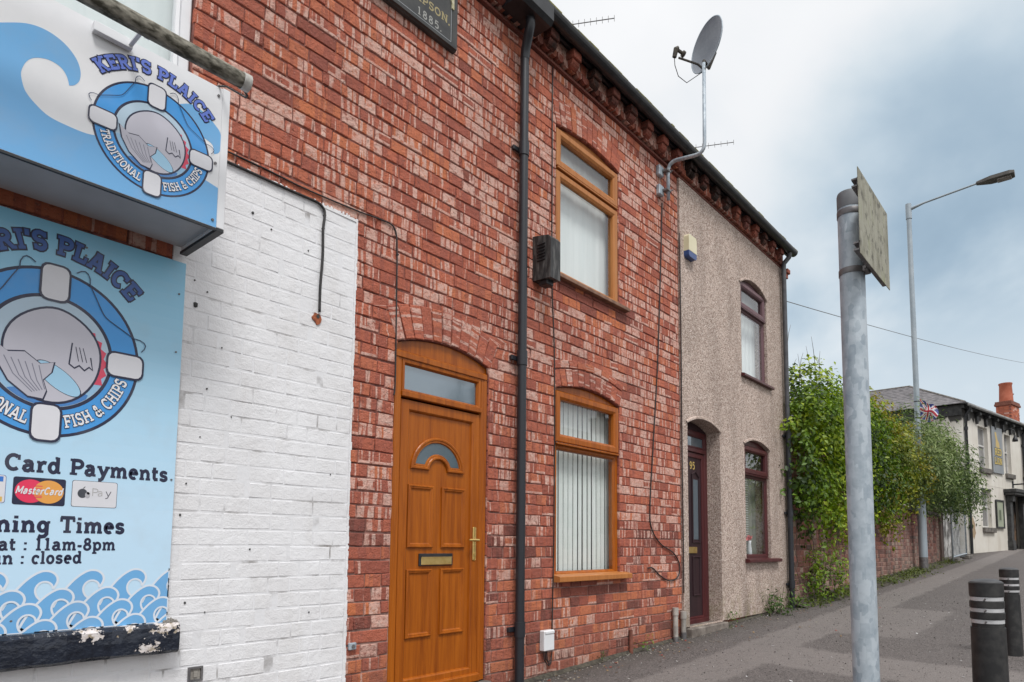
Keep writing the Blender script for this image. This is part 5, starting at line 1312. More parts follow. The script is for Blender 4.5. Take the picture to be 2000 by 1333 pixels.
# ------------------------------------------------------------------ date stone
plq = thing('date_plaque', 'dark stone date plaque with gold lettering and 1885 under the eaves', 'plaque', (2.60, -0.02, 4.90))
M_PLQ = simple('dark_slate_plaque', (0.030, 0.032, 0.034), (0.060, 0.060, 0.058), 0.5, 8)
mb = MB(); X0, X1, Z0, Z1 = 2.14, 2.880, 4.662, 5.13
mb.box(X0, X1, -0.035, 0.004, Z0, Z1, b=0.006); mb.sweep(rect(X0 + 0.004, X1 - 0.004, Z0 + 0.004, Z1 - 0.004), [(0, -0.034), (0.004, -0.05), (0.024, -0.052), (0.036, -0.036)])
part(mb, 'slab', M_PLQ, plq)
GOLD = (0.36, 0.30, 0.15)
mb = MB(); pf = lambda x0, z0: flat(x0, z0, -0.0352)
text(mb, 'AMPSON,', pf(2.445, 4.825), 0.058, GOLD, .0006, w=0.17, sw=0.1, track=0.06); part(mb, 'lettering', M_FLAT, plq); mb = MB(); text(mb, '1885.', pf(2.540, 4.728), 0.055, (0.32, 0.32, 0.30), .0006, w=0.16, sw=0.1, track=0.16); part(mb, 'lettering', M_FLAT, plq); mb = MB()
for a, b in (((X0 + .05, 4.712), (X1 - .05, 4.712)), ((X1 - .05, 4.712), (X1 - .05, 5.0))): ribbon(mb, [a, b], 0.004, lambda x, y, l: (x, -0.0352 - l, y), .0006, (0.34, 0.36, 0.38))
part(mb, 'incised_line', M_FLAT, plq)
mb = MB(); rng = random.Random(5)
pts = [(2.845 + 0.028 * math.cos(R(a)) * rng.uniform(0.6, 1.2), 5.00 + 0.06 * math.sin(R(a)) * rng.uniform(0.7, 1.3)) for a in range(0, 360, 24)]
mb.extrude(pts, -0.045, -0.034); M_CHIP = simple('chipped_stone', (0.42, 0.38, 0.16), (0.58, 0.55, 0.44), 0.9, 30); part(mb, 'chipped_corner', M_CHIP, plq)

# ------------------------------------------------------------------ wall boxes, pipes and cables
vb = thing('vent_box', 'black weathered louvred box fixed beside the upper oak window', 'box', (3.78, 0, 3.26))
M_VB = simple('sunbleached_black', (0.022, 0.022, 0.023), (0.16, 0.155, 0.15), 0.6, 9, stretch=(4, 4, 0.8), lo=0.45, hi=0.8)
mb = MB(); pts = [(0.0, 3.30), (-0.19, 3.29), (-0.19, 3.605), (-0.165, 3.635), (0.0, 3.665)]
for x, f in ((3.722, 1), (3.838, -1)): mb.face([(x, y, z) for y, z in pts][::f])
for i in range(len(pts)):
    p_, q_ = pts[i], pts[(i + 1) % len(pts)]; mb.face([(3.722, *p_), (3.838, *p_), (3.838, *q_), (3.722, *q_)])
part(mb, 'casing', M_VB, vb)
for k in range(6):
    mb = MB(); z = 3.585 - k * 0.026; mb.face([(3.7205, -0.135, z), (3.7205, -0.055, z), (3.712, -0.055, z - 0.010), (3.712, -0.135, z - 0.010)]); mb.face([(3.712, -0.135, z - 0.010), (3.712, -0.055, z - 0.010), (3.7205, -0.055, z - 0.014), (3.7205, -0.135, z - 0.014)])
    part(mb, 'louvre', M_BLACK, vb)
mb = MB(); mb.box(3.74, 3.82, -0.14, -0.05, 3.255, 3.298, b=0.006); part(mb, 'base', M_BLACK, vb)
al = thing('alarm_box', 'cream burglar alarm box with blue base on the pebbledash', 'alarm', (6.23, -0.02, 4.37))
mb = MB(); mb.extrude([(6.135, 4.44), (6.315, 4.44), (6.315, 4.59), (6.30, 4.622), (6.15, 4.622), (6.135, 4.60)], -0.085, -0.02); part(mb, 'cover', M_CREAM, al)
mb = MB(); mb.extrude([(6.155, 4.372), (6.295, 4.372), (6.313, 4.39), (6.315, 4.438), (6.135, 4.438), (6.137, 4.39)], -0.083, -0.02); part(mb, 'lens', M_BLUEP, al)
mt = thing('cable_box', 'small white cable box low on the red brick wall', 'box', (3.90, 0, 0.40))
mb = MB(); mb.box(3.832, 3.952, -0.052, 0.0, 0.425, 0.580, b=0.006); mb.box(3.838, 3.946, -0.058, -0.05, 0.555, 0.574, b=0.002); part(mb, 'cover', M_WHITE, mt)
mb = MB()
for dx, dz in ((0, 0), (0.02, 0.02), (0.035, -0.01)): mb.tube([(3.86 + dx, -0.02, 0.43), (3.865 + dx, -0.022, 0.36), (3.90 + dx * .5, -0.024, 0.315 + dz), (3.945, -0.02, 0.33 + dz), (3.965, -0.014, 0.40), (3.968, -0.010, 0.47)], 0.0045, 6)
part(mb, 'cable_loop', M_CABLE, mt, True)
jb = thing('junction_box', 'tiny grey junction box low at the edge of the white paint', 'box', (2.215, 0, 0.65))
mb = MB(); mb.box(2.192, 2.238, -0.022, 0.0, 0.628, 0.668, b=0.004); part(mb, 'case', M_GALV, jb); mb = MB(); mb.tube([(2.215, -0.022, 0.648), (2.215, -0.028, 0.648)], 0.011, 10); part(mb, 'gland', M_STEEL, jb)
av = thing('air_vent', 'small square metal vent at the bottom of the white wall', 'vent', (1.39, 0, 0.61))
mb = MB(); mb.sweep(rect(1.358, 1.422, 0.580, 0.648), [(0, 0.0), (0, -0.012), (0.009, -0.012), (0.010, -0.003)]); part(mb, 'frame', M_STEEL, av)
mb = MB(); mb.box(1.366, 1.414, -0.004, 0.0, 0.588, 0.640); mb.box(1.382, 1.398, -0.010, -0.004, 0.600, 0.628); part(mb, 'grille', M_CORR if False else M_CONC, av)
def cable(name, label, pts, r=0.005, group=None, n=7, clips=()):
    t_ = thing(name, label, 'cable', pts[0], group)
    # smooth the run with a Catmull-Rom pass
    P = [Vector(p_) for p_ in pts]; Q = []
    for i in range(len(P) - 1):
        a, b, c_, d = P[max(i - 1, 0)], P[i], P[i + 1], P[min(i + 2, len(P) - 1)]
        for k in range(6):
            u = k / 6; Q.append(0.5 * ((2 * b) + (c_ - a) * u + (2 * a - 5 * b + 4 * c_ - d) * u * u + (3 * b - a - 3 * c_ + d) * u ** 3))
    Q.append(P[-1]); mb = MB(); mb.tube(Q, r, n); part(mb, 'sheath', M_CABLE, t_, True)
    for (x, z) in clips:
        mb = MB(); mb.tube([(x, 0.0, z), (x, -0.016, z)], 0.007, 8); part(mb, 'clip', M_BLACK, t_)
    return t_
W_ = lambda L, y: [(a, y, b) for a, b in L]
cable('black_cable', 'thick black cable along the top of the white paint then hanging down', W_([(1.30, 3.157), (1.422, 3.158), (1.564, 3.157), (1.73, 3.155), (1.848, 3.157), (1.915, 3.155), (1.950, 3.130), (1.955, 3.090), (1.949, 3.009), (1.952, 2.858), (1.944, 2.677), (1.945, 2.530)], -0.012), 0.0075, clips=((1.956, 3.10), (1.95, 3.02)))
hp = thing('broken_hole', 'broken brick hole in white wall where the hanging cable ends', 'hole', (1.94, 0, 2.49))
mb = MB(); rng = random.Random(9)
mb.extrude([(1.935 + 0.030 * math.cos(R(a)) * rng.uniform(0.7, 1.2), 2.492 + 0.034 * math.sin(R(a)) * rng.uniform(0.7, 1.2)) for a in range(0, 360, 30)], -0.0062, -0.001); M_RAW = simple('raw_red_brick', (0.16, 0.04, 0.02), (0.40, 0.12, 0.05), 0.9, 50); part(mb, 'chipped_brick', M_RAW, hp)
mb = MB(); mb.extrude([(1.940 + 0.010 * math.cos(R(a)), 2.503 + 0.012 * math.sin(R(a))) for a in range(0, 360, 40)], -0.0075, -0.005); part(mb, 'hole', M_DARK, hp)
cable('thin_cable', 'thin black cable over the red brick bending down beside the oak door', W_([(1.30, 3.212), (1.419, 3.214), (1.615, 3.213), (1.846, 3.205), (2.17, 3.216), (2.312, 3.228), (2.405, 3.228), (2.441, 3.188), (2.452, 3.075), (2.458, 2.713), (2.462, 2.386), (2.462, 2.20), (2.455, 2.15)], -0.008), 0.0048, clips=((2.455, 3.05),))
cable('dish_cable', 'black cable dropping from dish bracket and looping near the pavement', W_([(5.70, 4.80), (5.667, 4.216), (5.588, 3.118), (5.497, 2.323), (5.421, 1.66), (5.436, 1.412), (5.604, 1.255), (5.852, 1.164), (5.975, 1.048), (5.951, 0.929), (5.795, 0.882), (5.599, 0.94), (5.458, 1.018), (5.366, 1.02)], -0.012), 0.0065)
cable('eaves_cable', 'straight black cable running from eaves to the white cable box', W_([(3.948, 5.23), (3.942, 4.9), (3.945, 4.462), (3.950, 3.394), (3.985, 2.741), (3.990, 1.496), (3.975, 0.75), (3.968, 0.45)], -0.009), 0.005)
cable('corner_cable', 'thin black cable down the joint between brick and pebbledash', W_([(6.038, 4.6), (6.042, 3.4), (6.036, 2.2), (6.040, 1.2), (6.036, 0.75)], -0.026), 0.006)
M_OLDPVC = simple('dirty_grey_pvc', (0.24, 0.22, 0.20), (0.46, 0.43, 0.39), 0.6, 12, stretch=(1, 1, 0.5))
for nm, lb_, x, ztop, zsplit, r in (('conduit_pipe', 'dirty grey conduit stub with a darker foot, nearer the red door', 5.985, 0.565, 0.36, 0.028), ('conduit_pipe', 'taller stained conduit stub left of the pair beside the red door', 5.825, 0.612, 0.33, 0.027)):
    t_ = thing(nm, lb_, 'pipe', (x, -0.05, gz(x)), 'conduit stubs at the wall foot')
    mb = MB(); mb.tube([(x, -0.045, gz(x) - 0.02), (x, -0.045, ztop)], r, 12); part(mb, 'tube', M_OLDPVC, t_, 40)
    mb = MB(); mb.tube([(x, -0.045, ztop - 0.07), (x, -0.045, ztop + 0.004)], r * 1.2, 12); part(mb, 'collar', M_OLDPVC, t_, 40)
    mb = MB(); mb.tube([(x, -0.045, gz(x) - 0.02), (x, -0.045, zsplit)], r * 1.1, 12); part(mb, 'foot', M_STEEL, t_, 40)
t_ = thing('rusty_pipe', 'thin rusty brown pipe stub at the foot of the brick wall', 'pipe', (5.055, -0.03, gz(5)))
M_RUST = simple('red_rust', (0.13, 0.045, 0.03), (0.24, 0.09, 0.06), 0.9, 20); mb = MB(); mb.tube([(5.055, -0.025, gz(5) - .02), (5.055, -0.022, 0.47)], 0.018, 10); part(mb, 'tube', M_RUST, t_, 40)
mb = MB(); text(mb, '95', flat(NUM_AT[0], NUM_AT[2], NUM_AT[1]), 0.085, (0.55, 0.40, 0.12), .001, w=0.15, slab=False); tag(mb.build('door_number', M_FLAT), 'brass door number 95 on the dark red door', 'number')

# ------------------------------------------------------------------ satellite dish on its cranked mast
ds = thing('satellite_dish', 'grey satellite dish on a tall cranked pole bolted below the eaves', 'dish', (5.70, -0.07, 4.82))
mb = MB()
def bend(P, r, n=14, k=6):
    P = [Vector(p_) for p_ in P]; Q = [P[0]]
    for i in range(1, len(P) - 1):
        a, b, c_ = P[i - 1], P[i], P[i + 1]; u, v_ = (a - b).normalized(), (c_ - b).normalized(); l = min(r, (a - b).length * .49, (c_ - b).length * .49)
        s_, e_ = b + u * l, b + v_ * l
        for q in range(k + 1): t = q / k; Q.append(s_ * (1 - t) ** 2 + b * 2 * t * (1 - t) + e_ * t * t)
    return Q + [P[-1]]
mb.tube(bend([(5.705, -0.085, 4.81), (5.705, -0.085, 5.22), (5.72, -0.50, 5.17), (5.735, -0.50, 6.14)], 0.11), 0.0185, 12); part(mb, 'mast', M_GALV, ds, True)
for z in (5.115, 4.905):
    mb = MB(); mb.box(5.60, 5.69, -0.045, 0.0, z - 0.055, z + 0.055, b=0.008); br = part(mb, 'bracket', M_GALV, ds)
    mb = MB(); mb.box(5.65, 5.73, -0.11, -0.045, z - 0.012, z + 0.012, b=0.003); mb.tube([(5.69, -0.06, z + .02), (5.75, -0.115, z + .02)], 0.006, 6); part(mb, 'clamp', M_STEEL, br)
nrm = Vector((-0.901, 0.426, 0.079)).normalized(); lng = Vector((0.222, -0.415, 0.883)); lng = (lng - nrm * lng.dot(nrm)).normalized(); wid = nrm.cross(lng)
dc = Vector((5.80, -0.515, 6.365)); mb = MB(); nr, na = 7, 40; a_, b_ = 0.265, 0.252
def dpt(r_, t, off): return dc + lng * (a_ * r_ * math.cos(t)) + wid * (b_ * r_ * math.sin(t)) + nrm * (0.075 * r_ * r_ - 0.055 + off)
for off, sgn in ((0.0, 1), (-0.008, -1)):
    for i in range(nr):
        for k in range(na):
            t0, t1 = 2 * math.pi * k / na, 2 * math.pi * (k + 1) / na; r0, r1 = i / nr, (i + 1) / nr
            mb.face([dpt(r0, t0, off), dpt(r1, t0, off), dpt(r1, t1, off), dpt(r0, t1, off)][::sgn] if i else [dpt(0, 0, off), dpt(r1, t0, off), dpt(r1, t1, off)][::sgn])
part(mb, 'reflector', M_DISH, ds, True)
mb = MB(); mb.tube([dpt(1.0, 2 * math.pi * k / na, -0.004) for k in range(na + 1)], 0.007, 6); part(mb, 'rim', M_GALV, ds, True)
foot_ = dpt(0.86, math.pi, 0.01); lnb = dc + nrm * 0.30 - lng * 0.20
mb = MB(); mb.tube([foot_ - nrm * 0.03, foot_ + nrm * 0.06 + lng * .02, lnb - lng * 0.035], 0.012, 6); part(mb, 'feed_arm', M_LNB, ds)
mb = MB(); mb.tube([lnb + nrm * 0.05 - lng * .05, lnb + nrm * 0.05 + lng * .03, lnb + nrm * .03 + lng * .05], [0.022, 0.026, 0.018], 10); mb.tube([lnb + nrm * 0.05 + lng * .03, lnb - nrm * 0.03 + lng * .02], 0.017, 8); mb.tube([lnb - nrm * 0.03 + lng * .02, lnb - nrm * 0.055 + lng * .015], 0.032, 12)
part(mb, 'feed_horn', M_LNB, ds)
mb = MB(); q0 = lnb + nrm * 0.05 - lng * .05; mb.tube([q0, q0 + Vector((0.01, 0, -0.08)), q0 + Vector((0.06, -0.01, -0.17)), q0 + Vector((0.16, -0.05, -0.20)), foot_ + Vector((0, 0, -0.04)), Vector((5.735, -0.5, 6.10))], 0.004, 6); part(mb, 'lead', M_CABLE, ds, True)
mb = MB(); bk_ = dpt(0.72, math.pi, -0.05); mb.tube([Vector((5.735, -0.50, 6.06)), Vector((5.738, -0.50, 6.16)), bk_, dpt(0.1, math.pi, -0.045)], 0.020, 8); part(mb, 'back_mount', M_LNB, ds)

# ------------------------------------------------------------------ television aerials on the roofs
def aerial(label, A, dirv, L, n, mast_to, kind):
    A = Vector(A); d = Vector(dirv).normalized(); up = Vector((0, 0, 1)); t_ = thing('tv_aerial', label, 'aerial', (A.x, A.y, mast_to), 'television aerials on the roofs')
    mb = MB(); mb.tube([A, A + d * L], 0.007, 6); part(mb, 'boom', M_STEEL, t_)
    mb = MB(); mb.tube([A + d * 0.02 + Vector((0, 0, -0.02)), Vector((A.x + d.x * .02, A.y + d.y * .02, mast_to))], 0.016, 8); part(mb, 'mast', M_STEEL, t_)
    for i in range(n):
        c_ = A + d * (L * (0.12 + 0.88 * i / (n - 1))); mb = MB(); h = 0.055 - 0.012 * i / n; mb.tube([c_ - up * h, c_ + up * h], 0.004, 5); part(mb, 'element', M_STEEL, t_)
    side = d.cross(up)
    mb = MB()
    for s_ in (-1, 1):
        e = A - d * 0.10 + side * 0.02 + up * s_ * 0.13; mb.tube([A, e], 0.006, 5)
        for k in (0.45, 0.7, 1.0):
            c_ = A.lerp(e, k); mb.tube([c_ - side * 0.10, c_ + side * 0.10], 0.004, 5)
    part(mb, 'reflector', M_STEEL, t_); return t_
aerial('tv aerial on brick house roof, left of the dish', (6.443, 2.0, 8.30), (0.449, -0.893, 0), 0.74, 9, 6.6, 0)
aerial('tv aerial behind the cranked dish pole', (9.86, 2.0, 8.27), (0.408, -0.913, 0), 0.86, 8, 6.6, 1)

# ------------------------------------------------------------------ sign post by the kerb
sp = thing('sign_post', 'galvanised grey sign post with a blank lichened plate near the camera', 'sign post', (2.63, -2.70, gz(2.63, -2.7)))
mb = MB(); gzp = gz(2.63, -2.7); mb.lathe([(0.0475, gzp - 0.05), (0.0475, 2.545)], 2.63, -2.70, 32); part(mb, 'post', M_GALV, sp, 40)
M_CAPG = simple('grey_cap', (0.10, 0.105, 0.115), (0.15, 0.155, 0.165), 0.6, 12)
mb = MB(); mb.lathe([(0.0485, 2.545), (0.0485, 2.60), (0.046, 2.610), (0.030, 2.617), (0.005, 2.620)], 2.63, -2.70, 32); part(mb, 'cap', M_CAPG, sp, 40)
for z in (2.525, 2.285):
    mb = MB(); mb.lathe([(0.0495, z - 0.012), (0.0500, z - 0.011), (0.0500, z + 0.011), (0.0495, z + 0.012)], 2.63, -2.70, 32)
    mb.box(2.605, 2.655, -2.765, -2.745, z - 0.011, z + 0.011, b=0.002)
    band = part(mb, 'clip_band', M_STEEL, sp, 40)
    mb = MB(); mb.tube([(2.596, -2.756, z), (2.664, -2.756, z)], 0.0055, 6); part(mb, 'bolt', M_STEEL, band)
    mb = MB()
    for dz in (-0.016, 0.010): mb.box(2.420, 2.837, -2.786, -2.764, z + 0.012 + dz, z + 0.018 + dz)
    mb.box(2.420, 2.837, -2.787, -2.784, z - 0.004, z + 0.030)
    part(mb, 'channel', M_STEEL, sp)
def lichen_mat():
    m, t, b = new_mat('lichened_plate'); p = geo(t)
    base = ramp(t, noise(t, scaled(t, p, (14, 14, 6)), 1.0, 5.0), [(0.3, (0.19, 0.18, 0.13)), (0.55, (0.33, 0.32, 0.26)), (0.75, (0.24, 0.25, 0.14))])
    dk = N(t, 'ShaderNodeMapRange', inp={0: noise(t, scaled(t, p, (40, 40, 26)), 1.0, 5.0, 0.65), 1: 0.50, 2: 0.60, 3: 0.0, 4: 0.85}).outputs[0]
    sz_ = N(t, 'ShaderNodeSeparateXYZ', inp={0: p}).outputs[2]
    row = math_(t, 'ADD', math_(t, 'MULTIPLY', math_(t, 'SINE', math_(t, 'MULTIPLY', sz_, 96.0)), 0.5), 0.55)
    c = mixc(t, math_(t, 'MULTIPLY', dk, row), base, (0.10, 0.095, 0.075))
    t.links.new(c, b.inputs['Base Color']); b.inputs['Roughness'].default_value = 0.85
    bump(t, b, noise(t, p, 120.0, 4.0), 0.5, 0.003); return m
mb = MB(); mb.box(2.412, 2.845, -2.7905, -2.7875, 2.262, 2.590, b=0.001); part(mb, 'plate', lichen_mat(), sp)

# ------------------------------------------------------------------ bollards
M_BOLL = simple('black_bollard', (0.014, 0.014, 0.015), (0.050, 0.048, 0.046), 0.5, 16, bstr=0.15, bscale=60, lo=0.45, hi=0.8)
M_BTOP = simple('scuffed_black', (0.05, 0.05, 0.053), (0.10, 0.10, 0.105), 0.55, 8)
M_REFL = simple('reflective_white', (0.42, 0.42, 0.43), (0.56, 0.56, 0.57), 0.35, 14)
def make_bollard():
    b_ = thing('bollard', 'nearer black bollard with three white bands, at right edge', 'bollard', (0, 0, 0), 'black bollards along the pavement')
    h = 0.885; r = 0.0765
    mb = MB(); mb.lathe([(r + .004, -0.25), (r + .002, h * 0.45), (r, h - 0.225)], 0, 0, 40); part(mb, 'body', M_BOLL, b_, 40)
    mb = MB(); mb.lathe([(r - 0.006, h - 0.24), (r - 0.006, h - 0.01)], 0, 0, 40); part(mb, 'core', M_BOLL, b_, 40)
    zt = [(h - 0.075, h - 0.004), (h - 0.130, h - 0.095), (h - 0.185, h - 0.150)]
    for a, c_ in zt: mb = MB(); mb.lathe([(r - .004, a), (r, a + .003), (r, c_ - .003), (r - .004, c_)], 0, 0, 40); part(mb, 'collar', M_BOLL, b_, 40)
    for a in (h - 0.095, h - 0.150, h - 0.205): mb = MB(); mb.lathe([(r - .0045, a + 0.0005), (r - .0035, a + .001), (r - .0035, a + .019), (r - .0045, a + .0195)], 0, 0, 40); part(mb, 'reflective_band', M_REFL, b_, 40)
    mb = MB(); mb.lathe([(r - .004, h - 0.004), (r - .006, h), (r * .6, h + .010), (0.004, h + .013)], 0, 0, 40); part(mb, 'top', M_BTOP, b_, 40)
    mb = MB()
    for k in range(3): mb = MB(); mb.tube([(-r * 0.995, -0.004, h - 0.082 - k * .055), (-r * 0.995, 0.004, h - 0.092 - k * .055)], 0.004, 6); part(mb, 'rivet', M_STEEL, b_)
    return b_
def copy_thing(o, loc, label):
    c_ = o.copy(); C.objects.link(c_); c_.location = loc; c_['label'] = label
    for ch in list(o.children):
        d = ch.copy(); C.objects.link(d); d.parent = c_
        for g_ in list(ch.children):
            e = g_.copy(); C.objects.link(e); e.parent = d
    return c_
b1 = make_bollard(); b1.location = (3.84, -2.965, gz(3.84, -2.965) + 0.0)
b2 = copy_thing(b1, (6.985, -2.79, gz(7, -2.79) - 0.13), 'farther black bollard with three white bands, behind the nearer one')

# ------------------------------------------------------------------ street lamp
LX, LY = 17.30, -0.19; lz = gz(LX, LY)
lamp = thing('street_lamp', 'tall grey street lamp post with a straight arm and flat lantern', 'street lamp', (LX, LY, lz))
mb = MB(); mb.lathe([(0.098, lz - 0.1), (0.098, lz + 1.62), (0.088, lz + 1.68), (0.068, lz + 1.76)], LX, LY, 20); part(mb, 'base', M_LAMPCOL, lamp, 40)
mb = MB(); mb.lathe([(0.0985, lz - 0.05), (0.0985, lz + 0.33)], LX, LY, 20); part(mb, 'foot', M_STEEL, lamp, 40)
mb = MB(); mb.lathe([(0.068, lz + 1.74), (0.064, 5.5), (0.056, 9.62)], LX, LY, 16); part(mb, 'column', M_LAMPCOL, lamp, 40)
mb = MB(); mb.lathe([(0.070, 9.36), (0.070, 9.74), (0.02, 9.75)], LX, LY, 16); part(mb, 'sleeve', M_LAMPCOL, lamp, 40)
mb = MB(); mb.tube([(LX, LY, 9.60), (LX, LY - 0.35, 9.665), (LX, LY - 1.54, 9.77)], [0.045, 0.024, 0.022], 10); part(mb, 'arm', M_LAMPCOL, lamp, 40)
mb = MB(); secs = []
for y_, w_, zt_, zb_ in ((-1.66, 0.045, 9.80, 9.735), (-1.78, 0.075, 9.815, 9.715), (-1.95, 0.135, 9.82, 9.70), (-2.33, 0.150, 9.815, 9.69), (-2.42, 0.120, 9.80, 9.70)):
    secs.append([(LX - w_, y_, zb_ + 0.02), (LX - w_, y_, zt_ - 0.025), (LX - w_ * .6, y_, zt_), (LX + w_ * .6, y_, zt_), (LX + w_, y_, zt_ - 0.025), (LX + w_, y_, zb_ + 0.02), (LX + w_ * .8, y_, zb_), (LX - w_ * .8, y_, zb_)])
for a, b in zip(secs[:-1], secs[1:]):
    for i in range(8): mb.face([a[i], a[(i + 1) % 8], b[(i + 1) % 8], b[i]])
mb.face(secs[0][::-1]); mb.face(secs[-1])
M_LANT = simple('grubby_lantern', (0.07, 0.065, 0.06), (0.12, 0.11, 0.10), 0.6, 10); lh = part(mb, 'lantern', M_LANT, lamp)
M_LENS = simple('lantern_lens', (0.19, 0.165, 0.155), (0.26, 0.23, 0.21), 0.35, 6); mb = MB(); mb.box(LX - 0.10, LX + 0.10, -2.36, -2.08, 9.672, 9.694, b=0.006); part(mb, 'lens', M_LENS, lh)
flag = thing('flag', 'crumpled union flag tied to the street lamp post', 'flag', (LX, LY, 4.5))
mb = MB(); nu, nv = 22, 18
def fpt(u, v_):
    y_ = LY - 0.05 - 0.40 * u * (0.75 + 0.25 * math.sin(3 * v_ + .6)); z = 4.84 - 0.52 * v_ * (1 - 0.30 * u) - 0.26 * u + 0.05 * math.sin(u * 9 + v_ * 4) * u
    return (LX + 0.02 + 0.07 * math.sin(u * 8 + v_ * 3) * u + 0.03 * math.sin(v_ * 9) * u, y_, z)
for i in range(nu):
    for k in range(nv):
        u, v_ = (i + .5) / nu * 2 - 1, (k + .5) / nv * 2 - 1
        d1, d2 = abs(u - v_), abs(u + v_); d = min(d1, d2); col = (0.022, 0.035, 0.20)
        if d < 0.24: col = (0.66, 0.64, 0.66)
        if d < 0.09: col = (0.42, 0.02, 0.04)
        if min(abs(u), abs(v_)) < 0.22: col = (0.66, 0.64, 0.66)
        if min(abs(u), abs(v_)) < 0.12: col = (0.42, 0.02, 0.04)
        mb.face([fpt(i / nu, k / nv), fpt((i + 1) / nu, k / nv), fpt((i + 1) / nu, (k + 1) / nv), fpt(i / nu, (k + 1) / nv)], col)
part(mb, 'cloth', M_FLAT, flag, True)
mb = MB()
for z in (4.76, 4.36): mb = MB(); mb.lathe([(0.068, z - .012), (0.072, z), (0.068, z + .012)], LX, LY, 14); part(mb, 'tie', M_CABLE, flag)

# ------------------------------------------------------------------ garden wall of old brick, tall near the house and lower beyond
rng = random.Random(31)
gw = thing('garden_wall', 'old weathered brick garden wall beyond the pebbledashed house, partly under leaves', 'wall', (9.1, 0.05, gz(9.1)))
WY = 0.045
def old_brick():
    m, t, b = new_mat('old_garden_brick'); p = geo(t)
    col = N(t, 'ShaderNodeVertexColor', layer_name='Col').outputs['Color']; s3 = N(t, 'ShaderNodeSeparateColor', inp={0: col})
    c = ramp(t, s3.outputs[0], [(0.0, (0.10, 0.06, 0.055)), (0.4, (0.22, 0.085, 0.07)), (0.75, (0.31, 0.12, 0.09)), (1.0, (0.36, 0.26, 0.21))])
    st = N(t, 'ShaderNodeMapRange', inp={0: noise(t, scaled(t, p, (2.2, 2.2, 0.45)), 1.0, 5.0, 0.6), 1: 0.48, 2: 0.66, 3: 0.0, 4: 0.62}).outputs[0]
    c = mixc(t, st, c, (0.40, 0.33, 0.28))
    dk = N(t, 'ShaderNodeMapRange', inp={0: noise(t, p, 5.0, 5.0, 0.65), 1: 0.5, 2: 0.7, 3: 0.0, 4: 0.55}).outputs[0]
    c = mixc(t, dk, c, (0.085, 0.062, 0.05))
    zz_ = N(t, 'ShaderNodeSeparateXYZ', inp={0: p}); low_ = N(t, 'ShaderNodeMapRange', inp={0: math_(t, 'SUBTRACT', zz_.outputs[2], math_(t, 'MULTIPLY', zz_.outputs[0], 0.035)), 1: 0.85, 2: 0.15, 3: 0.0, 4: 0.6}).outputs[0]
    c = mixc(t, math_(t, 'MULTIPLY', low_, noise(t, p, 2.5, 4.0)), c, (0.13, 0.115, 0.085))
    t.links.new(c, b.inputs['Base Color']); b.inputs['Roughness'].default_value = 0.92; bump(t, b, noise(t, p, 60.0, 4.0), 0.7, 0.008); return m
M_OLDB = old_brick()
SEG = [(9.06, 16.15, 2.95), (16.15, 21.15, 2.12)]
mb, mbm, mbc = MB(), MB(), MB()
for x0, x1, zt in SEG:
    mbm.box(x0, x1, WY + 0.006, WY + 0.24, gz(x0) - 0.2, zt - 0.01)
    qs = [q for q in lay_bricks(x0, x1, gz(x0) - 0.05, zt, lambda z: [], rng, 0.083, 0.011, p_head=0.4) if q[2][1] > gz(q[0][0])]
    for q in qs:
        k0 = len(mb.v); brick_faces(mb, q, rng.uniform(-0.004, 0.005), 0.012, rng, 0.006, 0.004, col=(rng.random(), 0, 0))
        for i in range(k0, len(mb.v)): mb.v[i] = (mb.v[i][0], mb.v[i][1] + WY, mb.v[i][2])
for i in range(14):
    a = 16.17 + i * 0.355; mbc2 = MB(); mbc2.box(a, a + 0.345, WY - 0.05, WY + 0.30, 2.12 + rng.uniform(0, .01), 2.20 + rng.uniform(-.01, .015), b=0.012); part(mbc2, 'coping_stone', M_STONE, gw)
part(mbm, 'mortar', M_MORTAR, gw); mb.hasuv = False; mb.uv = [None] * len(mb.f); part(mb, 'brickwork', M_OLDB, gw, kind='stuff')
mbp = MB(); mbp.box(20.85, 21.20, WY - 0.06, WY + 0.26, gz(21) - .2, 2.38, b=0.01); part(mbp, 'end_pier', M_OLDB, gw)
# rough whitewashed stone wall behind the temporary fence
wy = thing('yard_wall', 'short whitewashed rough stone wall between garden wall and the pub', 'wall', (24, 0.45, gz(24)))
M_WST = simple('flaking_whitewash', (0.10, 0.095, 0.09), (0.52, 0.51, 0.49), 0.9, 3.5, lo=0.40, hi=0.62, bstr=0.6, bscale=12, bdist=0.04)
mb = MB(); mb.box(21.3, 27.3, 0.42, 0.70, gz(21) - .2, 2.75, b=0.02); part(mb, 'stonework', M_WST, wy)
mb = MB(); mb.box(21.25, 21.75, 0.30, 0.45, gz(21) - .2, 2.55, b=0.01); part(mb, 'gate_post', simple('red_paint_flaking', (0.16, 0.03, 0.03), (0.24, 0.06, 0.05), 0.7, 10), wy)
# temporary site fence panel
tf = thing('fence_panel', 'galvanised temporary fence panel standing before the whitewashed wall', 'fence', (22.4, -0.25, gz(22.4)))
mb = MB(); a, b = (21.10, -0.24), (23.65, -0.24); za, zb = gz(21.1) + 0.10, gz(23.6) + 0.10
mb.tube(bend([(a[0], a[1], za - .1), (a[0], a[1], za + 1.75), (b[0], b[1], zb + 1.75), (b[0], b[1], zb - .1)], 0.1), 0.024, 8); mb.tube([(a[0], a[1], za + .06), (b[0], b[1], zb + .06)], 0.024, 8); part(mb, 'frame', M_GALV, tf, True)
mb = MB()
for i in range(1, 34): x = a[0] + (b[0] - a[0]) * i / 34; mb.tube([(x, -0.24, za + .05), (x, -0.24, za + 1.74)], 0.0025, 4, caps=False)
for i in range(1, 8): z = za + .05 + 1.7 * i / 8; mb.tube([(a[0], -0.24, z), (b[0], -0.24, z)], 0.0025, 4, caps=False)
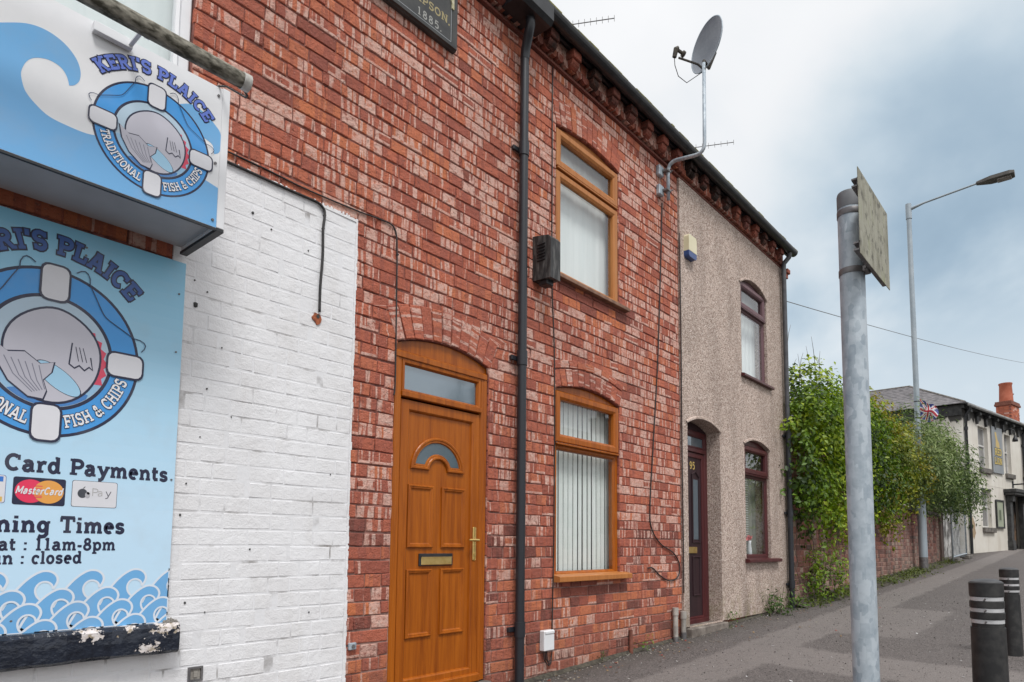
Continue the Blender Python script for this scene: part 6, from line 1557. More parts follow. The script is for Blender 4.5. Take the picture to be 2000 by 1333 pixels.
part(mb, 'mesh', M_GALV, tf, kind='stuff')
for x in (21.35, 23.5): mb = MB(); mb.box(x - 0.14, x + 0.62, -0.36, -0.10, gz(x) - .01, gz(x) + 0.11, b=0.02); part(mb, 'foot_block', M_STONE, tf)

# ------------------------------------------------------------------ the pub at the end of the street
PR = math.atan2(-0.20849587, 0.97802325)
pub = thing('pub', 'cream painted two storey pub with slate roof and black eaves', 'pub', (27.2, 0.15, 0), rz=PR)
def cream_mat():
    m, t, b = new_mat('cream_render'); p = geo(t); zz_ = N(t, 'ShaderNodeSeparateXYZ', inp={0: p}).outputs[2]
    c = ramp(t, noise(t, p, 1.2, 5.0, 0.6), [(0.3, (0.62, 0.58, 0.51)), (0.7, (0.74, 0.71, 0.65))])
    st = N(t, 'ShaderNodeMapRange', inp={0: noise(t, scaled(t, p, (3.5, 3.5, 0.5)), 1.0, 5.0, 0.6), 1: 0.5, 2: 0.72, 3: 0.0, 4: 0.4}).outputs[0]
    c = mixc(t, st, c, (0.40, 0.33, 0.26))
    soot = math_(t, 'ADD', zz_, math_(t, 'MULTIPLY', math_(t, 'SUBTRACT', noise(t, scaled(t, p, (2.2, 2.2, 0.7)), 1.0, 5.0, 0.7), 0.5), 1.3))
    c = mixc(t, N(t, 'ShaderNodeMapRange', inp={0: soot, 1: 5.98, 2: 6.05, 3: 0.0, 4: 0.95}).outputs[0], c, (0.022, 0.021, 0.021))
    t.links.new(c, b.inputs['Base Color']); b.inputs['Roughness'].default_value = 0.8; bump(t, b, noise(t, p, 30.0, 4.0), 0.4, 0.01); return m
M_CREAMR = cream_mat()
pz = gz(27.2, .15) - 0.03; SD = (-0.2085, 0.978)
PW = [(1.42, 2.43, 4.28, 5.88, 0.0), (4.28, 5.00, 4.26, 5.88, 0.0), (1.50, 2.46, 2.02, 3.46, 0.0), (4.10, 5.90, 1.10, 3.50, 0.0), (7.6, 8.6, 4.28, 5.88, 0), (7.6, 8.6, 2.02, 3.46, 0), (10.6, 11.6, 4.28, 5.88, 0)]
mb = MB(); wall_panel(mb, 0.0, 14.0, lambda x: pz - .3, 6.46, PW, 0.0, 0.20)
S0, S1 = (0.0, 0.0), (SD[0] * 9, SD[1] * 9)
mb.face([(0, 0, pz - .3), (0, 0, 6.46), (*S1, 6.46), (*S1, pz - .3)])
mb.face([(14, 0, pz - .3), (14, 9, pz - .3), (14, 9, 6.46), (14, 0, 6.46)]); mb.face([(14, 9, pz - .3), (*S1, pz - .3), (*S1, 6.46), (14, 9, 6.46)])
part(mb, 'wall', M_CREAMR, pub)
mb = MB(); mb.face([(0.1, 0.6, pz - .3), (13.9, 0.6, pz - .3), (13.9, 0.6, 6.4), (0.1, 0.6, 6.4)]); part(mb, 'interior', M_DARK, pub)
# roof: hipped at the corner, courses of slates stepped one over the other
mb = MB(); o_ = 0.22; E0 = (-o_ + 0.05, -o_, 6.50); zr = 8.07
def sp_(s, k): # side slope: s metres back along the side, k 0..1 up the slope
    lim = 2.9 * k; s2 = max(s, lim)
    return (SD[0] * s2 - o_ * (1 - k) + 2.9 * 1.02 * k, SD[1] * s2 - (o_ if s <= 0.0 else 0) * (1 - k), 6.50 + (zr - 6.50) * k)
def fp_(u, k): u2 = max(u, (2.9 * 1.02 - 0.2085 * 2.9) * k); return (u2 - (o_ if u <= 0 else 0) * (1 - k), -o_ * (1 - k) + 2.9 * 0.978 * k, 6.50 + (zr - 6.50) * k)
K = 14; rr_ = random.Random(3)
for P_, Lm, stp in ((sp_, 9.0, 0.30), (fp_, 14.0, 0.30)):
    for i in range(K):
        k0, k1 = i / K, (i + 1) / K; x = -0.0001
        while x < Lm:
            x2 = min(Lm, x + stp * rr_.uniform(.85, 1.15) + (0 if x > 0 else .15 * (i % 2)))
            q = [P_(x, k0), P_(x2 - .008, k0), P_(x2 - .008, k1), P_(x, k1)]
            if (Vector(q[1]) - Vector(q[0])).length > 0.02:
                l_ = 0.022 + rr_.uniform(0, .008); q = [(q[0][0], q[0][1], q[0][2] + l_), (q[1][0], q[1][1], q[1][2] + l_), (q[2][0], q[2][1], q[2][2] + .006), (q[3][0], q[3][1], q[3][2] + .006)]
                mb.face(q); mb.face([q[0], q[1], (q[1][0], q[1][1], q[1][2] - l_), (q[0][0], q[0][1], q[0][2] - l_)])
            x = x2
part(mb, 'slates', M_SLATE, pub, kind='stuff')
mb = MB()
a, b_, c_, d_, e_ = sp_(0, 0), fp_(14, 0), fp_(14, 1), fp_(0, 1), sp_(9, 0); f_ = sp_(9, 1)
mb.face([a, b_, c_, d_]); mb.face([a, d_, f_, e_]); mb.face([c_, (14, 9.2, 6.5), (*S1, 6.5), f_, d_])
rf = part(mb, 'roof', M_SLATE, pub)
mb = MB(); mb.tube([sp_(0.0, 0.02), sp_(0, 0.5), d_], 0.05, 6); mb.tube([d_, f_], 0.055, 6); part(mb, 'ridge', M_STONE, rf)
M_BLKP = simple('peeling_black_paint', (0.014, 0.014, 0.015), (0.06, 0.06, 0.06), 0.6, 6)
mb = MB(); mb.box(-0.10, 14.1, -0.10, 0.02, 6.34, 6.47); mb.box(-0.22, 14.1, -0.24, -0.02, 6.465, 6.50)
for s in range(30): 
    s0, s1 = s * .3, s * .3 + .3; mb.face([(SD[0] * s0 - .06, SD[1] * s0, 6.10), (SD[0] * s1 - .06, SD[1] * s1, 6.10), (SD[0] * s1 - .06, SD[1] * s1, 6.49), (SD[0] * s0 - .06, SD[1] * s0, 6.49)])
    mb.face([(SD[0] * s0 - .06, SD[1] * s0, 6.49), (SD[0] * s1 - .06, SD[1] * s1, 6.49), (SD[0] * s1 - .20, SD[1] * s1, 6.49), (SD[0] * s0 - .20, SD[1] * s0, 6.49)])
part(mb, 'eaves_board', M_BLKP, pub)
mb = MB(); pr_ = [(-0.13 - 0.09 * math.cos(R(t)), 6.43 - 0.0 - 0.075 * math.sin(R(t))) for t in range(0, 181, 30)]
M_GREYG = simple('grey_gutter', (0.20, 0.20, 0.20), (0.36, 0.36, 0.35), 0.6, 5)
mb = MB(); mb.tube([(-0.15, -0.28, 6.42), (14.0, -0.28, 6.42)], 0.055, 8); part(mb, 'gutter', M_GREYG, pub, True)
for i in range(14):
    u = 0.35 + i * 0.92; mb = MB(); mb.extrude([(u - .07, 6.34), (u - .07, 6.02), (u - .03, 5.92), (u + .05, 5.92), (u + .07, 6.02), (u + .07, 6.34)], -0.09, 0.0); mb.box(u - .09, u + .09, -0.20, 0.0, 6.22, 6.338, b=0.012); part(mb, 'bracket', M_BLKP, pub)
for u in (0.07, 6.35):
    mb = MB(); mb.tube([(u, -0.25, 6.36), (u, -0.22, 6.24), (u, -0.075, 6.08), (u, -0.075, pz - .05)], 0.05, 10); dpp = part(mb, 'downpipe', M_BLACK, pub, 40)
    for z in (5.6, 4.2, 3.55, 2.0): mb = MB(); mb.tube([(u, -0.075, z - .06), (u, -0.075, z + .06)], 0.068, 10); part(mb, 'pipe_collar', M_BLACK, dpp, 40)
M_PWIN = simple('grimy_white_frame', (0.52, 0.51, 0.49), (0.64, 0.63, 0.61), 0.6, 6); M_PPANE = simple('dull_pane', (0.17, 0.165, 0.165), (0.27, 0.265, 0.26), 0.25, 3)
for o in PW[:3] + PW[4:]:
    mb = MB(); zm = o[2] + (o[3] - o[2]) * 0.56; y_ = 0.13
    mb.sweep(rect(o[0] + .005, o[1] - .005, o[2] + .005, o[3] - .005), [(0, y_ + .06), (0, y_), (.05, y_), (.055, y_ + .03)]); mb.box(o[0] + .04, o[1] - .04, y_ - .005, y_ + .04, zm - .03, zm + .03)
    w_ = part(mb, 'window', M_PWIN, pub)
    for (a, b) in ((o[2] + .05, zm - .03), (zm + .03, o[3] - .05)): mb = MB(); mb.face([(p_[0], y_ + .03, p_[1]) for p_ in rect(o[0] + .05, o[1] - .05, a, b)]); part(mb, 'pane', M_PPANE, w_)
    mb = MB(); mb.box(o[0] - .08, o[1] + .16, -0.10, 0.12, o[2] - .19, o[2] - .002, b=0.012); part(mb, 'sill', M_STONE, pub)
    if o[3] < 4: mb = MB(); mb.box(o[0] - .05, o[1] + .05, -.012, 0.10, o[3] + .0, o[3] + .05); part(mb, 'lintel', M_BLKP, pub)
mb = MB(); mb.box(0.0, 14.0, -0.006, 0.0, 3.63, 3.66); part(mb, 'string_course', M_CREAMR, pub)
mb = MB(); mb.box(0.0, 14.0, -0.012, 0.0, pz - .3, pz + 0.03); part(mb, 'plinth', M_BLKP, pub)
mb = MB()
for x in (4.10, 5.62): mb.box(x, x + .28, -0.16, 0.02, 1.05, 3.35, b=0.01); mb.box(x - .03, x + .31, -0.20, 0.02, 1.05, 1.55, b=0.01); mb.box(x - .03, x + .31, -0.26, 0.02, 3.10, 3.36, b=0.02)
mb.box(3.92, 6.08, -0.40, 0.02, 3.36, 3.46, b=0.012); mb.box(3.86, 6.14, -0.46, 0.02, 3.462, 3.60, b=0.012)
ds_ = part(mb, 'door_surround', M_BLKP, pub)
M_DOORP = simple('stripped_pub_door', (0.02, 0.02, 0.02), (0.20, 0.12, 0.07), 0.7, 1.6, lo=0.45, hi=0.6); mb = MB(); mb.box(4.38, 5.62, 0.14, 0.19, 1.10, 3.10, b=0.01); part(mb, 'door', M_DOORP, pub)
mb = MB(); pts = [(0.45 + 0.30 * math.cos(R(t)) * rng.uniform(.6, 1.1), 1.95 + 0.42 * math.sin(R(t)) * rng.uniform(.7, 1.1)) for t in range(0, 360, 20)]; mb.extrude(pts, -0.004, 0.001); part(mb, 'missing_render', simple('bare_tan_stone', (0.30, 0.21, 0.13), (0.42, 0.31, 0.20), 0.9, 8), pub)
M_CHIM = brick_mat('chimney_brick', False)
u0, u1, v0, v1 = 12.35, 13.65, 2.05, 2.75; rr_ = random.Random(8); mb, mbm = MB(), MB(); mbm.box(u0 + .012, u1 - .012, v0 + .012, v1 - .012, 7.2, 8.62)
ch = part(mbm, 'chimney', M_MORTAR, pub)
for r in range(19):
    z = 7.25 + r * .083
    if z + .08 > 8.72: break
    x = u0 + (r % 2) * .06
    while x < u1 - .05:
        l_ = rr_.choice((.23, .23, .115)); x2 = min(u1, x + l_)
        mb.box(x, x2 - .01, v0, v0 + .1, z, z + .074, (rr_.uniform(.25, .9), .40, rr_.random())); x = x2
    y_ = v0 + .1
    while y_ < v1 - .05: y2 = min(v1, y_ + .23); mb.box(u0, u0 + .1, y_ + .005, y2 - .005, z, z + .074, (rr_.uniform(.25, .9), .40, rr_.random())); y_ = y2
part(mb, 'brickwork', M_CHIM, ch, kind='stuff')
mb = MB(); mb.box(u0 - .06, u1 + .06, v0 - .06, v1 + .06, 8.62, 8.74, b=.01); mb.box(u0 - .03, u1 + .03, v0 - .03, v1 + .03, 8.742, 8.85, b=.01); part(mb, 'cap', M_BRKCAP if False else M_RUST, ch)
M_POT = simple('terracotta_pot', (0.36, 0.09, 0.045), (0.46, 0.14, 0.08), 0.8, 3)
mb = MB(); mb.lathe([(0.33, 8.84), (0.31, 9.3), (0.29, 9.75), (0.32, 9.8), (0.32, 9.86)], 12.85, 2.4, 20); part(mb, 'chimney_pot', M_POT, ch, 40)
mb = MB(); mb.lathe([(0.18, 8.84), (0.17, 9.3), (0.22, 9.37)], 13.38, 2.4, 16); part(mb, 'chimney_pot', M_POT, ch, 40)
# pub signs
pc, ps = math.cos(PR), math.sin(PR)
def pubw(u, v_, z): return (27.2 + u * pc - v_ * ps, 0.15 + u * ps + v_ * pc, z)
rl = thing('pub_sign', 'tall grey wall sign with gold letters RED LION on the pub', 'sign', pubw(3.3, -0.02, 5.1), rz=PR)
mb = MB(); mb.box(-0.57, 0.57, -0.045, 0.0, -0.92, 0.92, b=0.008); part(mb, 'panel', simple('grey_sign', (0.22, 0.24, 0.26), (0.28, 0.295, 0.31), 0.6, 2), rl)
mb = MB(); text(mb, 'RED', flat(-0.36, -0.20, -0.046), 0.27, (0.05, 0.05, 0.05), .002, w=.24, sw=.16, grow=.04, track=.0); text(mb, 'RED', flat(-0.36, -0.20, -0.046), 0.27, (0.62, 0.47, 0.13), .006, w=.20, sw=.13, track=0.0)
text(mb, 'LION', flat(-0.44, -0.56, -0.046), 0.26, (0.05, 0.05, 0.05), .002, w=.24, sw=.16, grow=.04, track=.0); text(mb, 'LION', flat(-0.44, -0.56, -0.046), 0.26, (0.62, 0.47, 0.13), .006, w=.20, sw=.13, track=0.0)
part(mb, 'lettering', M_FLAT, rl)
mb = MB(); mb.face([(x, -0.049, z) for x, z in ((-0.30, 0.70), (-0.12, 0.72), (-0.02, 0.45), (0.16, 0.30), (0.20, 0.12), (-0.02, 0.10), (-0.24, 0.14), (-0.20, 0.40))], (0.55, 0.40, 0.15)); part(mb, 'emblem', M_FLAT, rl)
mn = thing('menu_case', 'framed notice case by the pub door', 'notice', pubw(3.25, -0.02, 2.57), rz=PR)
mb = MB(); mb.sweep(rect(-0.42, 0.42, -0.56, 0.56), [(0, 0), (0, -0.05), (.06, -0.05), (.07, -0.02)]); part(mb, 'frame', M_BLKP, mn)
mb = MB(); mb.face([(p_[0], -0.022, p_[1]) for p_ in rect(-0.36, 0.36, -0.5, 0.5)], (0.34, 0.37, 0.27)); mb.face([(p_[0], -0.026, p_[1]) for p_ in rect(-0.20, 0.16, -0.30, 0.22)], (0.30, 0.33, 0.25)); mb.face([(p_[0], -0.029, p_[1]) for p_ in rect(-0.12, 0.09, -0.24, 0.16)], (0.10, 0.12, 0.07)); part(mb, 'poster', M_FLAT, mn)
rng = random.Random(4)
wl = thing('sign_lamp', 'small swan neck lamp between pub sign and the second upper window', 'lamp', pubw(4.12, -0.02, 5.7), rz=PR)
mb = MB(); mb.tube([(0, 0, 0.25), (0, -0.25, 0.35), (0, -0.40, 0.25), (0, -0.42, 0.05)], 0.018, 6); part(mb, 'arm', M_BLACK, wl, True); mb = MB(); mb.lathe([(0.02, 0.06), (0.10, -0.12), (0.10, -0.20)], 0, -0.42, 10); part(mb, 'shade', M_BLACK, wl, True)
hb = thing('sign_bracket', 'black projecting sign bracket with yellow end over pub door', 'bracket', pubw(5.0, -0.02, 3.85), rz=PR)
mb = MB(); mb.tube([(0, 0.05, 0), (0.02, -1.55, 0.02)], 0.028, 8); mb.box(-.05, .05, -.02, .02, -.14, .14); part(mb, 'arm', M_BLACK, hb); mb = MB(); mb.tube([(0.02, -1.55, 0.02), (0.025, -1.85, 0.02)], 0.05, 8); part(mb, 'end_cap', M_BRASS, hb)
sl_ = thing('side_sign', 'orange sign on the side wall of the pub, behind leaves', 'sign', (27.2, 1.0, 4.7))
mb = MB(); mb.box(27.13, 27.195, 0.72, 1.25, 4.38, 4.98, b=0.01); part(mb, 'panel', simple('orange_panel', (0.50, 0.20, 0.01), (0.56, 0.27, 0.03), 0.5, 4), sl_)

# ------------------------------------------------------------------ leaves
def leaf_material(name):
    m, t, b = new_mat(name); c = N(t, 'ShaderNodeVertexColor', layer_name='Col').outputs['Color']
    t.links.new(c, b.inputs['Base Color']); b.inputs['Roughness'].default_value = 0.5; b.inputs['Specular IOR Level'].default_value = 0.45
    tr = N(t, 'ShaderNodeBsdfTranslucent', inp={'Color': c}); mx = N(t, 'ShaderNodeMixShader', inp={0: 0.30, 1: b.outputs[0], 2: tr.outputs[0]})
    o = [n for n in t.nodes if n.type == 'OUTPUT_MATERIAL'][0]; t.links.new(mx.outputs[0], o.inputs[0]); return m
M_LEAF = leaf_material('leaf')
M_BARK = simple('grey_brown_bark', (0.06, 0.045, 0.035), (0.14, 0.11, 0.085), 0.9, 20, stretch=(1, 1, .3))
def leaves_mesh(name, parent, pos, size, aspect, cols, rng, out_dirs=None, droop=0.25):
    n = len(pos); pos = np.asarray(pos)
    up = rng.normal(0, 0.55, (n, 3)) + np.array([0, -0.30, 0.75])
    if out_dirs is not None: up += 0.9 * out_dirs
    up /= np.linalg.norm(up, axis=1)[:, None] + 1e-9
    d = rng.normal(0, 1, (n, 3)); d[:, 2] -= droop * 2; d -= up * (d * up).sum(1)[:, None]; d /= np.linalg.norm(d, axis=1)[:, None] + 1e-9
    s = np.cross(up, d); L = (size * rng.uniform(0.6, 1.25, n))[:, None]; w = L * aspect
    b = pos; tip = pos + d * L - up * L * 0.12; mid = pos + d * L * 0.45; l = mid + s * w * 0.5 + up * w * 0.14; r_ = mid - s * w * 0.5 + up * w * 0.14
    V = np.stack([b, r_, tip, l], 1).reshape(-1, 3); ox = np.array(origin(parent)); V = V - ox
    me = bpy.data.meshes.new(name); me.vertices.add(4 * n); me.vertices.foreach_set('co', V.ravel().astype(np.float32))
    idx = np.arange(n)[:, None] * 4; F = np.concatenate([idx + np.array([0, 1, 2]), idx + np.array([0, 2, 3])], 1).reshape(-1)
    me.loops.add(6 * n); me.loops.foreach_set('vertex_index', F.astype(np.int32)); me.polygons.add(2 * n)
    me.polygons.foreach_set('loop_start', np.arange(0, 6 * n, 3, dtype=np.int32)); me.polygons.foreach_set('loop_total', np.full(2 * n, 3, dtype=np.int32))
    me.update(calc_edges=True)
    at = me.color_attributes.new('Col', 'FLOAT_COLOR', 'CORNER'); cc = np.concatenate([np.repeat(cols, 6, 0), np.ones((6 * n, 1))], 1); at.data.foreach_set('color', cc.ravel().astype(np.float32))
    me.materials.append(M_LEAF); o = bpy.data.objects.new(name, me); C.objects.link(o); o.parent = parent; return o
def lump(p, sc, seed): return np.array([mnoise.noise(Vector((q[0] * sc + seed, q[1] * sc, q[2] * sc))) for q in p])
def bush(parent, blobs, n, size, aspect, palette, seed, hollow=0.55, gaps=0.0, mask=None, sc=2.2):
    "leaves scattered in twiggy sprays through lumpy ellipsoids; palette: colours blended by clump"
    rng = np.random.default_rng(seed); vol = np.array([b[1][0] * b[1][1] * b[1][2] for b in blobs]) ** 0.75; vol = vol / vol.sum()
    nsp = n // 9; which = rng.choice(len(blobs), nsp, p=vol); cen = np.array([b[0] for b in blobs])[which]; rad = np.array([b[1] for b in blobs])[which]
    d = rng.normal(0, 1, (nsp, 3)); d /= np.linalg.norm(d, axis=1)[:, None]; r = rng.uniform(hollow ** 3, 1, nsp) ** (1 / 3)
    lum = lump(cen + d * rad, 1.6, seed); r = r * (1 + 0.42 * lum); P = cen + d * rad * r[:, None]
    keep = np.ones(nsp, bool)
    if gaps: keep &= lump(P, sc, seed + 9) > -0.30 + gaps
    if mask is not None: keep &= mask(P)
    P, d = P[keep], d[keep]; m = len(P)
    # each spray is a short shoot of leaves
    sh = d * 0.6 + rng.normal(0, 0.6, (m, 3)) + np.array([0, 0, 0.05]); sh /= np.linalg.norm(sh, axis=1)[:, None]
    k = 9; t = rng.uniform(0, 1, (m, k)); ln = size * 4.2
    Q = P[:, None, :] + sh[:, None, :] * (t[:, :, None] * ln) + rng.normal(0, size * 0.5, (m, k, 3)); Q[:, :, 2] -= (t ** 2) * ln * 0.25
    tone = np.clip(0.5 + 0.9 * lump(P, 1.1, seed + 3) + rng.normal(0, 0.16, m), 0, 1)
    Q = Q.reshape(-1, 3); tn = np.clip(np.repeat(tone, k) + rng.normal(0, 0.10, m * k), 0, 0.999); pal = np.array(palette); ii = tn * (len(pal) - 1); i0 = ii.astype(int); f = (ii - i0)[:, None]
    cols = pal[i0] * (1 - f) + pal[np.minimum(i0 + 1, len(pal) - 1)] * f; cols = cols * rng.uniform(0.75, 1.25, (len(cols), 1))
    leaves_mesh('foliage', parent, Q, size, aspect, cols, rng, np.repeat(d, k, 0))
    return P
def stems(parent, base, tips, r0, seed, name='stem'):
    rr = random.Random(seed); mb = MB()
    for tp in tips:
        b = Vector(base) + Vector((rr.uniform(-.25, .25), rr.uniform(-.1, .1), 0)); t = Vector(tp); m = b.lerp(t, 0.5) + Vector((rr.uniform(-.25, .25), rr.uniform(-.15, .15), rr.uniform(0, .3)))
        mb.tube([b, b.lerp(m, .5) + Vector((rr.uniform(-.06, .06), 0, 0)), m, m.lerp(t, .6), t], [r0, r0 * .8, r0 * .6, r0 * .4, r0 * .15], 6)
    return part(mb, name, M_BARK, parent, True)
clear_house = lambda P: ~((P[:, 0] < 9.14) & (P[:, 1] > -0.12)) & ~((P[:, 0] < 8.75))
GREEN = [(0.018, 0.044, 0.004), (0.085, 0.165, 0.006), (0.19, 0.30, 0.009), (0.35, 0.43, 0.022)]
bu = thing('climbing_shrub', 'bright green leafy shrub spilling over the brick wall beside pebbledashed house', 'shrub', (10.6, 0.5, gz(10.6)))
bush(bu, [((10.5, 0.05, 2.95), (1.45, 0.62, 0.95)), ((9.85, -0.12, 2.2), (0.85, 0.35, 0.75)), ((11.3, -0.1, 2.2), (1.3, 0.42, 0.7)), ((12.6, 0.0, 3.0), (1.1, 0.55, 0.85)), ((9.75, -0.02, 3.1), (0.60, 0.45, 0.50)), ((10.8, 0.25, 3.75), (0.75, 0.5, 0.42)), ((9.30, -0.22, 2.65), (0.40, 0.20, 0.85)), ((12.0, -0.15, 3.35), (1.1, 0.45, 0.6)), ((13.2, -0.15, 2.4), (0.9, 0.40, 0.55))], 30000, 0.080, 0.62, GREEN, 11, gaps=0.03, mask=clear_house, hollow=0.6)
stems(bu, (10.6, 0.5, 0.5), [(9.6, 0, 3.2), (10.2, 0.1, 3.7), (10.9, .2, 4.0), (11.8, 0, 3.4), (12.8, 0, 3.3), (9.8, -.15, 2.2), (11.2, -.2, 2.1)], 0.045, 5)
mb = MB(); rr_ = random.Random(77)
for k in range(14):   # long bare shoots sticking out against the sky
    b = Vector((rr_.uniform(9.7, 11.6), rr_.uniform(0, .3), rr_.uniform(3.2, 3.8))); h = rr_.uniform(.35, 1.15); dx = rr_.uniform(-.35, .25); mb.tube([b, b + Vector((dx * .4, 0, h * .5)), b + Vector((dx, -.02, h * .85)), b + Vector((dx * 1.5, -.04, h))], [.007, .005, .004, .002], 5)
for k in range(26):   # trailing shoots on the wall and down the pipe
    b = Vector((rr_.uniform(9.15, 13.5), -0.03, rr_.uniform(1.3, 2.0))); mb.tube([b, b + Vector((rr_.uniform(-.2, .2), -.02, -.3)), b + Vector((rr_.uniform(-.35, .3), 0.0, -rr_.uniform(.5, .9)))], [.006, .005, .003], 5)
part(mb, 'shoots', M_BARK, bu, True, kind='stuff')
YEL = [(0.06, 0.10, 0.008), (0.16, 0.20, 0.012), (0.27, 0.29, 0.018), (0.34, 0.25, 0.030)]
by = thing('yellow_shrub', 'yellowish green bush on the wall behind sign post', 'shrub', (14.7, 0.5, gz(14.7)))
bush(by, [((14.3, 0.1, 3.0), (1.0, 0.55, 1.0)), ((15.3, 0.05, 3.15), (0.9, 0.5, 0.75)), ((14.4, -0.1, 2.2), (0.8, 0.3, 0.6)), ((14.2, 0.3, 3.9), (0.9, 0.5, 0.45)), ((16.2, -0.1, 2.9), (0.8, 0.4, 0.7))], 14000, 0.082, 0.6, YEL, 23, gaps=0.04, hollow=0.6)
stems(by, (14.7, 0.5, 0.6), [(14.0, 0, 3.3), (14.6, .1, 4.0), (15.3, 0, 3.4), (15.8, .1, 3.1)], 0.04, 6)
BUD = [(0.022, 0.048, 0.010), (0.070, 0.125, 0.026), (0.15, 0.22, 0.055), (0.26, 0.32, 0.125)]
bb = thing('buddleia', 'grey green buddleia bush leaning out over the low wall before the pub', 'shrub', (18.6, 0.5, gz(18.6)))
bush(bb, [((17.4, 0.0, 3.6), (1.6, 0.75, 0.85)), ((19.4, -0.15, 3.25), (1.7, 0.75, 0.85)), ((20.7, -0.25, 3.0), (1.4, 0.55, 0.45)), ((17.2, -0.15, 3.0), (1.3, 0.5, 0.5)), ((20.2, 0.1, 4.1), (0.9, 0.5, 0.45)), ((21.8, -0.4, 2.85), (1.2, 0.45, 0.45)), ((17.6, -0.2, 3.2), (1.4, 0.5, 0.5))], 28000, 0.125, 0.30, BUD, 37, gaps=0.07, hollow=0.5)
stems(bb, (18.6, 0.5, 0.8), [(17, 0, 3.9), (18, .1, 4.2), (19, -.1, 3.9), (20, -.2, 3.5), (21.3, -.3, 3.0), (16.6, -.2, 2.8), (20.8, 0, 4.2)], 0.05, 8)
def weed(label, x, y_, h, n, size, pal, seed, asp=0.45, group=None):
    t_ = thing('weed', label, 'weed', (x, y_, gz(x, y_)), group); size = min(size, h * .4); bush(t_, [((x, y_, gz(x, y_) + h * .55), (h * .55, h * .38, h * .55))], n, size, asp, pal, seed, hollow=0.1, mask=lambda P: (P[:, 1] < 0.03))
    if h > 0.15: stems(t_, (x, y_, gz(x, y_) - .01), [(x + .1 * h * k, y_ - .03 * abs(k), gz(x, y_) + h * .8) for k in (-3, -1, 0, 2, 3)], 0.005, seed)
WD = [(0.04, 0.085, 0.010), (0.075, 0.15, 0.015), (0.12, 0.21, 0.03)]
weed('leafy weed at the foot of the pebbledashed wall under its window', 8.25, -0.10, 0.26, 300, 0.055, WD, 51)
weed('bright green bushy weed at the foot of the brick garden wall', 10.15, -0.14, 0.72, 1300, 0.060, GREEN, 52)
weed('small bright weed sprouting from pavement below the oak window', 5.20, -0.10, 0.09, 60, 0.035, [(0.12, 0.24, 0.02), (0.2, 0.34, 0.04)], 53)
weed('thin weed growing at the foot of the grey corner downpipe', 9.02, -0.14, 0.24, 150, 0.050, WD, 54)
weed('low weed by the corner of the old concrete doorstep', 7.02, -0.10, 0.10, 60, 0.035, WD, 55)
weed('tiny moss tuft at the wall foot near the white cable box', 4.55, -0.04, 0.06, 40, 0.022, WD, 56)
# creeping weeds and grass along the wall foot: nobody could count them
rng2 = np.random.default_rng(99); pts, cols = [], []
for k in range(5200):
    x = 9.2 + 12.2 * rng2.random() ** 1.1; c0 = mnoise.noise(Vector((x * 0.9, 3.3, 0)))
    if rng2.random() > 0.45 + c0: continue
    y_ = -0.02 - abs(rng2.normal(0, 0.16 + 0.12 * max(0, c0))); pts.append((x, y_, gz(x, y_) + abs(rng2.normal(0, 0.05)))); g_ = rng2.random(); cols.append((0.05 + 0.10 * g_, 0.085 + 0.09 * g_, 0.012 + .02 * g_))
for k in range(900):
    x = 9.3 + 6 * rng2.random(); z = rng2.uniform(0.3, 1.6); 
    if mnoise.noise(Vector((x * 1.4, z * 1.2, 7))) < 0.12: continue
    pts.append((x, 0.02 - rng2.random() * .05, gz(x) + z)); g_ = rng2.random(); cols.append((0.07 + 0.10 * g_, 0.13 + 0.12 * g_, 0.015))
vg = bpy.data.objects.new('holder', None)
o = leaves_mesh('verge_weeds', None, np.array(pts), 0.065, 0.42, np.array(cols), rng2, droop=0.0); o['kind'] = 'stuff'
mb = MB(); rr_ = random.Random(61)   # dark drift of soil at the foot of the garden wall
for i in range(60):
    a, b = 9.05 + i * .205, 9.05 + (i + 1) * .205; w0, w1 = [0.30 + 0.22 * mnoise.noise(Vector((q * .8, 1, 1))) for q in (a, b)]
    mb.face([(a, -w0, gz(a, -w0) + .004), (b, -w1, gz(b, -w1) + .004), (b, .05, gz(b) + .07), (a, .05, gz(a) + .07)])
mb.build('soil_strip', M_SOIL, kind='structure')
# bits of litter, dead leaves and grit
def litter(name, n, seed, colr, s0, s1, xr, yf):
    rr = random.Random(seed); mb = MB()
    for k in range(n):
        x = rr.uniform(*xr); y_ = yf(rr, x); s = rr.uniform(s0, s1); a = rr.uniform(0, 3.14); z = gz(x, y_) + .003; c_ = colr(rr)
        ca, sa = math.cos(a) * s, math.sin(a) * s; h = rr.uniform(.0, .5) * s
        mb.face([(x - ca, y_ - sa, z), (x + sa * .5, y_ - ca * .5, z + h * .3), (x + ca, y_ + sa, z + h), (x - sa * .5, y_ + ca * .5, z + h * .4)], c_)
    return mb.build(name, M_FLAT, kind='stuff')
litter('dead_leaves', 420, 71, lambda r_: r_.choice([(0.20, 0.12, 0.05), (0.30, 0.20, 0.10), (0.11, 0.07, 0.04), (0.34, 0.30, 0.22), (0.28, 0.05, 0.03)]), .008, .024, (3.0, 16), lambda r_, x: -abs(r_.gauss(0, .5 if x > 6 else .22)) - .02)
litter('pale_litter', 160, 72, lambda r_: r_.choice([(0.5, 0.49, 0.47), (0.42, 0.40, 0.37), (0.6, 0.6, 0.6)]), .008, .022, (4.0, 16), lambda r_, x: -r_.uniform(.05, 2.6))
mb = MB(); rr_ = random.Random(73)
for k in range(260):
    x = rr_.uniform(3.2, 9.0); y_ = -abs(rr_.gauss(0, .09)) - .008; s = rr_.uniform(.003, .011); mb.box(x, x + s * 1.4, y_ - s, y_, gz(x, y_) - .001, gz(x, y_) + s * .8, b=s * .2)
mb.build('wall_foot_grit', M_CONC, kind='stuff')
mb = MB()   # loose grit all over the pavement
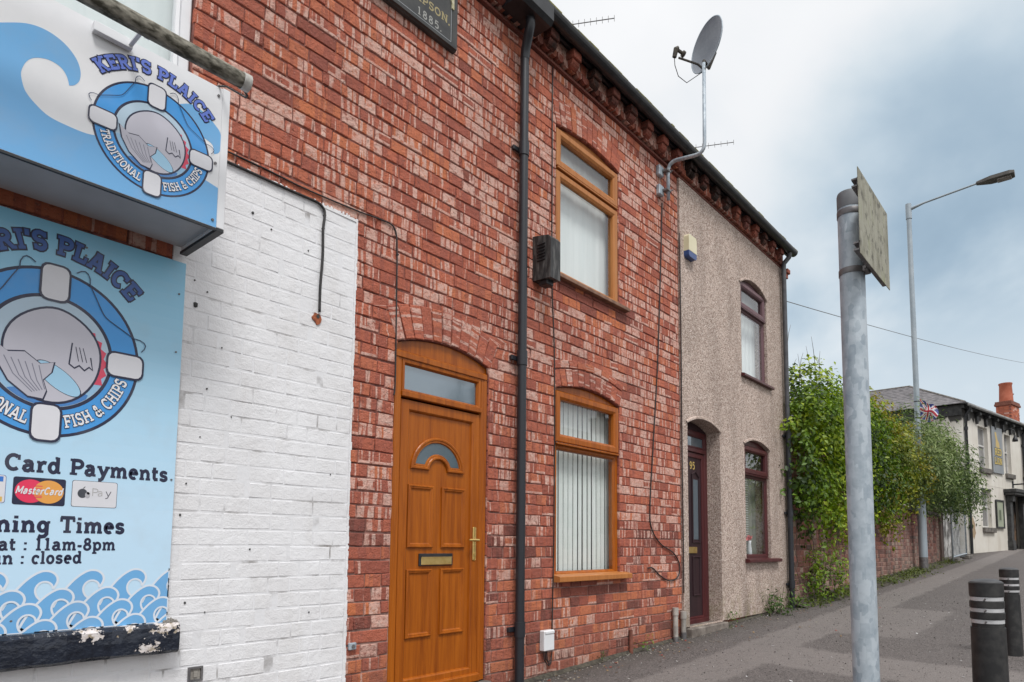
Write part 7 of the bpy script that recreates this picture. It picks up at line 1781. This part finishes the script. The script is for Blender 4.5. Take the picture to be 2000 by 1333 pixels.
for k in range(5200):
    x = 2.6 + 9.5 * rr_.random() ** 1.2; y_ = rr_.uniform(-3.4, -0.02); s = rr_.uniform(.0025, .0075) * (1 if rr_.random() < .93 else 2); c_ = rr_.choice([(0.04, 0.037, 0.035), (0.15, 0.135, 0.13), (0.28, 0.26, 0.25), (0.09, 0.08, 0.075)]); z = gz(x, y_)
    mb.face([(x - s, y_ - s * .7, z + .0005), (x + s, y_ - s * .5, z + .0005), (x + s * .2, y_, z + s)], c_); mb.face([(x + s, y_ - s * .5, z + .0005), (x + s * .5, y_ + s, z + .0005), (x + s * .2, y_, z + s)], c_); mb.face([(x + s * .5, y_ + s, z + .0005), (x - s, y_ - s * .7, z + .0005), (x + s * .2, y_, z + s)], c_)
mb.build('pavement_grit', M_FLAT, kind='stuff')
# strip of crumbling mortar where pavement meets the wall
mb = MB()
for i in range(30):
    a, b = 2.2 + i * .2265, 2.2 + (i + 1) * .2265; w0, w1 = [0.035 + .025 * mnoise.noise(Vector((q * 3, 5, 1))) for q in (a, b)]
    mb.face([(a, -w0, gz(a, -w0) + .003), (b, -w1, gz(b, -w1) + .003), (b, .0, gz(b) + .03), (a, .0, gz(a) + .03)])
mb.build('wall_foot_fillet', M_SOIL, kind='structure')

# ------------------------------------------------------------------ overhead wires
def wire(label, A, B, sag, r):
    t_ = thing('overhead_wire', label, 'wire', A, 'overhead wires'); mb = MB(); A, B = Vector(A), Vector(B)
    mb.tube([A.lerp(B, i / 20) - Vector((0, 0, sag * 4 * (i / 20) * (1 - i / 20))) for i in range(21)], r, 5); part(mb, 'line', M_CABLE if r > .02 else M_STEEL, t_, True)
wire('thin wire sagging from the end house over to the right', (9.06, 0.6, 5.12), (60, -4.0, 14.55), 0.5, 0.007)
wire('faint wire hanging steeply from the end gable into the green shrub', (9.2, 0.5, 5.0), (10.8, .6, 3.9), 0.12, 0.005)

# ------------------------------------------------------------------ across the road: only ever seen mirrored in the windows
M_RENDW = simple('pale_render', (0.42, 0.40, 0.37), (0.52, 0.50, 0.46), 0.9, 3)
ob = thing('facing_terrace', 'terrace across the road mirrored in the lower oak window', 'house', (30, -14.6, gz(30, -14)))
mb = MB(); OW = []; TX0, TX1 = 18.5, 43.5
for i in range(5):
    u = TX0 + i * 5.0; OW += [(u + .8, u + 1.9, 1.9, 3.2, 0), (u + 3.2, u + 4.1, 1.2, 3.2, 0), (u + .8, u + 1.9, 4.0, 5.0, 0), (u + 3.0, u + 4.1, 4.0, 5.0, 0)]
wall_panel(mb, TX0, TX1, lambda x: 0, 5.4, OW, -14.6, -0.1)
for x in (TX0, TX1): mb.face([(x, -14.6, 0), (x, -21, 0), (x, -21, 5.4), (x, -17.8, 7.4), (x, -14.6, 5.4)])
part(mb, 'wall', M_RENDW, ob)
for o in OW: mb = MB(); mb.face([(p_[0], -14.69, p_[1]) for p_ in rect(o[0], o[1], o[2], o[3])]); part(mb, 'window', M_PPANE, ob)
mb = MB(); mb.face([(TX0 - .2, -14.4, 5.28), (TX1 + .2, -14.4, 5.28), (TX1 + .2, -17.8, 7.45), (TX0 - .2, -17.8, 7.45)]); mb.face([(TX0 - .2, -21.2, 5.28), (TX1 + .2, -21.2, 5.28), (TX1 + .2, -17.8, 7.45), (TX0 - .2, -17.8, 7.45)]); rf_ = part(mb, 'roof', M_SLATE, ob)
for x in (20.2, 29.0, 38.0): mb = MB(); mb.box(x - .45, x + .45, -18.2, -17.4, 6.8, 8.35); mb.box(x - .52, x + .52, -18.27, -17.33, 8.2, 8.36); mb.lathe([(.13, 8.35), (.12, 8.75)], x - .2, -17.8, 10); mb.lathe([(.13, 8.35), (.12, 8.75)], x + .2, -17.8, 10); part(mb, 'chimney', M_STONE, rf_)
t2_ = thing('street_tree', 'leafy tree across the road mirrored in the lower pebbledashed window', 'tree', (36, -9.5, gz(36, -9.5)))
bush(t2_, [((36, -9.5, 5.0), (2.6, 2.2, 2.2)), ((34, -9.8, 4.2), (1.8, 1.6, 1.5)), ((38, -9.5, 4.4), (1.8, 1.6, 1.6))], 6000, .20, .5, GREEN, 95, hollow=.4); mb = MB(); mb.tube([(36, -9.5, 1), (36, -9.5, 5.4)], [.22, .08], 8); part(mb, 'trunk', M_BARK, t2_)
tr_ = thing('conifer', 'dark pointed conifer across the road mirrored in the fanlight over the oak door', 'tree', (15.2, -13.8, gz(15, -13.8)))
bush(tr_, [((15.2, -13.8, 2.8 + k * .8), (1.15 - .19 * k, 1.15 - .19 * k, .8)) for k in range(6)], 5000, .16, .3, [(0.008, .018, .010), (.02, .04, .02)], 91, hollow=.3); mb = MB(); mb.tube([(15.2, -13.8, 0), (15.2, -13.8, 7.2)], [.14, .02], 8); part(mb, 'trunk', M_BARK, tr_)
